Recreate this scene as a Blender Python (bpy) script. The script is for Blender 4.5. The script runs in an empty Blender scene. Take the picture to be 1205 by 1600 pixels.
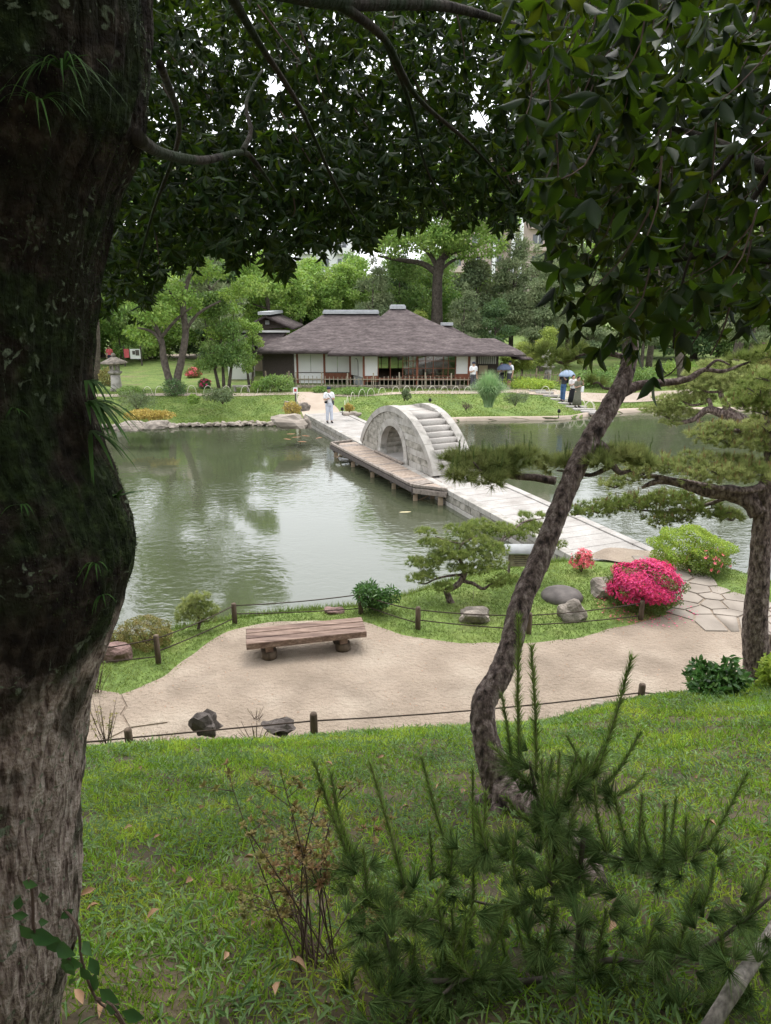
import bpy, bmesh, math, random
import numpy as np
from mathutils import Vector, Matrix, noise as mnoise
R = math.radians
rng = np.random.default_rng(7)
random.seed(7)
SC = bpy.context.scene
COL = SC.collection

# ---------------------------------------------------------------- camera
CAM_H = 6.4
PITCH = R(16.8)
cam_d = bpy.data.cameras.new('camera')
cam = bpy.data.objects.new('camera', cam_d)
COL.objects.link(cam)
cam.location = (0, 0, CAM_H)
cam.rotation_euler = (R(90) - PITCH, 0, 0)
cam_d.sensor_fit = 'VERTICAL'
cam_d.sensor_height = 36.0
cam_d.lens = 36.0 * 1110 / 1600
cam_d.clip_start = 0.05
cam_d.clip_end = 2000
SC.camera = cam

# ---------------------------------------------------------------- sky, sun, exposure
W = bpy.data.worlds.new('World')
SC.world = W
W.use_nodes = True
wn, wl = W.node_tree.nodes, W.node_tree.links
wn.clear()
sky = wn.new('ShaderNodeTexSky')
sky.sky_type = 'NISHITA'
sky.sun_disc = False
sky.sun_elevation = R(64)
sky.sun_rotation = R(-23)
sky.dust_density = 4.0
hs = wn.new('ShaderNodeHueSaturation')
hs.inputs['Saturation'].default_value = 0.22
mx = wn.new('ShaderNodeMix'); mx.data_type = 'RGBA'
mx.inputs['Factor'].default_value = 0.6
mx.inputs['B'].default_value = (9.6, 9.9, 10.4, 1)
bg = wn.new('ShaderNodeBackground')
bg.inputs['Strength'].default_value = 0.15
wo = wn.new('ShaderNodeOutputWorld')
wl.new(sky.outputs[0], hs.inputs['Color'])
wl.new(hs.outputs[0], mx.inputs['A'])
wl.new(mx.outputs['Result'], bg.inputs['Color'])
wl.new(bg.outputs[0], wo.inputs[0])
sl = bpy.data.lights.new('sun', 'SUN')
sl.energy = 1.1
sl.angle = R(25)
sl.color = (1.0, 0.96, 0.9)
sun = bpy.data.objects.new('sun', sl)
COL.objects.link(sun)
sun.rotation_euler = (R(-24), R(10), 0)
SC.view_settings.view_transform = 'Standard'
SC.view_settings.look = 'None'
SC.view_settings.gamma = 1
SC.view_settings.use_curve_mapping = False
SC.view_settings.exposure = 0.95
SC.render.engine = 'CYCLES'
SC.cycles.max_bounces = 7
SC.cycles.diffuse_bounces = 3
SC.cycles.transmission_bounces = 5
SC.cycles.transparent_max_bounces = 8

# ---------------------------------------------------------------- helpers: where a sight line meets a height or a distance
def ray(u, v):
    x = (u - 602.5) / 1110; a = (v - 800) / 1110
    return Vector((x, math.cos(PITCH) - a * math.sin(PITCH), -math.sin(PITCH) - a * math.cos(PITCH)))
def G(u, v, z):
    r = ray(u, v); t = (z - CAM_H) / r.z
    return Vector((r.x * t, r.y * t, z))
def D(u, v, Y):
    r = ray(u, v); t = Y / r.y
    return Vector((r.x * t, Y, CAM_H + r.z * t))
def GG(u, v, z0=.9):
    p = G(u, v, z0)
    for _ in range(6):
        p = G(u, v, gz1(p.x, p.y))
    return p

# ---------------------------------------------------------------- helpers: objects
WLOC = {}
def wloc(o):
    return WLOC.get(o.name, Vector((0, 0, 0))) if o is not None else Vector((0, 0, 0))
def tag(o, label=None, cat=None, group=None, kind=None):
    if label: o['label'] = label
    if cat: o['category'] = cat
    if group: o['group'] = group
    if kind: o['kind'] = kind
    return o
def thing(name, label, cat, loc, group=None):
    o = bpy.data.objects.new(name, None)
    COL.objects.link(o)
    o.location = loc
    o.empty_display_size = .1
    WLOC[o.name] = Vector(loc)
    return tag(o, label, cat, group)
def link(name, me, parent=None, loc=(0, 0, 0), rot=None, scale=None, mat4=None):
    """loc is in world space"""
    o = bpy.data.objects.new(name, me)
    COL.objects.link(o)
    o.parent = parent
    if mat4 is not None:
        m = mat4.copy(); m.translation = m.translation - wloc(parent)
        o.matrix_local = m
        WLOC[o.name] = mat4.translation.copy()
    else:
        o.location = Vector(loc) - wloc(parent)
        if rot is not None: o.rotation_euler = rot
        if scale is not None: o.scale = scale
        WLOC[o.name] = Vector(loc)
    return o
def mesh_np(name, V, F, mat, smooth=False, mats=None, mi=None):
    V = np.asarray(V, dtype=np.float32).reshape(-1, 3)
    F = np.asarray(F, dtype=np.int32)
    me = bpy.data.meshes.new(name)
    k = F.shape[1]
    me.vertices.add(len(V)); me.vertices.foreach_set('co', V.ravel())
    me.loops.add(F.size); me.loops.foreach_set('vertex_index', F.ravel())
    me.polygons.add(len(F))
    me.polygons.foreach_set('loop_start', np.arange(0, F.size, k, dtype=np.int32))
    me.polygons.foreach_set('loop_total', np.full(len(F), k, dtype=np.int32))
    if smooth: me.polygons.foreach_set('use_smooth', np.ones(len(F), dtype=bool))
    for m in (mats or [mat]): me.materials.append(m)
    if mi is not None: me.polygons.foreach_set('material_index', np.asarray(mi, dtype=np.int32))
    me.update(calc_edges=True)
    return me
def put(name, V, F, mat, parent=None, origin=None, smooth=False, mats=None, mi=None):
    """mesh given in world coordinates; F all tris or all quads, or a python list of mixed faces"""
    if origin is None: origin = wloc(parent)
    o3 = np.array(tuple(origin), dtype=np.float32)
    V = np.asarray(V, dtype=np.float32).reshape(-1, 3) - o3
    lens = {len(f) for f in F[:2000]} if isinstance(F, list) else {F.shape[1]}
    if isinstance(F, list) and (len(lens) > 1 or len({len(f) for f in F}) > 1):
        me = bpy.data.meshes.new(name)
        me.from_pydata([tuple(map(float, v)) for v in V], [], F)
        for m in (mats or [mat]): me.materials.append(m)
        if smooth:
            for p in me.polygons: p.use_smooth = True
        me.update()
    else:
        me = mesh_np(name, V, np.asarray(F), mat, smooth, mats, mi)
    return link(name, me, parent, origin)

def box_geo(c, s, rz=0, bev=0, tilt=0):
    bm = bmesh.new()
    bmesh.ops.create_cube(bm, size=1)
    bmesh.ops.scale(bm, vec=s, verts=bm.verts)
    if bev: bmesh.ops.bevel(bm, geom=list(bm.edges), offset=bev, segments=1, affect='EDGES')
    M = Matrix.Translation(Vector(c)) @ Matrix.Rotation(rz, 4, 'Z') @ Matrix.Rotation(tilt, 4, 'X')
    bm.transform(M)
    bm.normal_update()
    return bm
def bm_obj(name, bm, mat, parent=None, origin=None, smooth=False):
    if origin is None: origin = wloc(parent)
    bm.transform(Matrix.Translation(-Vector(origin)))
    me = bpy.data.meshes.new(name)
    bm.to_mesh(me); bm.free()
    me.materials.append(mat)
    if smooth:
        for p in me.polygons: p.use_smooth = True
    return link(name, me, parent, origin)
_bc = {}
def box(name, c, s, mat, parent=None, rz=0, bev=0, tilt=0):
    key = (tuple(round(x, 4) for x in s), bev, mat.name)
    if key not in _bc:
        bm = box_geo((0, 0, 0), s, 0, bev)
        me = bpy.data.meshes.new(name); bm.to_mesh(me); bm.free(); me.materials.append(mat)
        _bc[key] = me
    return link(name, _bc[key], parent, c, rot=(tilt, 0, rz))

def smooth_path(pts, radii, sub=6):
    P = [Vector(p) for p in pts]; out = []; rr = []
    n = len(P)
    for i in range(n - 1):
        p0 = P[max(i - 1, 0)]; p1 = P[i]; p2 = P[i + 1]; p3 = P[min(i + 2, n - 1)]
        for k in range(sub):
            t = k / sub
            out.append(.5 * ((2 * p1) + (p2 - p0) * t + (2 * p0 - 5 * p1 + 4 * p2 - p3) * t * t + (3 * p1 - p0 - 3 * p2 + p3) * t ** 3))
            rr.append(radii[i] * (1 - t) + radii[i + 1] * t)
    out.append(P[-1]); rr.append(radii[-1])
    return out, rr
def tube_geo(pts, radii, n=8, sub=5, rough=0, freq=6.0, cap=True):
    if sub > 1: pts, radii = smooth_path(pts, radii, sub)
    pts = [Vector(p) for p in pts]
    V = []; F = []
    up = Vector((0, 0, 1)); prev = None
    for i, p in enumerate(pts):
        t = (pts[min(i + 1, len(pts) - 1)] - pts[max(i - 1, 0)])
        if t.length < 1e-9: t = Vector((0, 0, 1))
        t.normalize()
        if prev is None:
            a = t.cross(Vector((1, 0, 0)) if abs(t.x) < .8 else Vector((0, 1, 0))).normalized()
        else:
            a = (prev - t * prev.dot(t)).normalized()
        prev = a
        b = t.cross(a)
        for k in range(n):
            an = 2 * math.pi * k / n
            d = a * math.cos(an) + b * math.sin(an)
            r = radii[i]
            if rough:
                q = (p + d * r) * freq
                r *= 1 + rough * mnoise.noise(q) + rough * .5 * mnoise.noise(q * 2.7)
            V.append(p + d * r)
    m = len(pts)
    for i in range(m - 1):
        for k in range(n):
            a0 = i * n + k; a1 = i * n + (k + 1) % n
            F.append((a0, a1, a1 + n, a0 + n))
    if cap:
        for base, rev in ((0, True), ((m - 1) * n, False)):
            c = len(V); V.append(pts[0] if rev else pts[-1])
            for k in range(n):
                x, y = base + k, base + (k + 1) % n
                F.append((y, x, c, c) if rev else (x, y, c, c))
    V = np.array([tuple(v) for v in V])
    return V, F
def merge_geo(gs):
    V = []; F = []; o = 0
    for v, f in gs:
        V.append(np.asarray(v).reshape(-1, 3))
        F += [tuple(x + o for x in q) for q in f]
        o += len(V[-1])
    return np.concatenate(V), F
def fixf(F):
    return [f[:3] if len(f) == 4 and f[2] == f[3] else f for f in F]
def tube(name, pts, radii, mat, parent=None, n=8, sub=5, rough=0, freq=6., origin=None):
    V, F = tube_geo(pts, radii, n, sub, rough, freq)
    return put(name, V, fixf(F), mat, parent, origin, smooth=True)
def lathe_geo(prof, n=16, c=(0, 0, 0)):
    V = []; F = []
    for r, z in prof:
        for k in range(n):
            a = 2 * math.pi * k / n
            V.append((c[0] + r * math.cos(a), c[1] + r * math.sin(a), c[2] + z))
    for i in range(len(prof) - 1):
        for k in range(n):
            a0 = i * n + k; a1 = i * n + (k + 1) % n
            F.append((a0, a1, a1 + n, a0 + n))
    return np.array(V), F

def nrm(a):
    return a / np.maximum(np.linalg.norm(a, axis=-1, keepdims=True), 1e-9)
def scatter(tv, tf, P, Dr, N, L, Wd):
    """copies of a small leaf template: tv rows are (side, along, up)"""
    n = len(P)
    L = np.broadcast_to(np.asarray(L, float), (n,)); Wd = np.broadcast_to(np.asarray(Wd, float), (n,))
    Y = nrm(Dr); S = nrm(np.cross(Y, N)); Nn = np.cross(S, Y)
    V = (P[:, None, :] + tv[None, :, 0, None] * Wd[:, None, None] * S[:, None, :]
         + tv[None, :, 1, None] * L[:, None, None] * Y[:, None, :]
         + tv[None, :, 2, None] * L[:, None, None] * Nn[:, None, :])
    F = (tf[None] + (np.arange(n) * len(tv))[:, None, None]).reshape(-1, tf.shape[1])
    return V.reshape(-1, 3), F
LEAF_V = np.array([(0, 0, 0), (-.5, .42, .05), (0, .4, -.04), (.5, .42, .05), (-.36, .72, .0), (0, .7, -.08), (.36, .72, .0), (0, 1, -.16)], float)
LEAF_F = np.array([(0, 2, 1), (0, 3, 2), (1, 2, 5), (1, 5, 4), (2, 3, 6), (2, 6, 5), (4, 5, 7), (5, 6, 7)])
FINE_V = np.array([(0, 0, 0), (-.3, .16, .03), (0, .16, -.01), (.3, .16, .03), (-.5, .42, .06), (0, .42, -.03), (.5, .42, .06), (-.38, .7, .02), (0, .7, -.07), (.38, .7, .02), (-.14, .9, -.08), (.14, .9, -.08), (0, 1.03, -.16)], float)
FINE_F = np.array([(0, 2, 1), (0, 3, 2), (1, 2, 5), (1, 5, 4), (2, 3, 6), (2, 6, 5), (4, 5, 8), (4, 8, 7), (5, 6, 9), (5, 9, 8), (7, 8, 10), (8, 9, 11), (10, 8, 12), (8, 11, 12)])
QUAD_V = np.array([(0, 0, 0), (-.5, .5, .06), (.5, .5, .06), (0, 1, -.05)], float)
QUAD_F = np.array([(0, 2, 1), (1, 2, 3)])
BLADE_V = np.array([(-.5, 0, 0), (.5, 0, 0), (-.42, .5, .06), (.42, .5, .06), (0, 1, .3)], float)
BLADE_F = np.array([(0, 1, 3), (0, 3, 2), (2, 3, 4)])
NEED_V = np.array([(-.5, 0, 0), (.5, 0, 0), (0, 1, 0)], float)
NEED_F = np.array([(0, 1, 2)])
def rdir(n, zlo=-1, zhi=1):
    z = rng.uniform(zlo, zhi, n); a = rng.uniform(0, 2 * np.pi, n); r = np.sqrt(1 - z * z)
    return np.stack([r * np.cos(a), r * np.sin(a), z], 1)
def cat(gs):
    V = []; F = []; o = 0
    for v, f in gs:
        V.append(v); F.append(f + o); o += len(v)
    return np.concatenate(V), np.concatenate(F)

# ---------------------------------------------------------------- materials
MATS = {}
def mat(name, c1, c2=None, scale=8., rough=.7, bump=0., bscale=None, detail=5., spec=.3, c3=None, stretch=(1, 1, 1), island=0., trans=0., tcol=None,
        patch=None, pscale=1., pthr=.5, pwidth=.08, kind='noise', bdist=.01, metallic=0., grit=0., gscale=60.):
    m = bpy.data.materials.new(name); m.use_nodes = True
    N, Lk = m.node_tree.nodes, m.node_tree.links
    N.clear()
    out = N.new('ShaderNodeOutputMaterial'); bs = N.new('ShaderNodeBsdfPrincipled')
    bs.inputs['Roughness'].default_value = rough
    bs.inputs['Specular IOR Level'].default_value = spec
    bs.inputs['Metallic'].default_value = metallic
    geo = N.new('ShaderNodeNewGeometry'); mp = N.new('ShaderNodeMapping')
    mp.inputs['Scale'].default_value = stretch
    Lk.new(geo.outputs['Position'], mp.inputs['Vector'])
    def nz(sc, det=detail, k='noise'):
        if k == 'voronoi':
            t = N.new('ShaderNodeTexVoronoi'); t.feature = 'DISTANCE_TO_EDGE'
            t.inputs['Scale'].default_value = sc
        else:
            t = N.new('ShaderNodeTexNoise'); t.inputs['Scale'].default_value = sc; t.inputs['Detail'].default_value = det
        Lk.new(mp.outputs[0], t.inputs['Vector'])
        return t.outputs['Distance' if k == 'voronoi' else 'Fac']
    c2 = c2 or c1
    rp = N.new('ShaderNodeValToRGB')
    e = rp.color_ramp.elements
    e[0].position = .32; e[0].color = (*c1, 1); e[1].position = .68; e[1].color = (*c2, 1)
    if c3:
        x = e.new(.5); x.color = (*c3, 1)
    if kind == 'voronoi':
        e[0].position = 0.0; e[1].position = .25
    Lk.new(nz(scale, detail, kind), rp.inputs['Fac'])
    colo = rp.outputs['Color']
    if patch:
        r2 = N.new('ShaderNodeValToRGB'); r2.color_ramp.elements[0].position = pthr - pwidth; r2.color_ramp.elements[1].position = pthr + pwidth
        Lk.new(nz(pscale, 6), r2.inputs['Fac'])
        mm = N.new('ShaderNodeMix'); mm.data_type = 'RGBA'
        Lk.new(r2.outputs['Color'], mm.inputs['Factor']); Lk.new(colo, mm.inputs['A']); mm.inputs['B'].default_value = (*patch, 1)
        colo = mm.outputs['Result']
    if grit:
        g2 = N.new('ShaderNodeMapRange'); g2.inputs['From Min'].default_value = .36; g2.inputs['From Max'].default_value = .64; g2.inputs['To Min'].default_value = 1 - grit; g2.inputs['To Max'].default_value = 1 + grit * .6
        Lk.new(nz(gscale, 8), g2.inputs['Value'])
        hg_ = N.new('ShaderNodeHueSaturation'); Lk.new(g2.outputs[0], hg_.inputs['Value']); Lk.new(colo, hg_.inputs['Color']); colo = hg_.outputs['Color']
    if island:
        h = N.new('ShaderNodeHueSaturation')
        mr = N.new('ShaderNodeMapRange'); mr.inputs['To Min'].default_value = 1 - island; mr.inputs['To Max'].default_value = 1 + island
        Lk.new(geo.outputs['Random Per Island'], mr.inputs['Value'])
        Lk.new(mr.outputs[0], h.inputs['Value'])
        mh = N.new('ShaderNodeMapRange'); mh.inputs['To Min'].default_value = .5 + island * .04; mh.inputs['To Max'].default_value = .5 - island * .05
        ml = N.new('ShaderNodeMath'); ml.operation = 'FRACT'; mu = N.new('ShaderNodeMath'); mu.operation = 'MULTIPLY'; mu.inputs[1].default_value = 17.3
        Lk.new(geo.outputs['Random Per Island'], mu.inputs[0]); Lk.new(mu.outputs[0], ml.inputs[0]); Lk.new(ml.outputs[0], mh.inputs['Value'])
        Lk.new(mh.outputs[0], h.inputs['Hue'])
        Lk.new(colo, h.inputs['Color']); colo = h.outputs['Color']
    Lk.new(colo, bs.inputs['Base Color'])
    if bump:
        b = N.new('ShaderNodeBump'); b.inputs['Strength'].default_value = bump; b.inputs['Distance'].default_value = bdist
        Lk.new(nz(bscale or scale * 3, 6, kind), b.inputs['Height']); Lk.new(b.outputs[0], bs.inputs['Normal'])
    sh = bs.outputs[0]
    if trans:
        t = N.new('ShaderNodeBsdfTranslucent'); ms = N.new('ShaderNodeMixShader'); ms.inputs[0].default_value = trans
        if tcol:
            mc = N.new('ShaderNodeMix'); mc.data_type = 'RGBA'; mc.blend_type = 'MULTIPLY'; mc.inputs['Factor'].default_value = 1
            Lk.new(colo, mc.inputs['A']); mc.inputs['B'].default_value = (*tcol, 1); Lk.new(mc.outputs['Result'], t.inputs['Color'])
        else:
            Lk.new(colo, t.inputs['Color'])
        Lk.new(sh, ms.inputs[1]); Lk.new(t.outputs[0], ms.inputs[2]); sh = ms.outputs[0]
    Lk.new(sh, out.inputs[0])
    MATS[name] = m
    return m

M_soil = mat('soil', (.05, .04, .025), (.13, .10, .06), 3.0, .95, .6, 30, bdist=.02)
M_turf = mat('turf', (.11, .165, .04), (.18, .225, .06), 1.1, .95, .8, 45, grit=.3, gscale=9, c3=(.14, .2, .048), patch=(.2, .17, .09), pscale=.45, pthr=.66, bdist=.02)
M_mud = mat('mud', (.04, .04, .02), (.07, .06, .03), 2, .9)
M_gravel = mat('gravel', (.27, .214, .162), (.365, .302, .237), 1.1, .95, 1., 14, c3=(.315, .252, .194), patch=(.21, .165, .125), pscale=1.3, pthr=.6, pwidth=.14, bdist=.05, detail=9, grit=.13, gscale=48)
M_path = mat('pale_earth', (.36, .29, .23), (.45, .37, .30), 1.2, .95, .3, 30)
M_grassblade = mat('grass_blade', (.13, .25, .035), (.37, .48, .09), 1.6, .6, c3=(.23, .37, .055), island=.5, trans=.4, tcol=(1.15, 1.1, .6), spec=.15)
M_lawnblade = mat('lawn_blade', (.13, .20, .045), (.27, .33, .085), .9, .7, c3=(.19, .265, .06), island=.3, trans=.3, spec=.2)
M_strap = mat('strap_leaf', (.11, .20, .06), (.20, .30, .10), 3, .5, island=.3, trans=.3)
M_fern = mat('dark_fern', (.03, .07, .015), (.065, .13, .03), 6, .6, island=.3, trans=.3, spec=.1)
M_deadleaf = mat('dead_leaf', (.28, .15, .08), (.42, .26, .17), 6, .7, island=.2)
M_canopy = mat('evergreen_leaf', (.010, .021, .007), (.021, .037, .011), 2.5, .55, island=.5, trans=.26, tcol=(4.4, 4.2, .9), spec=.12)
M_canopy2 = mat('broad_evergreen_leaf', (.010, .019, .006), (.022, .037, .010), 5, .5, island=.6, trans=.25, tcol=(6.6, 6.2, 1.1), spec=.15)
M_bark_old = mat('mossy_bark', (.012, .009, .007), (.04, .03, .024), 9, .95, 1., 26, stretch=(1, 1, .35), patch=(.018, .028, .01), pscale=4.5, pthr=.5, pwidth=.06, bdist=.03, c3=(.045, .036, .028))
M_bark_pine = mat('pine_bark', (.026, .018, .016), (.30, .24, .215), 24, .9, 1., 34, stretch=(1, 1, .5), c3=(.15, .108, .095), bdist=.035, grit=.35, gscale=90, detail=9)
M_bark_far = mat('far_bark', (.06, .048, .04), (.14, .115, .095), 6, .95, .5, 20)
M_bark_pale = mat('pale_bark', (.16, .135, .115), (.42, .38, .34), 12, .95, .8, 30, stretch=(1, 1, .4), grit=.4, gscale=70)
M_needle = mat('pine_needle', (.19, .26, .07), (.33, .38, .12), 5, .75, island=.35, trans=.25, spec=.08)
M_needle_y = mat('young_pine_needle', (.25, .31, .10), (.40, .43, .17), 4, .75, island=.35, trans=.3, spec=.08)
M_needle_b = mat('dark_pine_needle', (.065, .115, .035), (.14, .205, .065), 9, .8, island=.4, trans=.2, spec=.06)
M_shoot = mat('dark_shoot', (.12, .19, .05), (.18, .26, .08), 9, .7, island=.3, spec=.1)
M_candle = mat('pine_candle', (.30, .20, .09), (.40, .28, .13), 9, .6, island=.3)
M_stone = mat('pale_granite', (.28, .26, .235), (.44, .415, .38), 3, .9, .35, 60, grit=.15, c3=(.37, .345, .31), patch=(.16, .155, .13), pscale=2.6, pthr=.66, pwidth=.1, island=.0, bdist=.008)
M_stone_d = mat('weathered_granite', (.24, .225, .19), (.40, .37, .325), 5, .95, .5, 50, grit=.18, patch=(.13, .12, .095), pscale=3.5, pthr=.58, pwidth=.09, bdist=.01)
M_stone_rust = mat('waterline_granite', (.27, .19, .12), (.4, .31, .22), 4, .95, .4, 50, patch=(.1, .08, .05), pscale=3, pthr=.6)
M_slab = mat('paving_granite', (.32, .298, .275), (.42, .395, .368), 2.2, .9, .25, 90, patch=(.29, .265, .24), pscale=1.4, pthr=.6, pwidth=.12, bdist=.005, grit=.12, gscale=25)
M_rock = mat('rock', (.14, .12, .10), (.34, .29, .245), 5, .95, .8, 25, c3=(.22, .19, .16), bdist=.03)
M_rock_red = mat('red_rock', (.12, .075, .065), (.26, .17, .15), 5, .95, .8, 25, bdist=.03)
M_rock_dark = mat('dark_stone', (.075, .065, .06), (.15, .13, .12), 4, .75, .4, 40)
M_pebble = mat('shore_stone', (.26, .22, .175), (.44, .38, .32), 2.5, .9, .4, 30)
M_flag = mat('flagstone', (.20, .17, .14), (.33, .285, .24), 1.6, .9, .5, 30, bdist=.01)
M_step = mat('step_granite', (.36, .33, .30), (.45, .42, .385), 2, .9, .3, 60, grit=.12, gscale=25)
M_wood_grey = mat('grey_timber', (.17, .14, .12), (.33, .28, .24), 14, .85, .5, 60, stretch=(1, 1, 1), patch=(.10, .08, .065), pscale=6, pthr=.62)
M_wood_dark = mat('dark_timber', (.055, .045, .04), (.12, .10, .09), 12, .85, .5, 60)
M_wood_deck = mat('deck_timber', (.26, .20, .155), (.40, .32, .26), 9, .85, .5, 60)
M_wood_pier = mat('pier_timber', (.30, .22, .155), (.42, .32, .23), 9, .85, .5, 60)
M_bench = mat('bench_timber', (.16, .10, .075), (.33, .235, .185), 5, .8, .6, 40, stretch=(.5, 6, 3), patch=(.12, .075, .06), pscale=1.2, pthr=.56, bdist=.008, grit=.3, gscale=14)
M_post = mat('post_timber', (.06, .042, .03), (.15, .11, .08), 14, .9, .7, 60, stretch=(1, 1, .3))
M_rope = mat('palm_rope', (.035, .025, .02), (.07, .05, .04), 80, .95)
M_roof = mat('bark_shingle_roof', (.06, .045, .044), (.14, .112, .108), 2.4, .95, 1., 18, c3=(.095, .074, .073), stretch=(.6, .6, 4), bdist=.05, detail=8, grit=.35, gscale=9)
M_ridge = mat('ridge_tile', (.36, .37, .38), (.46, .47, .48), 5, .6)
M_plaster = mat('white_plaster', (.8, .79, .77), (.86, .85, .83), 2, .9)
M_paper = mat('shoji_paper', (.74, .73, .7), (.8, .79, .76), 1.2, .9)
M_redwood = mat('red_brown_timber', (.17, .055, .028), (.27, .10, .055), 6, .6, spec=.4, stretch=(1, 1, .3))
M_boards = mat('old_boards', (.055, .042, .036), (.10, .08, .07), 18, .8, .4, 40, stretch=(6, 6, .5))
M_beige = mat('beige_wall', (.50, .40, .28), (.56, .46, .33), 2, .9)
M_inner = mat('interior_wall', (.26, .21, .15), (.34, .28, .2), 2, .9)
M_bamboo = mat('bamboo', (.26, .22, .16), (.40, .35, .27), 12, .5)
M_bamboo_w = mat('pale_bamboo', (.62, .58, .46), (.74, .7, .6), 12, .5)
M_bamboo_d = mat('old_bamboo', (.17, .13, .09), (.30, .24, .17), 9, .7)
M_pink = mat('pink_azalea_bloom', (.64, .035, .15), (.78, .10, .26), 14, .6, island=.4, trans=.3)
M_pink2 = mat('salmon_azalea_bloom', (.75, .12, .16), (.85, .25, .27), 14, .6, island=.25, trans=.3)
M_azl = mat('azalea_leaf', (.09, .14, .03), (.16, .22, .05), 8, .55, island=.35, trans=.3)
M_azr = mat('azalea_leaf_bronze', (.17, .2, .05), (.32, .25, .09), 9, .6, island=.35, trans=.3)
M_bright = mat('bright_shrub_leaf', (.24, .36, .045), (.40, .50, .08), 6, .5, island=.3, trans=.35)
M_deep = mat('glossy_shrub_leaf', (.05, .125, .03), (.10, .21, .045), 7, .35, island=.35, trans=.3, spec=.5)
M_gold = mat('golden_shrub_leaf', (.34, .27, .06), (.5, .38, .1), 7, .6, island=.3, trans=.3)
M_twig = mat('twig', (.07, .045, .035), (.13, .09, .07), 20, .8)
M_apart = mat('pink_render', (.47, .38, .33), (.52, .43, .38), .5, .9)
M_apart2 = mat('pale_render', (.6, .6, .6), (.68, .68, .68), .5, .9)
M_glassd = mat('window_glass', (.05, .06, .065), (.07, .08, .085), 1, .08, spec=.8)
M_white = mat('white_paint', (.78, .78, .78), (.82, .82, .82), 3, .5)
M_black = mat('black_cloth', (.012, .012, .014), (.02, .02, .022), 9, .9)
def flat(name, c, rough=.85, var=.12): return mat(name, tuple(x * (1 - var) for x in c), tuple(min(1, x * (1 + var)) for x in c), 14, rough)
BROADM = [mat('foliage_%s' % n, a, b, .55, .6, c3=c, island=.35, trans=.3, tcol=(1.15, 1.15, .7), spec=.3) for n, a, b, c in (
    ('fresh', (.19, .31, .07), (.33, .44, .12), (.25, .38, .09)),
    ('mid', (.13, .23, .065), (.24, .34, .11), (.18, .28, .08)),
    ('deep', (.085, .155, .065), (.16, .24, .10), (.12, .195, .08)),
    ('yellow', (.2, .28, .06), (.34, .39, .1), (.27, .34, .075)),
    ('greyed', (.12, .165, .085), (.2, .24, .125), (.155, .2, .1)))]
M_farneedle = mat('far_needles', (.14, .195, .09), (.27, .31, .155), .8, .7, c3=(.2, .25, .12), island=.35, trans=.2)

# ================================================================ THE GROUND
NS = [(-40, 10), (-12, 10.2), (-6.5, 10.6), (-4.78, 11.38), (-3.81, 11.94), (-2.83, 12.38), (-1.9, 12.67), (-.54, 12.94), (.49, 13.52), (1.34, 14.21), (2.24, 14.77), (3.17, 15.17), (4.4, 15.5), (6.8, 15.6), (7.5, 15.2), (8.3, 14.1), (9.2, 13.2), (14, 13), (40, 12)]
FS = [(-60, 34), (-18, 36), (-13.2, 36.3), (-5.1, 37.1), (-4.3, 37.2), (-2, 36.4), (-1.2, 35.6), (.5, 36.4), (2, 37.4), (4.4, 38.3), (9.7, 38.7), (11.6, 40), (15, 41.6), (24, 42), (60, 40)]
HF = [(-20, 7.6), (-3, 7.95), (0, 8.25), (2.2, 8.55), (3.6, 9.1), (5, 9.35), (12, 9.5)]
def sst(t): t = np.clip(t, 0, 1); return t * t * (3 - 2 * t)
def gz(x, y):
    x = np.asarray(x, float); y = np.asarray(y, float)
    ns = np.interp(x, *zip(*NS)); fs = np.interp(x, *zip(*FS)); hf = np.interp(x, *zip(*HF))
    s = np.clip(hf - y, 0, 10)
    hill = .46 * s + .34 * (1 - np.exp(-s / .5)) + .035 * np.sin(x * 2.1 + y) * np.clip(s, 0, 1) + .03 * np.sin(y * 3.3 - x * 1.3) * np.clip(s, 0, 1)
    near = .7 + hill - .16 * np.exp(-np.clip(ns - y, 0, 9) / .35)
    near = near * (1 - sst((y - ns) / .35)) - .8 * sst((y - ns) / .35)
    d = y - fs
    far = np.where(d < 0, -.8 + .95 * sst((d + .35) / .35), .15 + .8 * sst(d / 5.5)) + .03 * np.sin(x * .9) * (d > 1)
    far = far + .012 * np.clip(y - 90, 0, 400)
    return np.where(y < (ns + fs) / 2, near, far)
def gz1(x, y): return float(gz(x, y))
xs = np.unique(np.concatenate([np.linspace(-400, -60, 12), np.linspace(-60, -26, 18), np.arange(-26, -9, .5), np.arange(-9, 11, .14), np.arange(11, 27, .5), np.linspace(27, 60, 18), np.linspace(60, 400, 12)]))
ys = np.unique(np.concatenate([np.linspace(-60, -3, 10), np.arange(-3, 16.6, .12), np.arange(16.6, 34, 1.2), np.arange(34, 47, .14), np.arange(47, 62, .8), np.linspace(62, 120, 25), np.linspace(120, 900, 14)]))
XX, YY = np.meshgrid(xs, ys)
ZZ = gz(XX, YY)
nx, ny = len(xs), len(ys)
gi = np.arange(nx * ny).reshape(ny, nx)
GF = np.stack([gi[:-1, :-1], gi[:-1, 1:], gi[1:, 1:], gi[1:, :-1]], -1).reshape(-1, 4)
zc = ((ZZ[:-1, :-1] + ZZ[1:, 1:]) / 2).ravel(); yc = ((YY[:-1, :-1] + YY[1:, 1:]) / 2).ravel()
mi = np.where(zc < .03, 1, np.where((yc < 9.4), 2, 0))
g = put('ground', np.stack([XX, YY, ZZ], -1), GF, M_turf, smooth=True, mats=[M_turf, M_mud, M_soil], mi=mi)
tag(g, kind='structure')

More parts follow.
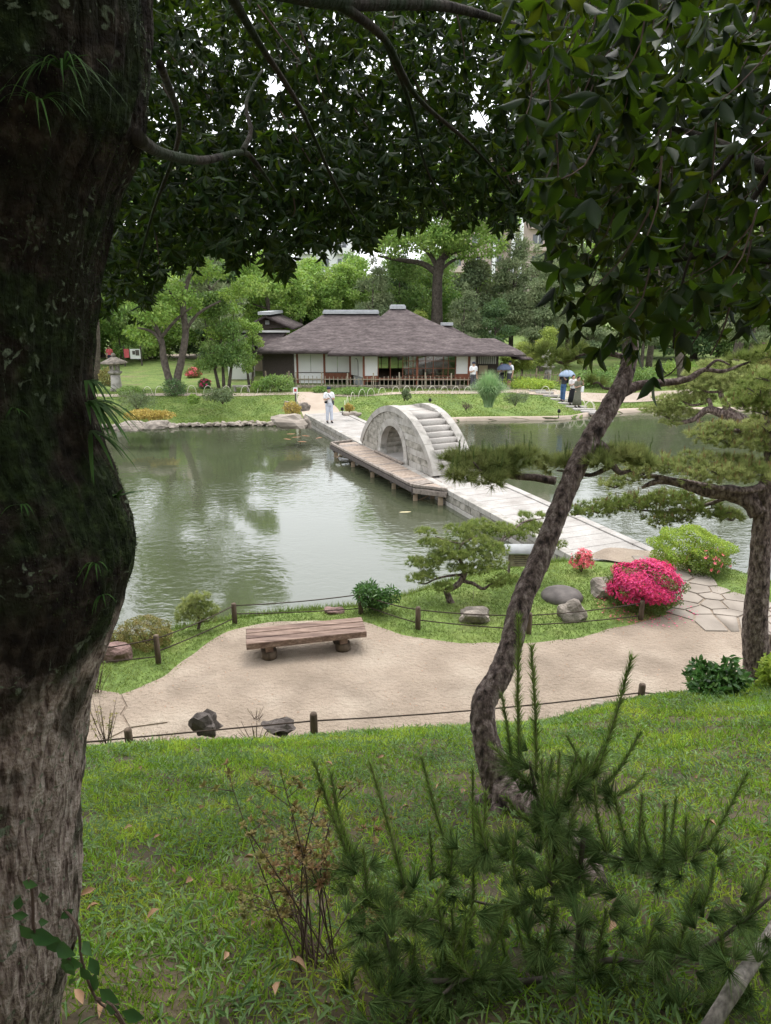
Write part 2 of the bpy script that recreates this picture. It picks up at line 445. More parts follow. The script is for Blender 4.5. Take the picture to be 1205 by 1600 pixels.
# water
wm = bpy.data.materials.new('pond_water'); wm.use_nodes = True
N_, L_ = wm.node_tree.nodes, wm.node_tree.links
b = N_['Principled BSDF']; b.inputs['Base Color'].default_value = (.058, .066, .038, 1); b.inputs['Roughness'].default_value = .05
b.inputs['IOR'].default_value = 1.75
geo = N_.new('ShaderNodeNewGeometry'); mp = N_.new('ShaderNodeMapping'); mp.inputs['Scale'].default_value = (.8, 1.25, 1)
L_.new(geo.outputs['Position'], mp.inputs[0])
n1 = N_.new('ShaderNodeTexNoise'); n1.inputs['Scale'].default_value = 4.2; n1.inputs['Detail'].default_value = 3; n1.inputs['Distortion'].default_value = .6
n2 = N_.new('ShaderNodeTexNoise'); n2.inputs['Scale'].default_value = .9; n2.inputs['Detail'].default_value = 2
n3 = N_.new('ShaderNodeTexNoise'); n3.inputs['Scale'].default_value = .16; n3.inputs['Detail'].default_value = 2
L_.new(mp.outputs[0], n1.inputs[0]); L_.new(mp.outputs[0], n2.inputs[0]); L_.new(geo.outputs['Position'], n3.inputs[0])
mr = N_.new('ShaderNodeMapRange'); mr.inputs['From Min'].default_value = .4; mr.inputs['From Max'].default_value = .6; mr.inputs['To Min'].default_value = .12; mr.inputs['To Max'].default_value = 1.
L_.new(n3.outputs['Fac'], mr.inputs['Value'])
ad = N_.new('ShaderNodeMath'); ad.operation = 'MULTIPLY_ADD'; ad.inputs[1].default_value = 1.2
L_.new(n2.outputs['Fac'], ad.inputs[0]); L_.new(n1.outputs['Fac'], ad.inputs[2])
bp = N_.new('ShaderNodeBump'); bp.inputs['Distance'].default_value = .011
L_.new(mr.outputs[0], bp.inputs['Strength']); L_.new(ad.outputs[0], bp.inputs['Height']); L_.new(bp.outputs[0], b.inputs['Normal'])
w = put('pond_water', [(-60, 9, 0), (60, 9, 0), (60, 43, 0), (-60, 43, 0)], np.array([[0, 1, 2, 3]]), wm)
tag(w, kind='structure')

def wob(pts, step=.12, amp=.05, closed=True):
    """a slightly irregular outline"""
    out = []
    n = len(pts)
    for i in range(n if closed else n - 1):
        a = Vector((*pts[i], 0)); b_ = Vector((*pts[(i + 1) % n], 0))
        k = max(1, int((b_ - a).length / step))
        for j in range(k):
            p = a.lerp(b_, j / k)
            p += Vector((mnoise.noise(p * 1.9), mnoise.noise(p * 1.9 + Vector((9, 3, 1))), 0)) * amp * 2
            out.append((p.x, p.y))
    return out
def smooth2(pts, sub=4, closed=True):
    P = [Vector(p) for p in pts]; n = len(P); out = []
    for i in range(n if closed else n - 1):
        g_ = lambda j: P[j % n] if closed else P[min(max(j, 0), n - 1)]
        p0, p1, p2, p3 = g_(i - 1), g_(i), g_(i + 1), g_(i + 2)
        for k in range(sub):
            t = k / sub
            out.append(tuple(.5 * ((2 * p1) + (p2 - p0) * t + (2 * p0 - 5 * p1 + 4 * p2 - p3) * t * t + (3 * p1 - p0 - 3 * p2 + p3) * t ** 3)))
    return out
def flat_poly(name, pts, z, m, parent=None):
    from mathutils.geometry import tessellate_polygon
    v = [Vector((x, y, z)) for x, y in pts]
    return put(name, [tuple(p) for p in v], np.array(tessellate_polygon([v])), m, parent)
PATH = smooth2([(-9, 8.3), (-5.2, 8.9), (-4.3, 9.25), (-3.75, 9.6), (-3.4, 10.1), (-3.1, 10.94), (-2.69, 11.6), (-1.7, 11.9), (-.4, 11.85), (.35, 11.35), (1.3, 11.1), (2.4, 11.05), (3.4, 11.3), (4.3, 11.75), (5.1, 12.1), (5.6, 12.7), (5.7, 13.6), (5.9, 14.6), (4.7, 15.25), (5.4, 15.9), (6.9, 15.3), (6.75, 14.2), (6.85, 13.2), (7.9, 12.4), (10, 12.1), (16, 12)], 5, False) + [(16, 8), (5, 9.2), (3.6, 8.95), (2.2, 8.4), (0, 8.1), (-3, 7.8), (-9, 7.6)]
p = flat_poly('gravel_path', wob(PATH, .12, .05), .706, M_gravel); tag(p, kind='structure')
PATHNP = np.array(PATH)
def inpoly(x, y, P):
    c = np.zeros(len(x), bool); n = len(P)
    for i in range(n):
        x1, y1 = P[i]; x2, y2 = P[i - 1]
        if y1 == y2: continue
        k = ((y1 > y) != (y2 > y)) & (x < (x2 - x1) * (y - y1) / (y2 - y1) + x1)
        c ^= k
    return c
def ribbon(name, pts, wd, m, lift=.02):
    P = [Vector((*q, 0)) for q in smooth2(pts, 8, False)]; V = []
    for i, q in enumerate(P):
        t = (P[min(i + 1, len(P) - 1)] - P[max(i - 1, 0)]).normalized(); s = Vector((-t.y, t.x, 0))
        for k in range(5):
            r = q + s * wd * (k / 4 - .5) * (1 + .12 * mnoise.noise(q * .7))
            V.append((r.x, r.y, gz1(r.x, r.y) + lift))
    F = [(i * 5 + k, i * 5 + k + 1, i * 5 + k + 6, i * 5 + k + 5) for i in range(len(P) - 1) for k in range(4)]
    o = put(name, V, np.array(F), m, smooth=True); tag(o, kind='structure'); return o
ribbon('footpath', [(-30, 41.2), (-18, 41.6), (-12, 41.8), (-7, 42.2), (-4.2, 42.2), (-1.5, 41.8), (1, 42.4), (4, 43.2), (8, 43.6), (11, 43)], 1.0, M_path)
ribbon('footpath', [(-3.2, 37.1), (-3.5, 38.6), (-4.0, 40.4), (-4.2, 42.4)], 1.9, M_path, .03)
ribbon('footpath', [(8, 43.6), (10, 43.3), (14, 43.6), (20, 45)], 1.6, M_path, .035)
ribbon('footpath', [(-50, 72), (-30, 71), (-16, 70), (-10, 71)], 5, M_path)
ribbon('shore_sand', [(-.9, 35.5), (.5, 36.3), (2, 37.35), (4.4, 38.25), (9.7, 38.65), (11.6, 39.9), (15, 41.5), (24, 41.95)], .55, M_path, .03)

# ================================================================ STONE CAUSEWAY
BO = Vector((-1.02, 29.26, 0)); BD = Vector((.419, -.908, 0)).normalized(); BN = Vector((.908, .419, 0)).normalized()
def BP(s, l, z): return BO + BD * s + BN * l + Vector((0, 0, z))
BANG = math.atan2(BD.y, BD.x)
CANG = BANG + math.atan(-.05)
def CL(s): return -.05 * s
cw = thing('stone_causeway', 'long pale granite causeway of paving slabs crossing the pond between the two shores', 'causeway', BP(3, 1, 0))
S0, S1 = -8.7, 16.0
def cpos(s, l, z): return BP(s, l + CL(s), z)
bm = bmesh.new()
vs = [bm.verts.new(cpos(s, l, z)) for s in (S0 + .05, S1 - .05) for l, z in ((.12, -.7), (2.1, -.7), (2.1, .44), (.12, .44))]
for f in ((0, 1, 2, 3), (7, 6, 5, 4), (0, 4, 5, 1), (1, 5, 6, 2), (2, 6, 7, 3), (3, 7, 4, 0)): bm.faces.new([vs[i] for i in f])
bm_obj('causeway_core', bm, M_rock, cw)
s = S0; k = 0
while s < S1:
    ln = .38
    box('paving_slab', cpos(s + ln / 2, 1.12 + .004 * (k % 3), .474 + .003 * (k % 2)), (ln - .012, 1.66, .07), M_slab, cw, CANG, .006); s += ln; k += 1
for side in (0, 1):
    s = S0; k = side
    while s < S1:
        ln = (1.15, 1.4, 1.0, 1.3)[k % 4]
        l = .13 if side == 0 else 2.1
        box('coping_stone', cpos(s + ln / 2, l, .455), (ln - .014, .24, .17), M_slab if side else M_stone, cw, CANG, .012)
        s += ln; k += 1
    for row, (z, h, mm) in enumerate(((.255, .21, M_stone_d), (.06, .16, M_stone), (-.07, .1, M_stone_rust))):
        s = S0 + .2 * row
        while s < S1 - .5:
            ln = (.62, .8, .55, .72)[k % 4]
            if s > S1 - 1: break
            box('block', cpos(s + ln / 2, (.1 if side == 0 else 2.12) + (-.035 if side == 0 else .035) * (row == 2), z), (ln - .012, .14 + .008 * (k % 3), h - .01), mm, cw, CANG, .01)
            s += ln; k += 1

# ================================================================ ARCHED STONE BRIDGE
ab = thing('arched_stone_bridge', 'humped white granite arch bridge with steps standing in the middle of the causeway', 'bridge', BP(3.15, .8, .5))
TB = lambda s: .5 + 2.03 * max(0., 1 - abs((s - 3.15) / 3.27) ** 2.0) ** .72      # top of the side walls
def arch_top(s): return TB(s)
WB = 1.6; PT = .24
oc, orad, osp = 3.05, 1.02, .76          # opening centre, radius, springing height
def solid(face2, thick, l0, m, name, parent):
    """face2: polygon in (s,z); extruded across the bridge from l0 by thick"""
    n = len(face2)
    V = [tuple(BP(a, l0, b_)) for a, b_ in face2] + [tuple(BP(a, l0 + thick, b_)) for a, b_ in face2]
    F = [tuple(range(n))[::-1], tuple(range(n, 2 * n))] + [(i, (i + 1) % n, (i + 1) % n + n, i + n) for i in range(n)]
    o = put(name, V, F, m, parent); return o
def inset(poly, d=.012):
    cx = sum(a for a, _ in poly) / len(poly); cz = sum(b_ for _, b_ in poly) / len(poly)
    out = []
    for a, b_ in poly:
        r = math.hypot(a - cx, b_ - cz); k = max(0, 1 - d / max(r, .02)); out.append((cx + (a - cx) * k, cz + (b_ - cz) * k))
    return out
for l0, sgn in ((0, -1), (WB - PT, 1)):
    # voussoir ring
    ring = []
    a0s = [math.pi * i / 9 for i in range(10)]
    def rp(r, a): return (oc - r * math.cos(a), osp + r * math.sin(a))
    lo = l0 - .03 if sgn < 0 else l0
    for i in range(9):
        aa = [a0s[i] + (a0s[i + 1] - a0s[i]) * t / 3 for t in range(4)]
        poly = [rp(orad, a) for a in aa] + [rp(orad + .27, a) for a in reversed(aa)]
        solid(inset(poly, .005), PT + .03, lo, M_stone, 'voussoir', ab)
    for sx in (-1, 1):
        x0, x1 = oc + sx * orad, oc + sx * (orad + .27)
        solid(inset([(min(x0, x1), .3), (max(x0, x1), .3), (max(x0, x1), osp), (min(x0, x1), osp)], .005), PT + .03, lo, M_stone, 'voussoir', ab)
    # masonry courses between ring and coping
    for r_ in range(9):
        z0, z1 = .3 + .235 * r_, .3 + .235 * (r_ + 1)
        cuts = np.arange(-.2 + .31 * (r_ % 2), 6.9, .62)
        for ca in cuts:
            for a, b_ in ((ca, ca + .62),):
                # sample the cell: keep the portion outside ring and under coping
                def inside(s_, z_):
                    if z_ > arch_top(s_) - .2 or s_ < .02 or s_ > 6.28: return False
                    if z_ < osp: return abs(s_ - oc) > orad + .25
                    return math.hypot(s_ - oc, z_ - osp) > orad + .25
                N1 = 8
                cols = []
                for q in range(N1 + 1):
                    ss = a + (b_ - a) * q / N1
                    zz = [z0 + (z1 - z0) * w_ / 8 for w_ in range(9) if inside(ss, z0 + (z1 - z0) * w_ / 8)]
                    if zz and zz[-1] - zz[0] > .03: cols.append((ss, zz[0], zz[-1]))
                if len(cols) > 2:
                    poly = [(c[0], c[1]) for c in cols] + [(c[0], c[2]) for c in reversed(cols)]
                    solid(inset(poly, .008), PT - .02, l0 + (.0 if sgn < 0 else .02), (M_stone_d, M_stone, M_stone_d)[(r_ * 3 + int(ca * 5)) % 3], 'block', ab)
    # core behind the joints, following the coping
    sss = np.linspace(.12, 6.18, 31); P_ = []
    for a, b_ in zip(sss[:-1], sss[1:]):
        def lowz(s_): return .25 if abs(s_ - oc) >= orad + .1 else osp + math.sqrt(max(0, (orad + .1) ** 2 - (s_ - oc) ** 2))
        za, zb = max(lowz(a), .25), max(lowz(b_), .25)
        ta, tb_ = arch_top(a) - .15, arch_top(b_) - .15
        if ta > za + .02 and tb_ > zb + .02: P_.append([(a, za), (b_, zb), (b_, tb_), (a, ta)])
    gs = []
    for q in P_:
        V = [tuple(BP(a, l0 + (.02 if sgn < 0 else .04), b_)) for a, b_ in q] + [tuple(BP(a, l0 + PT - (.04 if sgn < 0 else .02), b_)) for a, b_ in q]
        gs.append((V, [(3, 2, 1, 0), (4, 5, 6, 7)] + [(i, (i + 1) % 4, (i + 1) % 4 + 4, i + 4) for i in range(4)]))
    V, F = merge_geo(gs)
    put('wall_core', V, np.array(F), M_stone_d, ab)
    # curved coping in long stones
    edges = np.linspace(-.06, 6.4, 10)
    for a, b_ in zip(edges[:-1], edges[1:]):
        ss = np.linspace(a + .004, b_ - .004, 7)
        def nrmal(s_):
            e = .03; t = Vector((2 * e, arch_top(s_ + e) - arch_top(s_ - e))).normalized(); return Vector((-t.y, t.x))
        up_ = [(s_, max(.3, arch_top(s_))) for s_ in ss]
        dn = []
        for s_, z_ in up_:
            n_ = nrmal(s_); dn.append((s_ - n_.x * .22, max(.3, z_ - n_.y * .22)))
        solid(up_ + dn[::-1], PT + .06, l0 - .03, M_stone, 'coping_stone', ab)
# steps between the walls
def step_top(s): return max(.5, arch_top(s) - .16)
run = .295; s = 3.15 - run * .9
prof = []
heights = np.linspace(.5, 2.36, 12)
sB = []
for h in heights:   # station on the near side where the stair line reaches h
    lo_, hi_ = 3.15, 6.35
    for _ in range(30):
        m_ = (lo_ + hi_) / 2
        if step_top(m_) > h: lo_ = m_
        else: hi_ = m_
    sB.append(lo_)
top_h = heights[-1]
for side in (0, 1):
    for i in range(len(heights) - 1):
        z1 = heights[i + 1]; a = sB[i + 1] - .02; b_ = sB[i] if i else 6.3
        if side: a, b_ = 6.3 - b_, 6.3 - a
        solid([(a, z1 - .17 - .1), (b_ + (0 if side else .03), z1 - .27), (b_ + (0 if side else .03), z1), (a, z1)], WB - 2 * PT - .01, PT + .005, M_step, 'step', ab)
solid([(6.3 - sB[-1], top_h - .12), (sB[-1], top_h - .12), (sB[-1], top_h + .012), (6.3 - sB[-1], top_h + .012)], WB - 2 * PT - .01, PT + .005, M_step, 'step', ab)
# vault under the steps
gs = []
for i in range(16):
    a, b_ = math.pi * i / 16, math.pi * (i + 1) / 16
    q = [(oc - (orad + .02) * math.cos(a), osp + (orad + .02) * math.sin(a)), (oc - (orad + .02) * math.cos(b_), osp + (orad + .02) * math.sin(b_)), (oc - (orad + .2) * math.cos(b_), osp + (orad + .2) * math.sin(b_)), (oc - (orad + .2) * math.cos(a), osp + (orad + .2) * math.sin(a))]
    V = [tuple(BP(x, PT - .03, z)) for x, z in q] + [tuple(BP(x, WB - PT + .03, z)) for x, z in q]
    gs.append((V, [(3, 2, 1, 0), (4, 5, 6, 7)] + [(j, (j + 1) % 4, (j + 1) % 4 + 4, j + 4) for j in range(4)]))
V, F = merge_geo(gs); put('vault', V, np.array(F), M_stone_d, ab)
for sx in (-1, 1): box('pier', BP(oc + sx * (orad + .12), WB / 2, .55), (.2, WB - 2 * PT, .5), M_stone_d, ab, BANG)

# ================================================================ TIMBER WALKWAY beside the arch
wk = thing('timber_walkway', 'weathered timber boardwalk on posts running along the water side of the stone arch', 'walkway', BP(3.4, -.6, 0))
NP = 46
for i in range(NP):
    s = -.45 + 7.5 * i / NP
    w_ = 1.05 if i > 3 else .75 + .08 * i
    box('plank', BP(s, -.03 - w_ / 2 + random.uniform(-.01, .01), .515 + random.uniform(-.004, .004)), (7.5 / NP - .014, w_, .04), (M_wood_deck, M_wood_grey)[random.random() < .25], wk, BANG, .004)
for i in range(5):
    box('plank', BP(7.13 + .15 * i, -.1 - (1.0 - .19 * i) / 2, .512), (.14, 1.0 - .19 * i, .04), M_wood_deck, wk, BANG, .004)
def beam(name, a, b_, w_, h, m, parent):
    a = Vector(a); b_ = Vector(b_); d = b_ - a
    bm = box_geo((0, 0, 0), (d.length, w_, h), 0, .01)
    M = Matrix.Translation((a + b_) / 2) @ d.to_track_quat('X', 'Z').to_matrix().to_4x4()
    bm.transform(M)
    return bm_obj(name, bm, m, parent)
beam('kerb_beam', BP(-.55, -1.12, .56), BP(3.3, -1.15, .56), .11, .09, M_wood_grey, wk)
beam('kerb_beam', BP(3.32, -1.15, .56), BP(7.05, -1.15, .56), .11, .09, M_wood_grey, wk)
beam('kerb_beam', BP(7.08, -1.14, .56), BP(8.0, -.42, .56), .11, .09, M_wood_grey, wk)
beam('kerb_beam', BP(-.6, -1.1, .56), BP(-.75, -.1, .56), .1, .09, M_wood_grey, wk)
beam('edge_beam', BP(-.6, -1.13, .4), BP(7.08, -1.16, .4), .1, .16, M_wood_dark, wk)
beam('edge_beam', BP(7.1, -1.16, .39), BP(8.02, -.42, .39), .1, .17, M_wood_grey, wk)
beam('joist', BP(-.5, -.3, .4), BP(7.4, -.3, .4), .1, .14, M_wood_dark, wk)
beam('seat_rail', BP(1.75, -.14, .6), BP(4.25, -.14, .6), .1, .07, M_wood_grey, wk)
for s in (-.35, 1.55, 3.45, 5.3, 6.95):
    beam('post', BP(s, -1.0, -.75), BP(s, -1.0, .33), .15, .15, M_wood_pier, wk)
    beam('post', BP(s, -.35, -.75), BP(s, -.35, .33), .15, .15, M_wood_pier, wk)
    beam('cross_beam', BP(s, -1.12, .27), BP(s, -.05, .27), .12, .12, M_wood_dark, wk)
    beam('brace', BP(s, -.95, -.05), BP(s, -.4, .15), .04, .05, M_wood_pier, wk)
beam('post', BP(7.75, -.5, -.75), BP(7.75, -.5, .33), .16, .16, M_wood_pier, wk)
beam('brace', BP(-.3, -1.0, -.05), BP(.35, -1.0, .3), .05, .06, M_wood_pier, wk)

# ================================================================ THE PAVILION
hv = thing('tea_pavilion', 'wide low tea pavilion with brown shingled hip roofs and white panels at the far shore', 'pavilion', (-.5, 49, .95))
def slab_roof(name, verts, faces, th, m, parent):
    n = len(verts)
    V = [tuple(v) for v in verts] + [(v[0], v[1], v[2] - th) for v in verts]
    F = [tuple(f) for f in faces] + [tuple(i + n for i in reversed(f)) for f in faces]
    ed = {}
    for f in faces:
        for i in range(len(f)):
            e = (f[i], f[(i + 1) % len(f)])
            if (e[1], e[0]) in ed: ed.pop((e[1], e[0]))
            else: ed[e] = 1
    for a, b_ in ed: F.append((b_, a, a + n, b_ + n))
    return put(name, V, F, m, parent)
def hip(name, x0, x1, y0, y1, ze, rx0, rx1, ry, zr, parent, sag=.16, th=.17):
    """hip roof whose slopes sag slightly, built of bands like real shingle courses"""
    nb = 14
    V = []; F = []
    for i in range(nb + 1):
        t = i / nb
        z = ze + (zr - ze) * t - sag * math.sin(math.pi * t) + 0.0
        xa = x0 + (rx0 - x0) * t; xb = x1 + (rx1 - x1) * t; ya = y0 + (ry - y0) * t; yb = y1 + (ry - .0 - y1) * t
        V += [(xa, ya, z), (xb, ya, z), (xb, yb, z), (xa, yb, z)]
    for i in range(nb):
        o = i * 4
        for k in range(4):
            F.append((o + k, o + (k + 1) % 4, o + 4 + (k + 1) % 4, o + 4 + k))
    return slab_roof(name, V, F, th, M_roof, parent)
hip('roof', -3.55, 7.85, 44.3, 56, 3.12, .4, 1.25, 50.3, 5.72, hv)
box('ridge_cap', (.83, 50.3, 5.76), (1.1, .5, .2), M_ridge, hv); box('ridge_cap', (.83, 50.3, 5.9), (.95, .3, .08), M_ridge, hv)
hip('roof', -8.5, 2.0, 45.8, 57, 3.16, -4.25, -.55, 51.2, 5.33, hv)
box('ridge_cap', (-2.4, 51.2, 5.4), (3.9, .5, .16), M_ridge, hv); box('ridge_cap', (-2.4, 51.2, 5.53), (3.8, .28, .1), M_ridge, hv)
hip('roof', 1.5, 8.4, 51, 58.5, 2.9, 4.2, 4.8, 54.5, 4.42, hv)
box('ridge_cap', (4.55, 54.5, 4.52), (.9, .5, .2), M_ridge, hv)
slab_roof('roof', [(5.8, 45.6, 2.98), (8.95, 46.1, 2.92), (9.1, 49.6, 3.0), (7.4, 49.6, 3.75), (5.8, 49.6, 3.75)], [(0, 1, 3, 4), (1, 2, 3)], .12, M_roof, hv)
slab_roof('roof', [(8.3, 47.3, 2.62), (9.7, 47.6, 2.55), (9.8, 50, 2.6), (8.3, 50, 3.0)], [(0, 1, 2, 3)], .1, M_roof, hv)
FY = 45.6; LY = 47.4; ZF = 1.42          # front faces and floor height
def HZ(v, Y): return D(600, v, Y).z
def HX(u, Y): return D(u, 575, Y).x
# floors
box('floor', ((HX(567, FY) + HX(735, FY)) / 2, 49.0, ZF), (HX(735, FY) - HX(567, FY), 6.8, .14), M_bench, hv)
box('floor', ((HX(412, LY) + HX(560, LY)) / 2, 50.6, ZF - .02), (HX(560, LY) - HX(412, LY), 6.2, .14), M_bench, hv)
for i in range(9):
    x = HX(567, FY) + .15 + i * .84
    box('floor_post', (x, FY + .12, 1.14), (.12, .12, .42), M_wood_dark, hv); box('floor_post', (x, 49, 1.14), (.12, .12, .42), M_wood_dark, hv)
box('foundation', (HX(570, FY) + 3.4, 52.5, 1.1), (6.8, .2, .5), M_inner, hv)
# posts and beams of the front
zt = 2.97
def post(u, Y, m=M_redwood, w_=.13, z0=.98, z1=None):
    x = HX(u, Y); z1 = z1 or zt
    box('post', (x, Y, (z0 + z1) / 2), (w_, w_, z1 - z0), m, hv)
for u in (568.5, 652, 732.5): post(u, FY)
post(744.5, FY, M_wood_dark)
box('beam', ((HX(568, FY) + HX(745, FY)) / 2, FY, zt), (HX(745, FY) - HX(568, FY) + .2, .14, .11), M_wood_dark, hv)
box('lintel', ((HX(568, FY) + HX(733, FY)) / 2, FY + .01, HZ(553, FY)), (HX(733, FY) - HX(568, FY), .1, .07), M_redwood, hv)
box('sill', ((HX(568, FY) + HX(733, FY)) / 2, FY - .03, ZF + .04), (HX(733, FY) - HX(568, FY) + .2, .3, .1), M_redwood, hv)
box('transom_panel', ((HX(568, FY) + HX(733, FY)) / 2, FY + .05, (zt + HZ(553, FY)) / 2), (HX(733, FY) - HX(568, FY), .04, .1), M_plaster, hv)
def panel(name, u0, u1, v0, v1, Y, m, th=.05, dy=0.):
    x0, x1 = HX(u0, Y), HX(u1, Y); z1, z0 = HZ(v0, Y), HZ(v1, Y)
    return box(name, ((x0 + x1) / 2, Y + dy, (z0 + z1) / 2), (x1 - x0, th, z1 - z0), m, hv)
panel('white_panel', 570, 590, 554, 587, FY, M_paper); panel('skirting_board', 569.8, 590.4, 587.4, 596.5, FY, M_redwood)
panel('white_panel', 713, 731, 552.5, 584, FY, M_paper); panel('skirting_board', 712.2, 731.4, 584.4, 593.5, FY, M_redwood)
panel('white_panel', 735, 743.5, 549, 592, FY, M_plaster)
panel('white_panel', 590.5, 591.6, 554, 596, FY, M_redwood, .08)
# sliding lattice screens: every bar of its own
for u in (610, 629.5, 638.5, 645.5, 665, 677, 692.5, 700.5, 711.5):
    panel('lattice_bar', u - .5, u + .5, 554, 593, FY, M_redwood, .05)
for v in (564, 575.5, 587.5):
    panel('lattice_bar', 630, 711.5, v - .45, v + .45, FY, M_redwood, .045, .008)
gl = bpy.data.materials.new('clear_glass'); gl.use_nodes = True
nn = gl.node_tree.nodes; ll = gl.node_tree.links
nn.clear(); o_ = nn.new('ShaderNodeOutputMaterial'); t_ = nn.new('ShaderNodeBsdfTransparent'); g_ = nn.new('ShaderNodeBsdfGlossy'); m_ = nn.new('ShaderNodeMixShader')
g_.inputs['Roughness'].default_value = .02; m_.inputs[0].default_value = .14; t_.inputs[0].default_value = (.8, .82, .8, 1)
ll.new(t_.outputs[0], m_.inputs[1]); ll.new(g_.outputs[0], m_.inputs[2]); ll.new(m_.outputs[0], o_.inputs[0])
us = (630, 638.5, 645.5, 652, 665, 677, 692.5, 700.5, 711.5); vs_ = (554, 564, 575.5, 587.5, 593)
for ua, ub in zip(us[:-1], us[1:]):
    for va, vb in zip(vs_[:-1], vs_[1:]):
        panel('pane', ua + .6, ub - .6, va + .5, vb - .5, FY, gl, .012, .0)
# inside: posts, back wall with open garden side
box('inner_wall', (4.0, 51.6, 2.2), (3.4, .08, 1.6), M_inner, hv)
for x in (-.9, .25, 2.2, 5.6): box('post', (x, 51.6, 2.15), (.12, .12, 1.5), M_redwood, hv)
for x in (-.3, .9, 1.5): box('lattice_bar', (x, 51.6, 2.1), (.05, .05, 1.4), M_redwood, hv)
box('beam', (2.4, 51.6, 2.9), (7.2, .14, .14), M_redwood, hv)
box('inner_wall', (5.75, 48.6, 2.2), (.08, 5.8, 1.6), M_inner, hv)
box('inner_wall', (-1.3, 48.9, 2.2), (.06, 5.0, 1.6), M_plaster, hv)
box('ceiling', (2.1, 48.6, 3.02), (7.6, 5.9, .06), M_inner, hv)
# left block
panel('boarded_wall', 412, 458.5, 546.5, 590.5, LY, M_boards, .08)
for u in np.linspace(414, 457, 8): panel('batten', u, u + .8, 547, 590, LY, M_boards, .03, -.055)
panel('white_panel', 459, 463.5, 549, 590, LY, M_plaster)
for u in (412, 458.8): post(u, LY, M_wood_dark, .12, .98, 3.02)
for u in (465, 507, 547.5): post(u, LY, M_redwood, .13, .98, 3.02)
box('beam', ((HX(412, LY) + HX(549, LY)) / 2, LY, 3.04), (HX(549, LY) - HX(412, LY), .13, .12), M_wood_dark, hv)
for a, b_ in ((466.5, 485.5), (486.2, 505.6), (508.8, 527), (527.7, 546)):
    panel('white_panel', a, b_, 551, 581.5, LY, M_paper)
    panel('frame_rail', a, b_, 581.7, 582.8, LY, M_wood_dark, .07)
panel('white_panel', 466.5, 505.6, 583, 591.5, LY, M_plaster)
panel('skirting_board', 508.5, 546.4, 583, 592, LY, M_redwood)
panel('base_wall', 466, 506, 593.5, 603, LY, M_plaster, .06, .1)
panel('base_wall', 414, 458, 593.5, 598.5, LY, M_plaster, .06, .1)
panel('frame_rail', 412, 548, 592.2, 593.3, LY, M_wood_dark, .1)
# angled return wall with the round-headed opening
xa, ya, xb, yb = HX(548.5, LY), LY, HX(567.5, FY), FY
ang = math.atan2(yb - ya, xb - xa); ln_ = math.hypot(xb - xa, yb - ya)
def ret(name, t0, t1, z0, z1, m, th=.05, off=0.):
    t = (t0 + t1) / 2
    n_ = Vector((math.sin(ang), -math.cos(ang), 0))
    c = Vector((xa + (xb - xa) * t, ya + (yb - ya) * t, (z0 + z1) / 2)) + n_ * off
    return box(name, c, ((t1 - t0) * ln_, th, z1 - z0), m, hv, ang)
ret('white_panel', .02, .98, 1.55, 3.0, M_plaster)
ret('base_wall', .3, .98, 1.0, 1.52, M_ridge, .1, .03)
arch_pts = [(-.28, 1.6), (.28, 1.6), (.28, 2.3)] + [(.28 * math.cos(a), 2.3 + .35 * math.sin(a)) for a in np.linspace(.2, math.pi - .2, 9)] + [(-.28, 2.3)]
cx_, cy_ = (xa + xb) / 2, (ya + yb) / 2
dr = Vector((math.cos(ang), math.sin(ang), 0)); nr = Vector((math.sin(ang), -math.cos(ang), 0))
def apoly(name, pts, off, m, th=.02):
    V = [tuple(Vector((cx_, cy_, z)) + dr * a + nr * off) for a, z in pts] + [tuple(Vector((cx_, cy_, z)) + dr * a + nr * (off - th)) for a, z in pts]
    n = len(pts); return put(name, V, [tuple(range(n)), tuple(range(n, 2 * n))[::-1]] + [(i, i + n, (i + 1) % n + n, (i + 1) % n) for i in range(n)], m, hv)
apoly('arched_frame', [(a * 1.12, (z - 2.0) * 1.04 + 2.0) for a, z in arch_pts], .055, M_wood_dark)
apoly('arched_screen', arch_pts, .07, M_paper)
# right wing
RY = 47.0
panel('inner_wall', 745.5, 777, 549, 592, RY + .2, M_wood_dark, .05)
panel('slatted_window', 747, 776, 557, 568.5, RY, M_paper, .05)
for i in range(9): panel('slat', 748.5 + i * 3.3, 749.3 + i * 3.3, 556.5, 569, RY, M_wood_dark, .03, -.05)
panel('frame_rail', 746, 777, 569, 570.5, RY, M_wood_dark, .09)
panel('beige_panel', 748, 762, 571, 584.5, RY, M_beige)
panel('boarded_wall', 762.5, 776.5, 571, 584.5, RY, M_boards)
panel('base_wall', 747, 776, 585.5, 592, RY, M_beige)
post(777, RY, M_wood_dark, .12, .98, 2.9)
box('beam', (HX(761, RY), RY, 2.9), (1.5, .12, .1), M_wood_dark, hv)
box('stepping_stone', (2.6, 44.9, 1.0), (1.2, .5, .22), M_rock, hv, 0, .04)

# gabled outbuilding behind on the left
go = thing('gabled_outbuilding', 'brown gabled outbuilding with a grey ridge cap behind the pavilion beside the trees', 'building', (-10.3, 58, .95))
gx = lambda u: D(u, 510, 55).x
gz_ = lambda v: D(420, v, 55).z
A = [(gx(368), 55, gz_(519)), (gx(416), 54.6, gz_(492)), (gx(458), 55, gz_(512))]
slab_roof('roof', [A[0], A[1], (A[1][0], 62, A[1][2]), (A[0][0], 62, A[0][2])], [(0, 1, 2, 3)], .18, M_roof, go)
slab_roof('roof', [A[1], A[2], (A[2][0], 62, A[2][2]), (A[1][0], 62, A[1][2])], [(0, 1, 2, 3)], .18, M_roof, go)
put('gable', [(gx(376), 55.4, gz_(517)), (gx(452), 55.4, gz_(512)), (gx(416), 55.4, gz_(496)), (gx(376), 55.5, gz_(517)), (gx(452), 55.5, gz_(512)), (gx(416), 55.5, gz_(496))], [(0, 1, 2), (5, 4, 3)], M_boards, go)
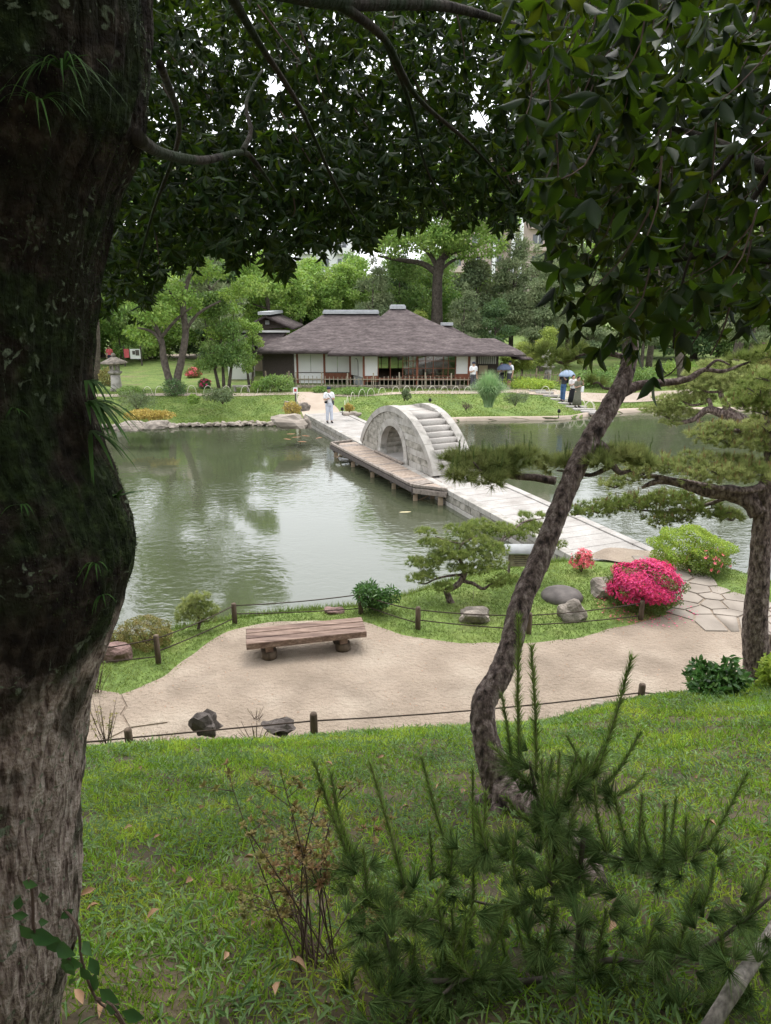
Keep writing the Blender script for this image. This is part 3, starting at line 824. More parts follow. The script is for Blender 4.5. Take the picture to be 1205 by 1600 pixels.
box('gable_ornament', (gx(417), 55.3, gz_(504)), (.3, .08, .3), M_ridge, go)
box('wall', ((gx(380) + gx(445)) / 2, 56, (gz_(515) + .95) / 2), (gx(445) - gx(380), .2, gz_(515) - .95), M_inner, go)
box('fascia', ((gx(376) + gx(452)) / 2, 55.3, gz_(518)), (gx(452) - gx(376), .12, .16), M_plaster, go)
slab_roof('roof', [(gx(360), 52.8, gz_(540)), (gx(440), 52.8, gz_(535)), (gx(445), 55.6, gz_(519)), (gx(376), 55.6, gz_(519))], [(0, 1, 2, 3)], .12, M_roof, go)
box('ridge_cap', (gx(415), 58, A[1][2] + .12), (.9, 7, .22), M_ridge, go)
sd = thing('white_shed', 'small white plastered shed half hidden by the trees beside the pavilion', 'shed', (D(373, 590, 50).x, 51, .95))
box('wall', (D(373, 570, 50).x, 51, 1.95), (1.5, 2, 2.0), M_plaster, sd)
slab_roof('roof', [(D(350, 570, 50).x, 49.6, 2.9), (D(396, 570, 50).x, 49.6, 2.9), (D(396, 570, 50).x, 51, 3.4), (D(350, 570, 50).x, 51, 3.4), (D(350, 570, 50).x, 52.4, 2.9), (D(396, 570, 50).x, 52.4, 2.9)], [(0, 1, 2, 3), (3, 2, 5, 4)], .12, M_roof, sd)

# apartment blocks far behind
def block(label, x0, x1, Y, z1, m, cols, rows, zs=3.0):
    t = thing('apartment_building', label, 'building', ((x0 + x1) / 2, Y, 1))
    box('wall', ((x0 + x1) / 2, Y + 6, z1 / 2), (x1 - x0, 12, z1), m, t)
    dx = (x1 - x0) / cols
    for r_ in range(rows):
        for c in range(cols):
            x = x0 + dx * (c + .5); z = 1.9 + zs * r_ + .6
            if z > z1 - 1: continue
            w_ = box('window', (x, Y - .02, z), (dx * .5, .1, 1.6), M_glassd, t)
            box('frame', (x, Y - .06, z), (.08, .08, 1.6), M_white, w_)
            if c % 2 == 0: box('balcony', (x, Y - .55, z - 1.05), (dx * .9, 1.0, .9), m, t)
    box('parapet', ((x0 + x1) / 2, Y + 6, z1 + .3), (x1 - x0 + .3, 12.3, .6), M_white, t)
    return t
t = block('pinkish apartment block with white downpipes showing behind the trees over the pavilion roof', 9, 27, 112, 27, M_apart, 6, 8)
for u in (771, 800, 812): box('downpipe', (D(u, 420, 111).x, 110.9, 13), (.5, .5, 24), M_white, t)
block('pale grey apartment block rising behind the bright trees over the left roof', -14, -5.5, 120, 16.5, M_apart2, 3, 5)
block('tall pale pink apartment block behind the far bank under the dark canopy', -38, -26, 125, 27, M_apart, 4, 8)
block('grey apartment block far behind the pines on the side of the stepping stones', 48, 66, 118, 18, M_apart2, 5, 5)

# ================================================================ LEAFY THINGS
def blob_leaves(blobs, n, size, shell=.55, flat=0., tmpl='quad', asp=.55, up=.35):
    """leaf pieces spread through the outer part of uneven clumps; blobs = [(centre, (rx,ry,rz))]"""
    vol = np.array([b[1][0] * b[1][1] + b[1][0] * b[1][2] for b in blobs]); vol = vol / vol.sum()
    idx = rng.choice(len(blobs), n, p=vol)
    C = np.array([tuple(b[0]) for b in blobs])[idx]; Rr = np.array([b[1] for b in blobs])[idx]
    d = rdir(n)
    r = 1 - shell * rng.random(n) ** 1.7
    # lumps on each clump
    lump = 1 + .16 * np.sin(d[:, 0] * 5 + idx * 1.7) * np.sin(d[:, 1] * 6 + idx) + .12 * np.sin(d[:, 2] * 9 + idx * 2.1 + d[:, 0] * 7)
    P = C + d * Rr * (r * lump)[:, None]
    N = nrm(d * .5 + np.array([0, 0, up]) + rdir(n) * .9)
    Dr = nrm(rdir(n) + d * .5 - np.array([0, 0, .15]))
    L = size * rng.uniform(.7, 1.35, n)
    return scatter(LEAF_V if tmpl == 'leaf' else QUAD_V, LEAF_F if tmpl == 'leaf' else QUAD_F, P, Dr, N, L, L * asp)
def needle_tufts(P, Dr, k, L, w, spread=.7, jit=.15):
    n = len(P)
    Pn = np.repeat(P, k, 0); Dn = np.repeat(nrm(Dr), k, 0)
    d = nrm(Dn + rdir(n * k) * spread)
    Ln = L * rng.uniform(1 - jit * 2, 1 + jit, n * k)
    return scatter(NEED_V, NEED_F, Pn + rdir(n * k) * .004, d, rdir(n * k), Ln, w)

# ---- prototypes of the far trees (built at the origin, foot at z=0)
def crown_broad(h, r, seed, n, size, low=.3):
    rs = random.Random(seed); blobs = []
    for i in range(26):
        a = rs.uniform(0, 6.28); t = rs.random()
        z = h * (low + (1 - low) * t * .93); rr = r * math.sin(math.pi * min(.97, .18 + .8 * t)) * rs.uniform(.25, .85)
        s = r * rs.uniform(.2, .38)
        blobs.append(((rr * math.cos(a), rr * math.sin(a), z), (s, s, s * .62)))
    return blob_leaves(blobs, n, size)
def crown_pine(h, r, seed, n, size):
    rs = random.Random(seed); P = []; lay = []
    nl = 9
    for i in range(nl):
        t = (i + .5) / nl; z = h * (.3 + .7 * t); rad = r * (1.05 - .75 * t)
        for k in range(3 if i < nl - 1 else 1):
            a = rs.uniform(0, 6.28); q = rad * rs.uniform(.3, .7) if i < nl - 1 else 0
            lay.append(((q * math.cos(a), q * math.sin(a), z + rs.uniform(-.2, .2)), (rad * .45, rad * .45, h * .035)))
    V, F = blob_leaves(lay, n, size, shell=.9, asp=.22, up=.2)
    return V, F, lay
def trunk_geo(h, r0, lean=(0, 0), seed=0, limbs=5, crown_r=3.):
    rs = random.Random(seed)
    pts = [(0, 0, -.2)] + [(lean[0] * t + rs.uniform(-.1, .1) * h * .06, lean[1] * t, h * .8 * t) for t in (.2, .45, .7, 1)]
    gs = [tube_geo(pts, [r0 * 1.25, r0, r0 * .8, r0 * .55, r0 * .2], 8, 3, .12, 2.)]
    for i in range(limbs):
        t = rs.uniform(.35, .85); z = h * .8 * t; a = rs.uniform(0, 6.28); L = crown_r * rs.uniform(.5, .95)
        b0 = Vector((lean[0] * t, lean[1] * t, z)); e = b0 + Vector((math.cos(a) * L, math.sin(a) * L, h * .12 * rs.uniform(.2, 1.3)))
        m_ = b0.lerp(e, .5) + Vector((0, 0, .05 * h * rs.uniform(-.5, 1)))
        gs.append(tube_geo([b0, m_, e], [r0 * .42, r0 * .28, r0 * .08], 5, 3, 0))
    V, F = merge_geo(gs)
    return V, fixf(F)
_tp = {}
def proto(kind, seed, mm, h=10., r=3.6, n=11000, size=.26, r0=.22, bark=None, lean=(0, 0), low=.3):
    key = (kind, seed, mm.name, h, r)
    if key not in _tp:
        if kind == 'broad': V, F = crown_broad(h, r, seed, n, size, low)
        else: V, F, _ = crown_pine(h, r, seed, n, size)
        cm = mesh_np('crown', V, F, mm)
        tv, tf = trunk_geo(h, r0, lean, seed, 6, r)
        tm = bpy.data.meshes.new('trunk'); tm.from_pydata([tuple(map(float, v)) for v in tv], [], tf); tm.materials.append(bark or M_bark_far)
        _tp[key] = (cm, tm)
    return _tp[key]
def far_tree(kind, x, y, label, group, pm, sc=1., rz=0, catn='tree', nm=None, zs=1.):
    cm, tm = pm
    z = gz1(x, y)
    t = thing(nm or ('pine_tree' if kind == 'pine' else 'broadleaf_tree'), label, catn, (x, y, z), group)
    link('trunk', tm, t, (x, y, z), rot=(0, 0, rz), scale=(sc, sc, sc * zs))
    c = link('crown', cm, t, (x, y, z), rot=(0, 0, rz), scale=(sc, sc, sc * zs))
    return t
B = {k: BROADM[i] for i, k in enumerate(('fresh', 'mid', 'deep', 'yellow', 'greyed'))}
pF1 = proto('broad', 1, B['fresh']); pF2 = proto('broad', 2, B['mid'], 11, 3.8); pF3 = proto('broad', 3, B['deep'], 10, 3.9)
pF4 = proto('broad', 4, B['yellow'], 7, 3.0, 9000, .2); pF5 = proto('broad', 5, B['greyed'], 10, 3.4); pF6 = proto('broad', 6, B['fresh'], 12, 4.4, 14000)
pP1 = proto('pine', 7, M_farneedle, 9, 2.9, 12000, .3, .17); pP2 = proto('pine', 8, M_farneedle, 11, 3.4, 14000, .32, .2); pP3 = proto('pine', 9, M_farneedle, 4.0, 1.9, 7000, .2, .12)
def TX(u, Y): return D(u, 500, Y).x
# the backdrop row behind everything: trees one can just tell apart
back = [(-60, 84, pF3, 1.25), (-52, 78, pF2, 1.2), (-45, 82, pF6, 1.0), (-37, 80, pF2, 1.15), (-30, 76, pF1, 1.1), (-24, 82, pF3, 1.15), (-18.5, 78, pF6, .85), (-13, 80, pF1, .95), (-8, 76, pF6, .8), (-3.5, 80, pF2, .92), (1, 76, pF1, .95), (5.5, 82, pF3, 1.05), (24, 84, pF2, 1.15), (29.5, 80, pF3, 1.2), (35, 84, pF2, 1.2), (41, 80, pF6, 1.1), (48, 84, pF3, 1.3), (56, 80, pF2, 1.3), (65, 84, pF3, 1.3), (10, 86, pF5, .62), (15, 88, pF3, .6), (20, 86, pF5, .65)]
for i, (x, y, pm, sc) in enumerate(back):
    far_tree('broad', x, y, 'tall distant tree of the last row, ' + ('leftmost, hidden beyond the mossy trunk', 'far left beyond the mossy trunk', 'behind the twin stemmed tree, first', 'behind the stone lantern', 'behind the notice sign', 'beside the pale pink block', 'behind the twin stems', 'over the outbuilding', 'in front of the pale grey block', 'beside the pale grey block', 'over the long ridge cap', 'left of the camphor crown', 'behind the camphor trunk', 'right of the pink block', 'behind the pale square lantern', 'over the blue umbrella', 'left of the leaning trunk', 'behind the leaning trunk', 'right of the leaning trunk', 'over the pink parasol', 'small, at the foot of the pink block', 'small dark, before the white downpipes', 'small greyish, at the corner of the pink block')[i], 'trees in the last row behind the garden', pm, sc, i * 1.3)
dense1 = proto('broad', 21, B['fresh'], 9, 4.2, 15000, .27, low=.05); dense2 = proto('broad', 22, B['mid'], 9.5, 4.2, 15000, .27, low=.05); dense3 = proto('broad', 23, B['deep'], 9, 4.0, 15000, .27, low=.04)
wall = [(-44, 66), (-38, 68), (-32, 66), (-27, 69), (-22, 67), (-17.5, 70), (-13.5, 67), (-10, 70), (-6.8, 68.5), (-3, 70), (.5, 69), (4, 71), (9, 74), (19, 73), (24, 70), (28.5, 67), (33, 65), (38, 68), (43, 66), (49, 68), (55, 64), (62, 66)]
WL = ['behind the mossy trunk at the far edge', 'second beyond the mossy trunk', 'behind the stone lantern with the dark roof', 'behind the notice board', 'just past the notice board', 'behind the twin stemmed tree', 'between the twin stems and the outbuilding', 'directly behind the gabled outbuilding', 'behind the start of the long ridge cap', 'behind the middle of the long ridge cap', 'behind the dip between the two roofs', 'beside the thick trunk of the camphor', 'below the pink apartment block', 'beside the white downpipes', 'behind the small bright maple', 'behind the pale square lantern', 'behind the pale blue umbrella', 'behind the landing with the hoops', 'left of the leaning bare trunk', 'between the bare pine trunks', 'beyond the pink parasol', 'last one beyond the pink parasol']
for i, ((x, y), wl) in enumerate(zip(wall, WL)):
    far_tree('broad', x, y, 'dense bushy tree of the green wall, ' + wl, 'bushy trees of the green wall behind the lawns', (dense1, dense2, dense3)[(i * 2 + i // 3) % 3], (.92, 1.0, .85, 1.05)[i % 4] * (1.25 if i > 12 or i < 5 else 1.), i * 1.9)
NT = [
 # kind, u, Y, proto, scale, label
 ('broad', 470, 66, pF1, .8, 'fresh green tree behind the ridge of the left pavilion roof'),
 ('pine', 583, 62, pP1, .95, 'slim pine with a thin bare trunk rising behind the long ridge cap'),
 ('broad', 530, 68, pF6, .72, 'round bright tree between the slim pine and the gabled outbuilding'),
 ('broad', 625, 66, pF2, .85, 'mid green tree directly behind the pavilion, next to the slim pine'),
 ('pine', 725, 57, pP1, .72, 'layered pine just right of the thick dark trunk behind the roof'),
 ('pine', 800, 62, pP2, 1.0, 'tall pine covering the building between its white downpipes'),
 ('broad', 742, 63, pF5, .85, 'greyish tree between the camphor trunk and the downpipes'),
 ('pine', 832, 60, pP1, 1.05, 'slender pine before the side of the building with downpipes'),
 ('pine', 850, 56, pP2, .8, 'pale layered pine standing in front of the building with white downpipes'),
 ('broad', 775, 57, pF3, .52, 'dark rounded evergreen behind the falling edge of the roof'),
 ('broad', 655, 60, pF4, .62, 'low yellowish tree peeping over the roof beside the thick trunk'),
 ('pine', 920, 52, pP1, .75, 'grey green pine behind the stone lantern by the bamboo fence'),
 ('pine', 890, 60, pP2, .95, 'tall pine behind the couple under the dark umbrella'),
 ('broad', 860, 50, pF4, .50, 'yellow green maple at the end of the pavilion roof'),
 ('broad', 820, 49.5, pF4, .36, 'small bright maple beside the low side roof'),
 ('broad', 980, 62, pF5, 1.0, 'greyish tree behind the pines on the lantern side'),
 ('broad', 1130, 66, pF2, 1.0, 'leafy tree between the two leaning bare trunks'),
 ('broad', 1240, 60, pF3, 1.15, 'dark tree at the far end of the lawn with the stepping stones'),
 ('pine', 1010, 55, pP1, .8, 'layered pine behind the stepping stone landing'),
 ('broad', 140, 60, pF2, 1.1, 'large tree behind the mossy trunk and the stone lantern with the dark roof'),
 ('broad', 60, 52, pF3, 1.0, 'dark tree across the pond behind the mossy trunk'),
 ('broad', -80, 50, pF6, 1.0, 'tall tree on the far bank beyond the mossy trunk'),
 ('broad', 215, 66, pF5, 1.0, 'greyish tree behind the notice board across the pond'),
 ('pine', 330, 58, pP2, .95, 'pine behind the twin stemmed tree'),
 ('broad', 420, 62, pF1, .95, 'bright tree behind the gabled outbuilding'),
 ('broad', 360, 66, pF3, .95, 'deep green tree between the twin stemmed tree and the outbuilding'),
 ('broad', 1330, 52, pF2, 1.1, 'tree at the far bend of the pond beyond the stepping stones'),
 ('pine', 1180, 50, pP2, .8, 'pine behind the twisted waterside pine on the far bank'),
]
for i, (k, u, Y, pm, sc, lb) in enumerate(NT):
    far_tree(k, TX(u, Y), Y, lb, None, pm, sc, i * 2.1)
for i, (x, y) in enumerate(((-7, -3.5), (-2.6, -6), (2.2, -6.2), (7.5, -5), (-9.5, 1.5), (-12, 6), (11, -1))):  # trees out of view, added to block low light from behind the viewer
    far_tree('broad', x, y, ('unseen low dark evergreen added for shade behind the mossy trunk', 'unseen evergreen added for shade at the back of the rise', 'unseen evergreen added for shade beside the back of the rise', 'unseen dark evergreen added for shade near the overhanging tree', 'unseen evergreen added for shade beside the mossy tree', 'unseen evergreen added for shade at the pond end of the path', 'unseen evergreen added for shade beyond the overhanging tree')[i], 'unseen evergreens added around the viewer for shade', (dense3, dense2)[i % 2], .95, i * 2.3)
# leaning bare trunks on the far right lawn
for u, v0, u1, v1, Y, rr, lb in ((1072, 556, 1035, 440, 50, .3, 'bare leaning pine trunk behind the forked branch of the foreground pine'), (1152, 524, 1178, 420, 60, .36, 'second bare pine trunk, thicker and straighter, near the pink parasol'), (148, 590, 140, 400, 49, .3, 'bare dark trunk beside the stone lantern with the dark roof'), (1018, 530, 1022, 420, 58, .25, 'thin bare trunk just beside the leaning pine trunk across the pond')):
    a = D(u, v0, Y); b_ = D(u1, v1, Y); a.z = gz1(a.x, a.y)
    top = b_ + (b_ - a) * .8
    t = thing('bare_pine', lb, 'tree', tuple(a))
    tube('trunk', [a - Vector((0, 0, .2)), a.lerp(b_, .5) + Vector((.2, 0, 0)), b_, top], [rr * 1.1, rr * .85, rr * .7, rr * .3], M_bark_far, t, 10, 4, .1, 2)
    bl = [((top.x + random.uniform(-2.5, 2.5), top.y + random.uniform(-2, 2), top.z + random.uniform(-1.2, 1)), (1.3, 1.3, .4)) for _ in range(9)]
    V, F = blob_leaves(bl, 6000, .3, .9, asp=.2)
    put('crown', V, F, M_farneedle, t)

# the great camphor behind the roof
ct = thing('camphor_tree', 'big spreading tree with a thick dark trunk and fresh green crown behind the pavilion roof', 'tree', (D(684, 500, 64).x, 64, gz1(5, 64)))
c0 = D(684, 500, 64); px = 64 * 1.02 / 1110
tube('trunk', [(c0.x, 64, 0.8), D(683, 470, 64), D(684, 432, 64), D(690, 405, 64)], [.65, .45, .42, .36], M_bark_far, ct, 12, 4, .1, 2)
for pts, rr in (([(684, 428), (660, 412), (625, 406), (590, 400)], .3), ([(688, 410), (705, 395), (740, 385), (775, 375)], .3), ([(684, 420), (672, 398), (650, 375), (640, 350)], .25), ([(690, 405), (700, 375), (705, 340)], .3), ([(686, 425), (712, 405), (745, 402), (770, 398)], .15)):
    tube('limb', [D(u, v, 64 + .4 * i) for i, (u, v) in enumerate(pts)], [rr, rr * .8, rr * .6, rr * .3][:len(pts)], M_bark_far, ct, 7, 4, .1, 2)
bl = []
for i in range(85):
    a = random.uniform(0, 6.28); q = random.random() ** .6
    u = 680 + 118 * q * math.cos(a); v = 335 - 75 * q * math.sin(a)
    if v > 385 and 650 < u < 720: continue
    if v > 396: v = 396
    p = D(u, v, 64 + random.uniform(-5, 4)); s = random.uniform(.8, 1.5)
    bl.append((tuple(p), (s, s, s * .6)))
V, F = blob_leaves(bl, 36000, .25); put('crown', V, F, B['fresh'], ct)

# twin-stemmed tree on the left bank
tt = thing('twin_stemmed_tree', 'spreading bright green tree with two mossy stems on the far left lawn', 'tree', tuple(GG(280, 612)))
f0 = GG(282, 614); Yt = f0.y
tube('trunk', [f0 - Vector((0, 0, .2)), D(276, 600, Yt), D(284, 560, Yt), D(290, 520, Yt), D(286, 470, Yt), D(300, 420, Yt)], [.36, .24, .2, .2, .16, .08], M_bark_far, tt, 9, 4, .15, 3)
tube('trunk', [f0 + Vector((-.2, .1, -.2)), D(264, 590, Yt), D(256, 560, Yt), D(250, 525, Yt), D(225, 480, Yt)], [.36, .22, .2, .16, .07], M_bark_far, tt, 9, 4, .15, 3)
for pts in ([(256, 545), (240, 520), (215, 512)], [(288, 520), (310, 490), (345, 470)], [(286, 480), (260, 450), (235, 440)], [(250, 530), (275, 500), (300, 480)]):
    tube('limb', [D(u, v, Yt - .3 * i) for i, (u, v) in enumerate(pts)], [.12, .09, .04], M_bark_far, tt, 6, 4, .1, 3)
bl = []
for i in range(95):
    u = random.uniform(160, 405); vlo = 545 if u < 235 else (520 if u > 330 else 505)
    v = random.uniform(255, vlo)
    if ((u - 285) / 130) ** 2 + ((v - 390) / 150) ** 2 > 1.05: continue
    p = D(u, v, Yt + random.uniform(-3.2, 3.2)); s = random.uniform(.45, 1.15)
    bl.append((tuple(p), (s, s, s * .55)))
V, F = blob_leaves(bl, 42000, .19); put('crown', V, F, B['fresh'], tt)
# small trees between it and the pavilion
def small_tree(u, v, vtop, wpx, mm, lb, n=7000, size=.14, nb=22, stems=2, name='small_tree', vlow=None, catn='tree', asp=.5, group=None):
    f = GG(u, v); px = (f.y * .957 + (6.4 - f.z) * .289) / 1110
    h = (v - vtop) * px; r = wpx * px / 2
    t = thing(name, lb, catn, tuple(f), group)
    for k in range(stems):
        dx = (k - (stems - 1) / 2) * r * .5
        tube('trunk', [f + Vector((dx * .3, 0, -.1)), f + Vector((dx * .7, .1, h * .35)), f + Vector((dx, -.1, h * .8))], [.035 * h ** .5 * 1.4, .03 * h ** .5, .01], M_bark_far, t, 6, 3, .1)
    lo = .25 if vlow is None else (v - vlow) / (v - vtop)
    bl = []
    for i in range(nb):
        a = random.uniform(0, 6.28); tz = random.random(); rr = r * (1 - .5 * tz) * random.random() ** .5 * .8
        s = r * random.uniform(.2, .42)
        bl.append(((f.x + rr * math.cos(a), f.y + rr * math.sin(a), f.z + h * (lo + (1 - lo) * tz * .92)), (s, s, s * .6)))
    V, F = blob_leaves(bl, n, size, asp=asp); put('crown', V, F, mm, t)
    return t
small_tree(350, 606, 455, 95, B['mid'], 'slender leafy tree between the twin stemmed tree and the pavilion', 14000, .15, 34, 3, vlow=575)
small_tree(392, 604, 500, 60, B['fresh'], 'light feathery maple drooping beside the boarded wall of the pavilion', 7000, .12, 20, 2)
small_tree(243, 560, 515, 60, B['greyed'], 'small gnarled tree on the lawn behind the stone lantern', 2500, .14, 10, 1)
small_tree(190, 570, 490, 70, B['mid'], 'small tree behind the notice board', 5000, .18, 16, 1)
small_tree(790, 590, 556, 40, B['yellow'], 'small lime green bush behind the umbrella couple', 2500, .12, 10, 1)
small_tree(905, 560, 505, 90, M_farneedle, 'clipped pine with spreading needles over the bamboo fence', 8000, .2, 20, 1, asp=.15)
small_tree(840, 575, 520, 70, M_farneedle, 'drooping pine between the pavilion and the stone lantern', 8000, .22, 20, 1, asp=.12)

# ---- shrubs
def shrub(name, u, v, wpx, hpx, mm, lb, n=3000, size=.05, group=None, catn='shrub', tmpl='quad', asp=.5, lumps=1, bloom=None, bn=0, bs=.04, z0=.7, twigs=5, front=False, sq=1., shell=.35):
    f = GG(u, v, z0); px = (f.y * .957 + (6.4 - f.z) * .289) / 1110
    w_ = wpx * px / 2; h = hpx * px
    t = thing(name, lb, catn, tuple(f), group)
    gs = []
    for k in range(twigs):
        a = k * 2.4; e = f + Vector((math.cos(a) * w_ * .55, math.sin(a) * w_ * .5, h * .7))
        gs.append(tube_geo([f + Vector((0, 0, -.05)), f.lerp(e, .5) + Vector((0, 0, h * .1)), e], [.012 + h * .012, .01 + h * .006, .004], 5, 2))
    V, F = merge_geo(gs); put('stems', V, fixf(F), M_twig, t)
    if lumps <= 1:
        bl = [((f.x, f.y, f.z + h * .48), (w_, w_ * .9 * sq, h * .52))]
    else:
        bl = []
        for k in range(lumps):
            a = random.uniform(0, 6.28); q = random.random() ** .5 * .62; s = random.uniform(.32, .5)
            bl.append(((f.x + w_ * q * math.cos(a), f.y + w_ * q * math.sin(a) * sq, f.z + h * (.35 + .42 * random.random())), (w_ * s, w_ * s, h * s * .7)))
    V, F = blob_leaves(bl, n, size, shell, tmpl=tmpl, asp=asp)
    put('foliage', V, F, mm, t)
    if bloom is not None:
        # little five-petalled flowers sitting on the outside
        c0_ = np.array([f.x, f.y, f.z + h * .48]); d = rdir(bn * 4, -.25, 1)
        keep = (np.sin(d[:, 0] * 4 + 1) + np.sin(d[:, 1] * 5) + np.sin(d[:, 2] * 6 + 2) + rng.normal(0, .8, len(d)) > -.55 if not front else (d[:, 0] * -.5 - d[:, 1] * .35 + d[:, 2] * .75 + rng.normal(0, .3, len(d)) + .3 * np.sin(d[:, 0] * 7) * np.sin(d[:, 1] * 6 + d[:, 2] * 5) > .06))
        d = d[keep][:bn]; m_ = len(d)
        lum = 1 + .09 * np.sin(d[:, 0] * 5 + 1) * np.sin(d[:, 1] * 6 + 2) + .08 * np.sin(d[:, 2] * 8 + d[:, 0] * 4)
        P = c0_ + d * np.array([w_ * 1.0, w_ * .92, h * .53]) * (lum * (1 + .05 * rng.normal(0, 1, m_)))[:, None]
        ax = nrm(d + rdir(m_) * .35); s0 = nrm(np.cross(ax, rdir(m_))); s1 = np.cross(ax, s0)
        gs = []
        for k in range(5):
            an = k * 2 * np.pi / 5
            dr_ = s0 * np.cos(an) + s1 * np.sin(an) + ax * .45
            gs.append(scatter(QUAD_V, QUAD_F, P, dr_, ax, bs * rng.uniform(.8, 1.2, m_), bs * .7))
        V, F = cat(gs); put('blossom', V, F, bloom, t)
    return t
shrub('azalea_bush', 1005, 948, 102, 70, M_azl, 'large rounded azalea bush covered in bright pink blossom beside the gravel path', 14000, .033, shell=.15, bloom=M_pink, bn=3600, bs=.032, front=True)
shrub('azalea_bush', 908, 893, 34, 34, M_azr, 'small open azalea with coral pink flowers standing near the causeway edge', 700, .045, lumps=6, bloom=M_pink2, bn=170, bs=.04)
shrub('azalea_bush', 1100, 897, 68, 40, M_azl, 'low green azalea with only a few pink flowers in front of the bright clipped bush', 3500, .04, bloom=M_pink2, bn=45, bs=.045)
shrub('clipped_bush', 1076, 884, 108, 60, M_bright, 'large bright lime green clipped bush at the waterside by the causeway', 18000, .042, lumps=1, shell=.13)
shrub('clipped_bush', 230, 1008, 74, 44, M_azr, 'round clipped azalea with bronze leaf tips beside the rope fence near the bench', 11000, .026, shell=.13)
shrub('clipped_bush', 182, 1010, 30, 26, M_azr, 'small clipped bush half hidden by the mossy trunk', 1500, .03)
shrub('leafy_shrub', 592, 952, 78, 42, M_deep, 'glossy dark green shrub at the pond edge behind the bench', 1700, .10, tmpl='leaf', asp=.3, lumps=7)
shrub('leafy_shrub', 1114, 1098, 92, 66, M_deep, 'glossy green shrub growing at the foot of the right pine by the path', 1100, .10, tmpl='leaf', asp=.42, lumps=8)
shrub('leafy_shrub', 1212, 1090, 60, 75, M_bright, 'yellow green shrub behind the right pine trunk', 1600, .06, lumps=6)
shrub('leafy_shrub', 812, 884, 40, 22, M_deep, 'low green plant under the notice board at the bank', 500, .06, lumps=5, z0=.6)
def far_shrub(u, v, w_, h, m, lb, n=1500, size=.1, **k): return shrub('shrub', u, v, w_, h, m, lb, n, size, z0=.9, **k)
far_shrub(273, 618, 36, 26, B['deep'], 'dark leafy shrub at the foot of the twin stemmed tree')
far_shrub(303, 590, 22, 14, M_azr, 'reddish round azalea on the lawn behind the twin stemmed tree', bloom=M_pink2, bn=60, bs=.12)
far_shrub(320, 607, 18, 14, B['deep'], 'small red flowering bush under the slender leafy tree', bloom=M_pink, bn=40, bs=.1)
far_shrub(348, 630, 55, 26, B['greyed'], 'grey green spreading bush on the bank edge below the slender tree', 2500, .1, lumps=8)
far_shrub(303, 629, 15, 12, B['fresh'], 'tiny bright green plant beside the hoops on the bank')
far_shrub(215, 640, 62, 30, B['greyed'], 'sprawling low pine on the left bank above the golden hedge', 2500, .12, lumps=8, asp=.2)
far_shrub(205, 618, 40, 14, B['mid'], 'low green planting in front of the stone lantern')
far_shrub(235, 655, 80, 13, M_gold, 'golden yellow low hedge lying over the shore stones', 4500, .1, lumps=14, sq=.4)
far_shrub(457, 648, 26, 20, M_gold, 'small golden bush on the boulder beside the causeway end', 1200, .08)
far_shrub(170, 602, 24, 26, M_azr, 'dark reddish bush beside the stone lantern base', 1200, .12)
far_shrub(556, 616, 100, 10, B['mid'], 'long low green hedge in front of the pavilion fence', 5000, .1, lumps=16, sq=.3)
far_shrub(505, 613, 34, 8, B['mid'], 'low clump closing the end of the long hedge', 1500, .1, lumps=5)
far_shrub(632, 625, 22, 16, B['greyed'], 'small greyish bush on the lawn between hedge and tussock', 900, .09, lumps=4)
far_shrub(546, 643, 22, 13, M_gold, 'small ochre bush beside the hoops near the causeway end', 900, .08, lumps=4)
far_shrub(805, 633, 44, 20, B['greyed'], 'small sprawling juniper on the lawn beside the tall grass tussock', 1800, .1, lumps=6, asp=.2)
far_shrub(728, 640, 20, 10, M_twig, 'little dry twiggy plant on the lawn in front of the tussock', 300, .1, lumps=4, asp=.15)
far_shrub(830, 607, 110, 15, M_bright, 'long bright low hedge behind the bamboo fence by the lantern', 5000, .11, lumps=16, sq=.4)
far_shrub(925, 604, 80, 24, B['mid'], 'bushy pine and green shrubs behind the stepping stone path', 4000, .13, lumps=12)
far_shrub(990, 600, 80, 26, B['mid'], 'broad low green shrub behind the landing lawn', 4000, .14, lumps=12)
far_shrub(1080, 585, 120, 20, B['fresh'], 'wide bright ground shrub on the far lawn behind the twisted pine', 4000, .16, lumps=14)
far_shrub(1190, 590, 90, 40, M_azr, 'yellowish shrub with reddish tips beyond the twisted pine', 4000, .14, lumps=12)
far_shrub(250, 560, 60, 16, B['mid'], 'low round bush on the far lawn behind the gnarled tree', 2500, .15, lumps=8)
far_shrub(345, 566, 60, 22, B['deep'], 'dark evergreen shrub behind the reddish azalea', 2500, .15, lumps=8)
far_shrub(440, 612, 60, 26, B['mid'], 'loose green shrub beside the bamboo fence below the boarded wall', 2500, .12, lumps=8)
far_shrub(410, 612, 40, 22, B['fresh'], 'light green shrub beside the wooden bench in the pavilion garden', 1800, .12, lumps=7)

# tall grass tussock
f = GG(763, 636); px = (f.y * .957 + 5.5 * .289) / 1110
tg = thing('grass_tussock', 'tall fountain shaped tussock of green pampas grass on the far lawn', 'grass tussock', tuple(f))
n = 2600; a = rng.uniform(0, 6.28, n); q = rng.random(n)
gs = []
base = np.array([f.x, f.y, f.z]) + np.stack([np.cos(a) * .22 * q, np.sin(a) * .22 * q, np.zeros(n)], 1)
Vs = []; Fs = []
Lh = rng.uniform(1.5, 2.2, n); out = rng.uniform(.15, 1.2, n)
seg = 5
for i in range(seg + 1):
    t = i / seg
    c = base + np.stack([np.cos(a) * out * t ** 1.5, np.sin(a) * out * t ** 1.5, Lh * (t - .38 * out / 1.1 * t ** 3 * 1.35)], 1)
    s = np.stack([-np.sin(a), np.cos(a), np.zeros(n)], 1) * (.016 * (1 - t * .9))[..., None] if False else np.stack([-np.sin(a), np.cos(a), np.zeros(n)], 1) * (.016 * (1 - t * .9))
    Vs += [c - s, c + s]
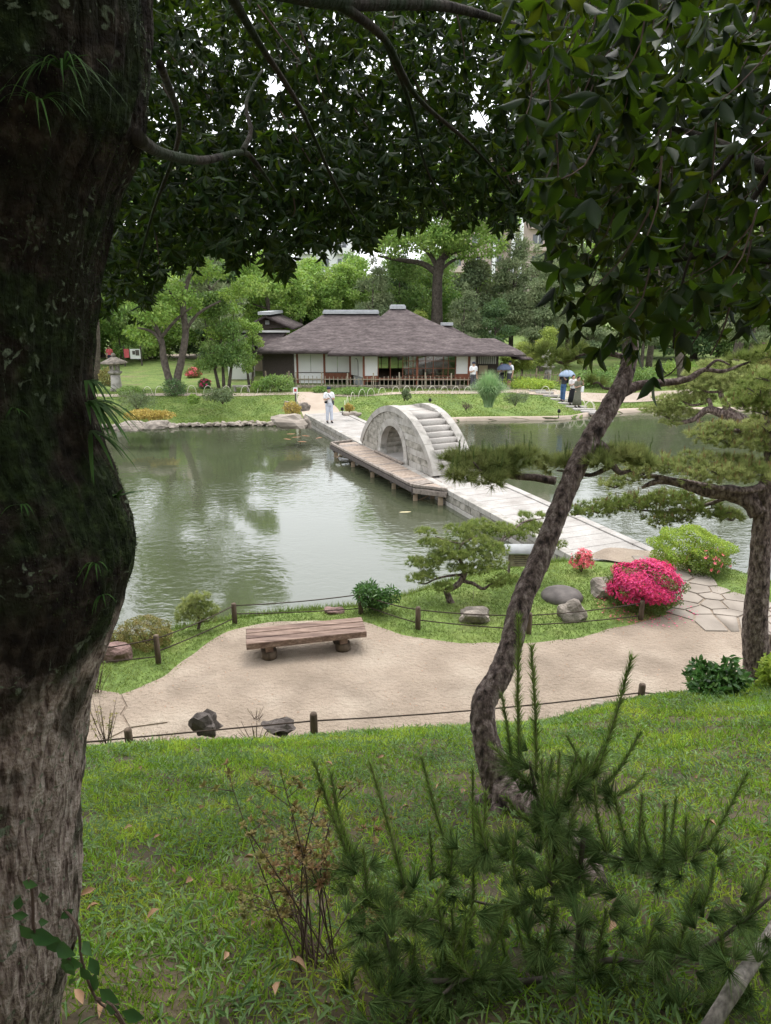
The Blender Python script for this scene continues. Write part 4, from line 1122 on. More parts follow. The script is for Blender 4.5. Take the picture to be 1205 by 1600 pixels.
V = np.stack(Vs, 1).reshape(-1, 3); k2 = 2 * (seg + 1)
ff = np.array([(2 * i, 2 * i + 1, 2 * i + 3, 2 * i + 2) for i in range(seg)])
F = (ff[None] + (np.arange(n) * k2)[:, None, None]).reshape(-1, 4)
tag(put('blades', V, F, mat('tussock_blade', (.20, .34, .14), (.36, .5, .24), 3, .5, island=.3, trans=.3), tg), kind='stuff')

# ================================================================ LAWN AND HILL GRASS (nobody could count it)
def blades(name, x, y, L, w_, m, lean=.5, lift=0.):
    n = len(x); z = gz(x, y) + lift
    P = np.stack([x, y, z], 1)
    Dr = nrm(np.stack([rng.normal(0, lean, n), rng.normal(0, lean, n), np.ones(n)], 1))
    V, F = scatter(BLADE_V, BLADE_F, P, Dr, rdir(n, -.3, .3), L, w_)
    return tag(put(name, V, F, m), kind='stuff')
def hill_pts(n, y0, y1, margin=.6, xmin=-99):
    y = y0 + (y1 - y0) * rng.random(n) ** .8
    half = .62 * y + margin + 1.4
    x = rng.uniform(-1, 1, n) * half
    k = (x > xmin) & (y < np.interp(x, *zip(*HF)) + .12 + .1 * np.sin(x * 5))
    return x[k], y[k]
def clumpy(x, y, sc, thr):
    v = np.sin(x * sc + 1.3 * np.sin(y * sc * .7)) * np.sin(y * sc * 1.1 + 1.7 * np.sin(x * sc * .6)) + .5 * np.sin(x * sc * 2.7 + y * 2.1 * sc)
    return v + rng.normal(0, .5, len(x)) > thr
x, y = hill_pts(270000, 1.1, 9.4); k = clumpy(x, y, 5., -.75); x, y = x[k], y[k]
# thinner turf round the pine root and down the slope below it
thin = np.exp(-((x - 1.1) / 1.5) ** 2 - ((y - 4.6) / 1.3) ** 2); k = rng.random(len(x)) > np.clip(thin * .8 + .25 * (y > 3) * (np.sin(x * 3.1 + y * 1.7) * np.sin(y * 2.9 - x) > .35), 0, .9); x, y = x[k], y[k]
blades('hill_grass', x, y, rng.uniform(.025, .085, len(x)), rng.uniform(.0035, .007, len(x)) * (1 + .12 * y), M_grassblade, .7)
x, y = hill_pts(60000, 1.1, 9.2); k = clumpy(x, y, 3., -.2); x, y = x[k], y[k]
P = np.stack([x, y, gz(x, y) + rng.uniform(.01, .05, len(x))], 1)
V, F = scatter(LEAF_V, LEAF_F, P, nrm(rdir(len(x), -.1, .8)), nrm(rdir(len(x)) * .5 + np.array([0, 0, 1])), rng.uniform(.04, .085, len(x)), rng.uniform(.009, .014, len(x)))
tag(put('dwarf_bamboo_grass', V, F, M_strap), kind='stuff')
x, y = hill_pts(20000, 1.2, 9.0); k = clumpy(x, y, 1.7, .9); x, y = x[k], y[k]
blades('tall_hill_grass', x, y, rng.uniform(.09, .17, len(x)), .006, M_grassblade, .45)
# bank grass between path and pond
n = 150000; x = rng.uniform(-8, 10.5, n); y = rng.uniform(8.6, 15.6, n)
ns = np.interp(x, *zip(*NS))
sx = (x - BO.x) * BD.x + (y - BO.y) * BD.y; sl_ = (x - BO.x) * BN.x + (y - BO.y) * BN.y
k = (y < ns + .08) & ~inpoly(x + rng.normal(0, .06, n), y + rng.normal(0, .06, n), PATHNP) & (y > np.interp(x, *zip(*HF)) + .4) & ~((sx < S1 - .3) & (sl_ > CL(sx) - .02) & (sl_ < CL(sx) + 2.25))
x, y = x[k], y[k]; k = clumpy(x, y, 2.2, -1.1); x, y = x[k], y[k]
blades('bank_grass', x, y, rng.uniform(.025, .065, len(x)), rng.uniform(.008, .013, len(x)), M_lawnblade, .8)
n = 5000; x = rng.uniform(-6, 4.2, n); y = np.interp(x, *zip(*NS)) + rng.uniform(-.12, .08, n)
blades('waterside_grass', x, y, rng.uniform(.07, .18, n), .01, M_lawnblade, .5)
# far lawns
n = 90000; x = rng.uniform(-24, 24, n); fs = np.interp(x, *zip(*FS)); y = fs + .25 + 8 * rng.random(n) ** 1.3
k = clumpy(x, y, 1.3, -.6) & ~((abs(x + 3.4) < 1.2) & (y < 43)) & (gz(x, y) > .1); x, y = x[k], y[k]
blades('far_lawn_grass', x, y, rng.uniform(.03, .07, len(x)), rng.uniform(.03, .05, len(x)), M_lawnblade, .8)

# ================================================================ BENCH, POSTS, ROPES, STONES
bn = thing('timber_bench', 'low wide timber bench of heavy planks on short blocks, on the gravel by the pond', 'bench', tuple(G(475, 1005, .71)))
a0 = G(392, 1010, 1.05); a1 = G(583, 985, 1.05)
bc = (G(377, 984, 1.06) + G(566, 964, 1.06) + G(576, 986, 1.06) + G(388, 1006, 1.06)) / 4
bd = (G(576, 986, 1.06) - G(388, 1006, 1.06)); bl_ = bd.length; ba = math.atan2(bd.y, bd.x)
bnn = Vector((-math.sin(ba), math.cos(ba), 0)); bdd = Vector((math.cos(ba), math.sin(ba), 0))
bw = .56
for i, (w0, w1) in enumerate(((-.28, -.095), (-.085, .09), (.1, .28))):
    box('plank', bc + bnn * ((w0 + w1) / 2) + Vector((0, 0, -.055 + .004 * i)) + bdd * .01 * (i - 1), (bl_, w1 - w0, .11), M_bench, bn, ba, .008)
for s in (-.32, .30):
    box('cross_rail', bc + bdd * s * bl_ + Vector((0, 0, -.16)), (.13, .50, .1), M_bench, bn, ba, .006)
    V, F = lathe_geo([(0, 0), (.125, 0), (.13, .05), (.125, .14), (0, .14)], 12, (0, 0, 0))
    for q in (-.14, .14):
        p = bc + bdd * s * bl_ + bnn * q
        put('support_block', V + np.array([p.x, p.y, .70]), np.array(F), M_post, bn)

def rope_pts(a, b_, sag=.05, n=7):
    return [a.lerp(b_, t) - Vector((0, 0, sag * 4 * t * (1 - t))) for t in np.linspace(0, 1, n)]
def rope_fence(label, posts, heights, runs, r=.055):
    """posts: foot points"""
    t = thing('rope_fence', label, 'rope fence', tuple(posts[0]))
    for p, h in zip(posts, heights):
        V, F = lathe_geo([(0, -.15), (r, -.15), (r * 1.0, h * .5), (r * .96, h - .02), (r * .8, h), (0, h)], 10, tuple(p))
        put('post', V, np.array(F), M_post, t, smooth=False)
    for a, b_, k in runs:
        tube('rope', rope_pts(Vector(a), Vector(b_), k), [.011] * 7, M_rope, t, 6, 1)
    return t
def GP(u, v): return G(u, v, .7)
pA = [GP(100, 1052), GP(248, 1036), GP(367, 971), GP(564, 957), GP(653, 983), GP(826, 990), GP(1001, 968)]
hA = [.42, .50, .36, .42, .43, .4, .38]
def at_h(p, h): return p + Vector((0, 0, h))
runs = []
for i in range(len(pA) - 1):
    runs.append((at_h(pA[i], hA[i] * .88), at_h(pA[i + 1], hA[i + 1] * .88), .035))
    runs.append((at_h(pA[i], hA[i] * (.42 if i else .4)), at_h(pA[i + 1], hA[i + 1] * .2 if i in (1, 2, 4, 5) else .12), .02))
rope_fence('rope fence of dark timber posts edging the grass bank between path and pond', pA, hA, runs, .048)
# lower fence along the foot of the grassy slope
pB = [G(60, 1188, .95), G(204, 1176, .98), G(491, 1146, 1.0), G(1000, 1104, .85), G(1180, 1100, .9)]
tops = [G(60, 1150, 0), None]
hB = [.3, .34, .3, .36, .3]
runs = [(at_h(pB[i], hB[i] * .62), at_h(pB[i + 1], hB[i + 1] * .62), .0 if i < 2 else .05) for i in range(4)]
rope_fence('rope fence of short dark posts at the foot of the grassy slope', pB[:4], hB[:4], runs, .05)

def rock_geo(c, s, seed, sub=3, flat=.35, rough=.28):
    bm = bmesh.new(); bmesh.ops.create_icosphere(bm, subdivisions=sub, radius=1)
    o = Vector((seed * 3.1, seed * 1.7, seed * .9))
    for v in bm.verts:
        p = v.co.copy(); k = 1 + rough * mnoise.noise(p * 1.1 + o) * 2 + .12 * mnoise.noise(p * 3.3 + o)
        q = Vector([math.copysign(abs(x) ** .75, x) for x in p]) * k
        if q.z < -flat: q.z = -flat
        v.co = Vector((q.x * s[0], q.y * s[1], q.z * s[2]))
    bm.transform(Matrix.Translation(Vector(c)))
    return bm
def rock(u, v, w_, h, m, lb, z0=.7, seed=1, dep=.8, name='boulder', group=None, sub=3):
    f = GG(u, v, z0); px = (f.y * .957 + (6.4 - f.z) * .289) / 1110
    sx_, sz = w_ * px / 2, h * px / 1.3
    bm = rock_geo(f + Vector((0, 0, sz * .3)), (sx_, sx_ * dep, sz), seed, sub)
    o = bm_obj(name, bm, m, None, tuple(f)); return tag(o, lb, 'rock' if name != 'shore_stone' else 'stone', group)
rock(183, 1028, 42, 26, M_rock_red, 'flat reddish boulder on the grass bank beside the mossy trunk', seed=3)
rock(740, 968, 48, 18, M_rock, 'low brownish rock with a flat top lying under the small black pine', seed=5)
rock(893, 966, 40, 26, M_rock, 'angular pale rock in front of the dark round stone', seed=8)
rock(958, 928, 60, 26, M_rock, 'rock tucked against the near side of the pink azalea bush', seed=11)
rock(522, 957, 26, 8, M_rock_red, 'small stone in the grass behind the bench', seed=2)
rock(935, 1106, 24, 12, M_pebble, 'small pale stone at the edge of the path beside the lower fence', z0=.75, seed=12)
# dark domed stone
f = GP(878, 934)
V, F = lathe_geo([(.40, 0), (.41, .05), (.36, .12), (.26, .17), (.12, .2), (0, .205)], 24, (f.x, f.y, f.z))
tag(put('domed_stone', V, np.array(F), M_rock_dark, None, f, smooth=True), 'dark smooth domed stone like a lid lying on the grass behind the pale rock', 'stone')
# stumps at the path edge
for k, (u, v, w_, h, lb, sd_) in enumerate(((325, 1138, 38, 24, 'dark rotten tree stump with a jagged top by the slope fence', 4), (438, 1142, 44, 9, 'low dark piece of rotten wood beside the jagged stump', 6))):
    f = G(u, v, .95); px = (f.y * .957 + 5.5 * .289) / 1110
    bm = rock_geo(f + Vector((0, 0, .03)), (w_ * px / 2, w_ * px / 2.4, h * px / 1.4), sd_, 3, .5, .5)
    for vt in bm.verts:
        if vt.co.z > f.z: vt.co.z += .07 * mnoise.noise(vt.co * 13) + .05 * abs(mnoise.noise(vt.co * 31))
    tag(bm_obj('tree_stump', bm, M_wood_dark, None, tuple(f)), lb, 'stump')
# flagstones leading from causeway to path
fl = thing('flagstone_pavement', 'irregular pale flagstones leading from the causeway onto the gravel path', 'pavement', tuple(GP(1110, 940)))
def clip_half(poly, p, n_):
    out = []
    for i in range(len(poly)):
        a, b_ = poly[i], poly[(i + 1) % len(poly)]
        da = (a[0] - p[0]) * n_[0] + (a[1] - p[1]) * n_[1]; db = (b_[0] - p[0]) * n_[0] + (b_[1] - p[1]) * n_[1]
        if da <= 0: out.append(a)
        if (da < 0) != (db < 0):
            t = da / (da - db); out.append((a[0] + (b_[0] - a[0]) * t, a[1] + (b_[1] - a[1]) * t))
    return out
rs = random.Random(5); sites = []
for iy in range(9):
    for ix in range(12):
        sites.append((5.35 + ix * .47 + rs.uniform(-.15, .15) + .22 * (iy % 2), 11.9 + iy * .36 + rs.uniform(-.11, .11)))
region = [(5.75, 14.9), (5.72, 13.4), (5.62, 12.7), (5.5, 12.15), (6.3, 11.75), (7.6, 11.75), (9.4, 11.85), (10.5, 11.9), (10.5, 12.5), (8.6, 12.55), (7.5, 12.9), (6.95, 13.5), (6.75, 14.4)]
for k, c in enumerate(sites):
    if not inpoly(np.array([c[0]]), np.array([c[1]]), region)[0]: continue
    poly = [(c[0] - .6, c[1] - .5), (c[0] + .6, c[1] - .5), (c[0] + .6, c[1] + .5), (c[0] - .6, c[1] + .5)]
    for q in sites:
        if q == c: continue
        dx, dy = q[0] - c[0], q[1] - c[1]; L = math.hypot(dx, dy)
        if L > 1.3: continue
        m_ = ((c[0] + q[0]) / 2 - dx / L * .022, (c[1] + q[1]) / 2 - dy / L * .022)
        poly = clip_half(poly, m_, (dx, dy))
    if len(poly) < 3: continue
    z1 = .724 + .005 * (k % 3); n = len(poly)
    V = [(x + rs.uniform(-.012, .012), y + rs.uniform(-.012, .012), z1) for x, y in poly]
    V += [(c[0] + (x - c[0]) * 1.03, c[1] + (y - c[1]) * 1.03, z1 - .04) for x, y, _ in V]
    put('flagstone', V, [tuple(range(n))] + [(i + n, (i + 1) % n + n, (i + 1) % n, i) for i in range(n)], M_flag, fl)
sl2 = thing('stone_slab', 'large flat cracked stone slab at the path edge beside the mossy trunk', 'slab', tuple(GP(165, 1125)))
for k, pts in enumerate(([(120, 1075), (186, 1085), (196, 1105), (188, 1118), (200, 1140), (160, 1160), (110, 1160)], [(190, 1086), (240, 1098), (262, 1130), (204, 1138), (193, 1118), (200, 1106)])):
    P_ = [GP(u, v) for u, v in pts]; n = len(P_)
    V = [(p.x, p.y, .725) for p in P_] + [(p.x, p.y, .68) for p in P_]
    put('slab_piece', V, [tuple(range(n))[::-1]] + [(i + n, (i + 1) % n + n, (i + 1) % n, i)[::-1] for i in range(n)], M_gravel, sl2)
# little roofed notice board at the bank
nb = thing('notice_board', 'small wooden notice board with a dark pitched roof at the bank behind the leaning pine', 'notice board', tuple(G(812, 905, .62)))
f = G(812, 905, .62)
for dx in (-.24, .24): box('post', f + Vector((dx, 0, .33)), (.05, .05, .7), M_wood_grey, nb)
box('board', f + Vector((0, -.03, .48)), (.44, .03, .34), M_bamboo, nb)
for i in range(6): box('text_line', f + Vector((-.02, -.048, .60 - .045 * i)), (.32 - .05 * (i % 3), .004, .012), M_wood_dark, nb)
slab_roof('roof', [f + Vector(q) for q in ((-.36, -.2, .66), (.36, -.2, .66), (.36, 0, .8), (-.36, 0, .8), (-.36, .2, .66), (.36, .2, .66))], [(0, 1, 2, 3), (3, 2, 5, 4)], .03, M_ridge, nb)
# timber stub beside the right pine
f = GP(1203, 1014)
sb = thing('timber_stub', 'cut grey timber stub standing behind the right pine trunk', 'stump', tuple(f))
for i in range(5): box('stave', f + Vector((-.18 + .09 * i, .01 * (i % 2), .15)), (.082, .16, .34 - .02 * (i % 2)), M_wood_grey, sb, 0, .01)
# stones of the far bank edge
pm_ = []
for k in range(6):
    bm = rock_geo((0, 0, 0), (1, .8, .75), 20 + k, 2, .6, .3); me = bpy.data.meshes.new('shore_stone'); bm.to_mesh(me); bm.free(); me.materials.append((M_pebble, M_pebble, M_flag, M_pebble, M_rock, M_pebble)[k]); pm_.append(me)
rs = random.Random(3)
for i in range(150):
    x = -15.5 + 10.6 * (i + rs.random()) / 150; y = float(np.interp(x, *zip(*FS))) + rs.uniform(-.35, .12) - .02
    s = rs.uniform(.07, .16) * (1.3 if i % 9 == 0 else 1)
    o = link('shore_stone', pm_[i % 6], None, (x, y, .05 + rs.uniform(0, .1)), rot=(rs.uniform(-.3, .3), rs.uniform(-.3, .3), rs.uniform(0, 6)), scale=(s * 1.3, s, s * .8))
    tag(o, 'small pale stone in the row edging the far bank of the pond', 'stone', 'pale stones edging the far bank')
rock(456, 666, 52, 17, M_flag, 'squared pale boulder at the water beside the far end of the causeway', z0=.2, seed=31)
rock(478, 668, 18, 18, M_rock, 'small upright rock between the boulder and the causeway', z0=.2, seed=33)
rock(452, 640, 18, 12, M_rock, 'round grey rock on the grass beside the golden bush', z0=.6, seed=35)
rock(474, 641, 20, 12, M_rock, 'grey rock by the path entry near the sign post', z0=.6, seed=37)
rock(550, 650, 26, 7, M_flag, 'flat pale stone on the lawn beside the far end of the causeway', z0=.5, seed=39)
rock(250, 667, 40, 9, M_rock, 'wide brown rock under the golden hedge at the water', z0=.1, seed=41)
rock(205, 670, 46, 10, M_rock, 'brown rock at the water edge below the low pine', z0=.1, seed=43)
# koi
def koi(u, v, L, ang, m, lb):
    p = G(u, v, 0)
    V, F = tube_geo([(-L * .45, 0, 0), (-L * .2, .01, 0), (L * .1, 0, 0), (L * .35, .015, 0), (L * .5, .03, 0)], [.02, .05, .055, .03, .008], 8, 3)
    V = V * np.array([1, 1, .45]); tail = len(V)
    V = np.concatenate([V, [(L * .48, .03, 0), (L * .66, .12, .005), (L * .6, .03, .01), (L * .66, -.06, .005)]]); F = F + [(tail, tail + 1, tail + 2, tail + 3)]
    c, s = math.cos(ang), math.sin(ang)
    V = np.stack([V[:, 0] * c - V[:, 1] * s + p.x, V[:, 0] * s + V[:, 1] * c + p.y, V[:, 2] - .012], 1)
    t = thing('koi', lb, 'fish', tuple(p))
    put('body', V, fixf(F), m, t, smooth=True)
M_k1 = mat('koi_orange', (.35, .12, .05), (.5, .25, .14), 7, .3); M_k2 = mat('koi_yellow', (.5, .42, .22), (.6, .5, .3), 7, .3)
koi(634, 800, .5, .15, M_k2, 'pale yellow carp swimming alone beside the timber walkway')
for i, (u, v, a) in enumerate(((463, 683, .3), (449, 686, 2.6), (478, 681, -.4), (499, 684, .9), (472, 690, 3.0), (455, 678, .1))):
    koi(u, v, .6, a, M_k1, ('orange carp at the centre of the group near the causeway end', 'orange carp on the outer side of the group near the causeway', 'orange carp just right of the centre of the carp group', 'orange carp swimming closest to the causeway wall', 'orange carp nearest the open water below the group', 'orange carp nearest the far bank in the group')[i])

# ================================================================ FAR GARDEN FURNITURE
def hoop_mesh():
    pts = [(-.26 * math.cos(a), 0, .46 * math.sin(a)) for a in np.linspace(0, math.pi, 9)]
    V, F = tube_geo(pts, [.014] * 9, 5, 1); F = fixf(F)
    me = bpy.data.meshes.new('bamboo_hoop'); me.from_pydata([tuple(map(float, v)) for v in V], [], F); me.materials.append(M_bamboo_w); return me
HM = hoop_mesh()
def hoops(pts, lb, grp, step=.42, sc=1.):
    P = [Vector((*q, 0)) for q in smooth2(pts, 8, False)]; acc = 0
    for a, b_ in zip(P[:-1], P[1:]):
        L = (b_ - a).length; acc += L
        if acc >= step:
            acc = 0; d = (b_ - a).normalized()
            o = link('bamboo_hoop', HM, None, (a.x, a.y, gz1(a.x, a.y)), rot=(0, 0, math.atan2(d.y, d.x) + .15), scale=(sc, sc, sc)); tag(o, lb, 'hoop', grp)
hoops([(-14.2, 41.9), (-11, 42.35), (-7, 42.85), (-5.2, 42.9)], 'low bent bamboo hoop edging the path on the left lawn below the trees', 'bamboo hoops along the left lawn path', .55)
hoops([(-2.3, 38.7), (-2.0, 40.2), (-1.2, 41.1), (.6, 41.9), (3.5, 42.6), (6, 43.0)], 'low bent bamboo hoop edging the central lawn in front of the pavilion', 'bamboo hoops along the central lawn', .6)
hoops([(-4.9, 38.6), (-5.0, 39.9), (-5.1, 41.3)], 'pale bamboo hoop beside the sign post at the path entry', 'bamboo hoops beside the sign post', .45)
hoops([(9.2, 42.8), (10.2, 41.8), (11.2, 40.9), (12.0, 40.4)], 'tall bent bamboo hoop beside the stepping stones where three visitors stand', 'bamboo hoops beside the stepping stones', .5, 1.25)
hoops([(11.9, 40.2), (10.9, 42.3), (12.2, 43.2)], 'bent bamboo hoop on the grass beyond the stepping stones', 'bamboo hoops beyond the stepping stones', .7, 1.2)

def bamboo_fence(label, x0, y0, x1, y1, h, m, step=.26, rails=(.3, .75), pe=1.6):
    a = Vector((x0, y0, 0)); b_ = Vector((x1, y1, 0)); L = (b_ - a).length; d = (b_ - a) / L; rz = math.atan2(d.y, d.x)
    t = thing('bamboo_fence', label, 'fence', (x0, y0, gz1(x0, y0)))
    for i in range(int(L / step) + 1):
        p = a + d * i * step; z = gz1(p.x, p.y); hh = h * (.93 + .07 * ((i * 7) % 5) / 5)
        box('picket', (p.x, p.y, z + round(hh, 2) / 2), (.035, .035, round(hh, 2)), m, t, rz)
    for i in range(int(L / pe) + 1):
        p = a + d * i * pe; z = gz1(p.x, p.y)
        box('post', (p.x, p.y + .05, z + h * .62), (.075, .075, h * 1.24), m, t, rz)
    for r in rails: box('rail', ((x0 + x1) / 2, (y0 + y1) / 2 - .03, gz1((x0 + x1) / 2, y0) + h * r), (L, .03, .04), m, t, rz)
bamboo_fence('pale bamboo picket fence running in front of the pavilion veranda', HX(462, 44.5), 44.5, HX(742, 44.2), 44.2, .82, M_bamboo)
bamboo_fence('greyish bamboo fence in front of the boarded wall of the pavilion', HX(412, 44.6), 45.2, HX(460, 44.6), 44.6, .85, M_bamboo_d)
bamboo_fence('dark open bamboo fence between the umbrella couple and the stone lantern', D(800, 600, 46.5).x, 46.5, D(882, 600, 46.5).x, 46.8, .85, M_bamboo_d, .3)
bamboo_fence('short bamboo fence joining the pavilion corner to the umbrella couple', HX(748, 44.6), 44.6, HX(778, 44.6), 44.9, .7, M_bamboo_d, .28)
# fieldstone base seen between path and veranda
st = thing('veranda_stone_edging', 'low row of rough stones at the foot of the pavilion fence', 'stone edging', (0, 44.9, .95))
for i in range(62):
    x = HX(464, 45) + i * .19
    link('stone', pm_[i % 6], st, (x, 45.0 + .05 * (i % 3), 1.0), rot=(0, 0, i * 1.7), scale=(.12, .12, .12 + .02 * (i % 4)))

# stone lanterns
def lantern(label, u, v, Y=None, sc=1., style=0):
    f = GG(u, v) if Y is None else D(u, v, Y)
    f.z = gz1(f.x, f.y)
    t = thing('stone_lantern', label, 'lantern', tuple(f))
    def lat(name, prof, n=8, m=M_stone_d): V, F = lathe_geo([(r * sc, z * sc) for r, z in prof], n, tuple(f)); return put(name, V, np.array(F), m, t)
    if style == 0:
        lat('base', [(0, 0), (.42, 0), (.42, .12), (.34, .2), (0, .2)])
        lat('shaft', [(.33, .2), (.30, .6), (.27, .98), (0, .98)], 12, M_stone)
        lat('platform', [(0, .98), (.28, .98), (.44, 1.1), (.44, 1.18), (0, 1.18)])
        fb = lat('firebox', [(.29, 1.18), (.29, 1.22), (.24, 1.25), (0, 1.25)])
        for k in range(6):
            a = k * math.pi / 3 + .52
            box('pillar', f + Vector((.24 * math.cos(a), .24 * math.sin(a), 1.42)) * 1 if sc == 1 else f + Vector((.24 * math.cos(a) * sc, .24 * math.sin(a) * sc, 1.42 * sc)), (.1 * sc, .1 * sc, .4 * sc), M_stone_d, fb, a)
        V, F = tube_geo([f + Vector((.2 * math.cos(a), -.24, 1.42 + .18 * math.sin(a))) for a in np.linspace(0, 2 * math.pi, 13)], [.03] * 13, 5, 1); put('round_window', V, fixf(F), M_stone_d, fb)
        lat('roof', [(0, 1.58), (.3, 1.6), (.78, 1.66), (.80, 1.72), (.5, 1.86), (.2, 2.02), (.12, 2.05), (0, 2.05)], 12, M_rock)
        lat('finial', [(0, 2.05), (.1, 2.06), (.15, 2.14), (.1, 2.24), (0, 2.3)], 8, M_rock)
    else:
        lat('shaft', [(.24, 0), (.22, .5), (.22, .95), (0, .95)], 4)
        lat('platform', [(0, .95), (.3, .95), (.46, 1.08), (.46, 1.14), (0, 1.14)], 4)
        fb = lat('firebox', [(.3, 1.14), (.3, 1.62), (0, 1.62)], 4, M_stone)
        box('window', f + Vector((.02, -.215, 1.4)) * 1, (.16, .02, .22), M_black, fb)
        lat('roof', [(0, 1.62), (.5, 1.64), (.5, 1.74), (.3, 1.92), (.12, 2.0), (0, 2.0)], 4)
        lat('finial', [(0, 2.0), (.12, 2.02), (.13, 2.12), (0, 2.22)], 8)
lantern('grey stone lantern with a broad dark mossy roof on the far left bank', 183, 611)
lantern('pale square stone lantern behind the bamboo fence on the far lawn', 855, 606, 47.5, 1., 1)
# wooden bench in the far garden, signs
f = GG(378, 612)
fb = thing('garden_bench', 'small low grey bench under the trees across the pond', 'bench', tuple(f))
box('seat', f + Vector((0, 0, .34)), (1.1, .35, .08), M_stone_d, fb)
for s in (-.4, .4): box('leg', f + Vector((s, 0, .15)), (.1, .3, .3), M_stone_d, fb)
f = GG(463, 643)
sp_ = thing('sign_post', 'slim post with a small white sign at the far end of the causeway', 'sign', tuple(f))
box('post', f + Vector((0, 0, .5)), (.07, .07, 1.0), M_wood_dark, sp_); box('sign_plate', f + Vector((0, -.05, 1.05)), (.22, .03, .28), M_white, sp_)
box('mark', f + Vector((0, -.07, 1.06)), (.12, .01, .14), flat('sign_red', (.5, .08, .08)), sp_)
p = GG(195, 560); Yp = 60.
f = D(203, 560, 60); f.z = gz1(f.x, f.y)
nb2 = thing('notice_sign', 'red and white notice board behind the stone lantern with the dark roof', 'sign', tuple(f))
M_red = flat('sign_pink_red', (.62, .12, .14))
c = D(203, 553, 60)
for s in (-.5, .9): box('post', (c.x + s, 60.06, (c.z + f.z) / 2), (.1, .1, c.z - f.z + 1.2), M_wood_dark, nb2)
box('board', (c.x + .45, 60, c.z), (.85, .06, .8), M_white, nb2); box('red_panel', (c.x - .25, 59.95, c.z + .05), (.4, .06, .7), M_red, nb2)
box('picture', (c.x + .35, 59.95, c.z + .1), (.22, .02, .3), M_rock_dark, nb2); box('picture', (c.x + .65, 59.95, c.z + .1), (.3, .02, .45), M_rock_dark, nb2)
# stepping stones down to the water on the right
for k in range(9):
    t = k / 8
    q = Vector((9.2, 43.4, 0)).lerp(Vector((12.1, 39.75, 0)), t)
    z = max(.14, gz1(q.x, q.y)) + .05
    o = box('stepping_stone', (q.x, q.y, z), (1.0 + .35 * t, .32, .12), M_slab, None, -.06, .015)
    tag(o, ('uppermost broad stone step of the landing by the bamboo hoops', 'second step from the top of the stone landing', 'third step down the stone landing, behind the jeans of the visitor', 'fourth step of the landing, under the feet of the man in jeans', 'middle step of the landing beside the woman in black', 'stone step just below the visitor with the white bag', 'third stone step up from the water', 'second stone step up from the water', 'lowest and widest stone step at the water edge')[k], 'step', 'stepping stones of the far landing')
# small dark ducks / lamps on the bank edge
def spot(u, v, lb, z0=.3):
    f = GG(u, v, z0)
    t = thing('garden_spotlight', lb, 'spotlight', tuple(f))
    V, F = lathe_geo([(0, .22), (.07, .22), (.08, .3), (.06, .38), (0, .4)], 8, tuple(f)); put('lamp_head', V, np.array(F), M_black, t)
    box('stake', f + Vector((0, 0, .1)), (.03, .03, .26), M_black, t)
spot(873, 652, 'small black garden spotlight on the shore of the right lawn')
spot(535, 648, 'small black garden spotlight at the causeway kerb near the man in white', .5)
spot(672, 634, 'small dark garden spotlight on the lawn behind the arch bridge', .8)

# ================================================================ PEOPLE
def tube_bm(pts, radii, n=10, sub=3):
    return tube_geo(pts, radii, n, sub)
def sphere_geo(c, r, n=10):
    prof = [(r[0] * math.sin(a), -r[2] * math.cos(a)) for a in np.linspace(0.02, math.pi - .02, n)]
    V, F = lathe_geo(prof, 12, (0, 0, 0)); V[:, 1] *= r[1] / r[0]
    return V + np.array(tuple(c)), F
def remeshed(name, gs, vox, m, parent, M):
    V, F = merge_geo(gs)
    V4 = [tuple(M @ Vector(v)) for v in V]
    o = put(name, V4, fixf(F), m, parent, smooth=True)
    md = o.modifiers.new('skin', 'REMESH'); md.mode = 'VOXEL'; md.voxel_size = vox; md.use_smooth_shade = True
    return o
SKIN = mat('skin', (.42, .25, .17), (.5, .31, .22), 6, .55)
HAIR = flat('dark_hair', (.02, .015, .012)); SHOE = flat('dark_shoe', (.03, .03, .032))
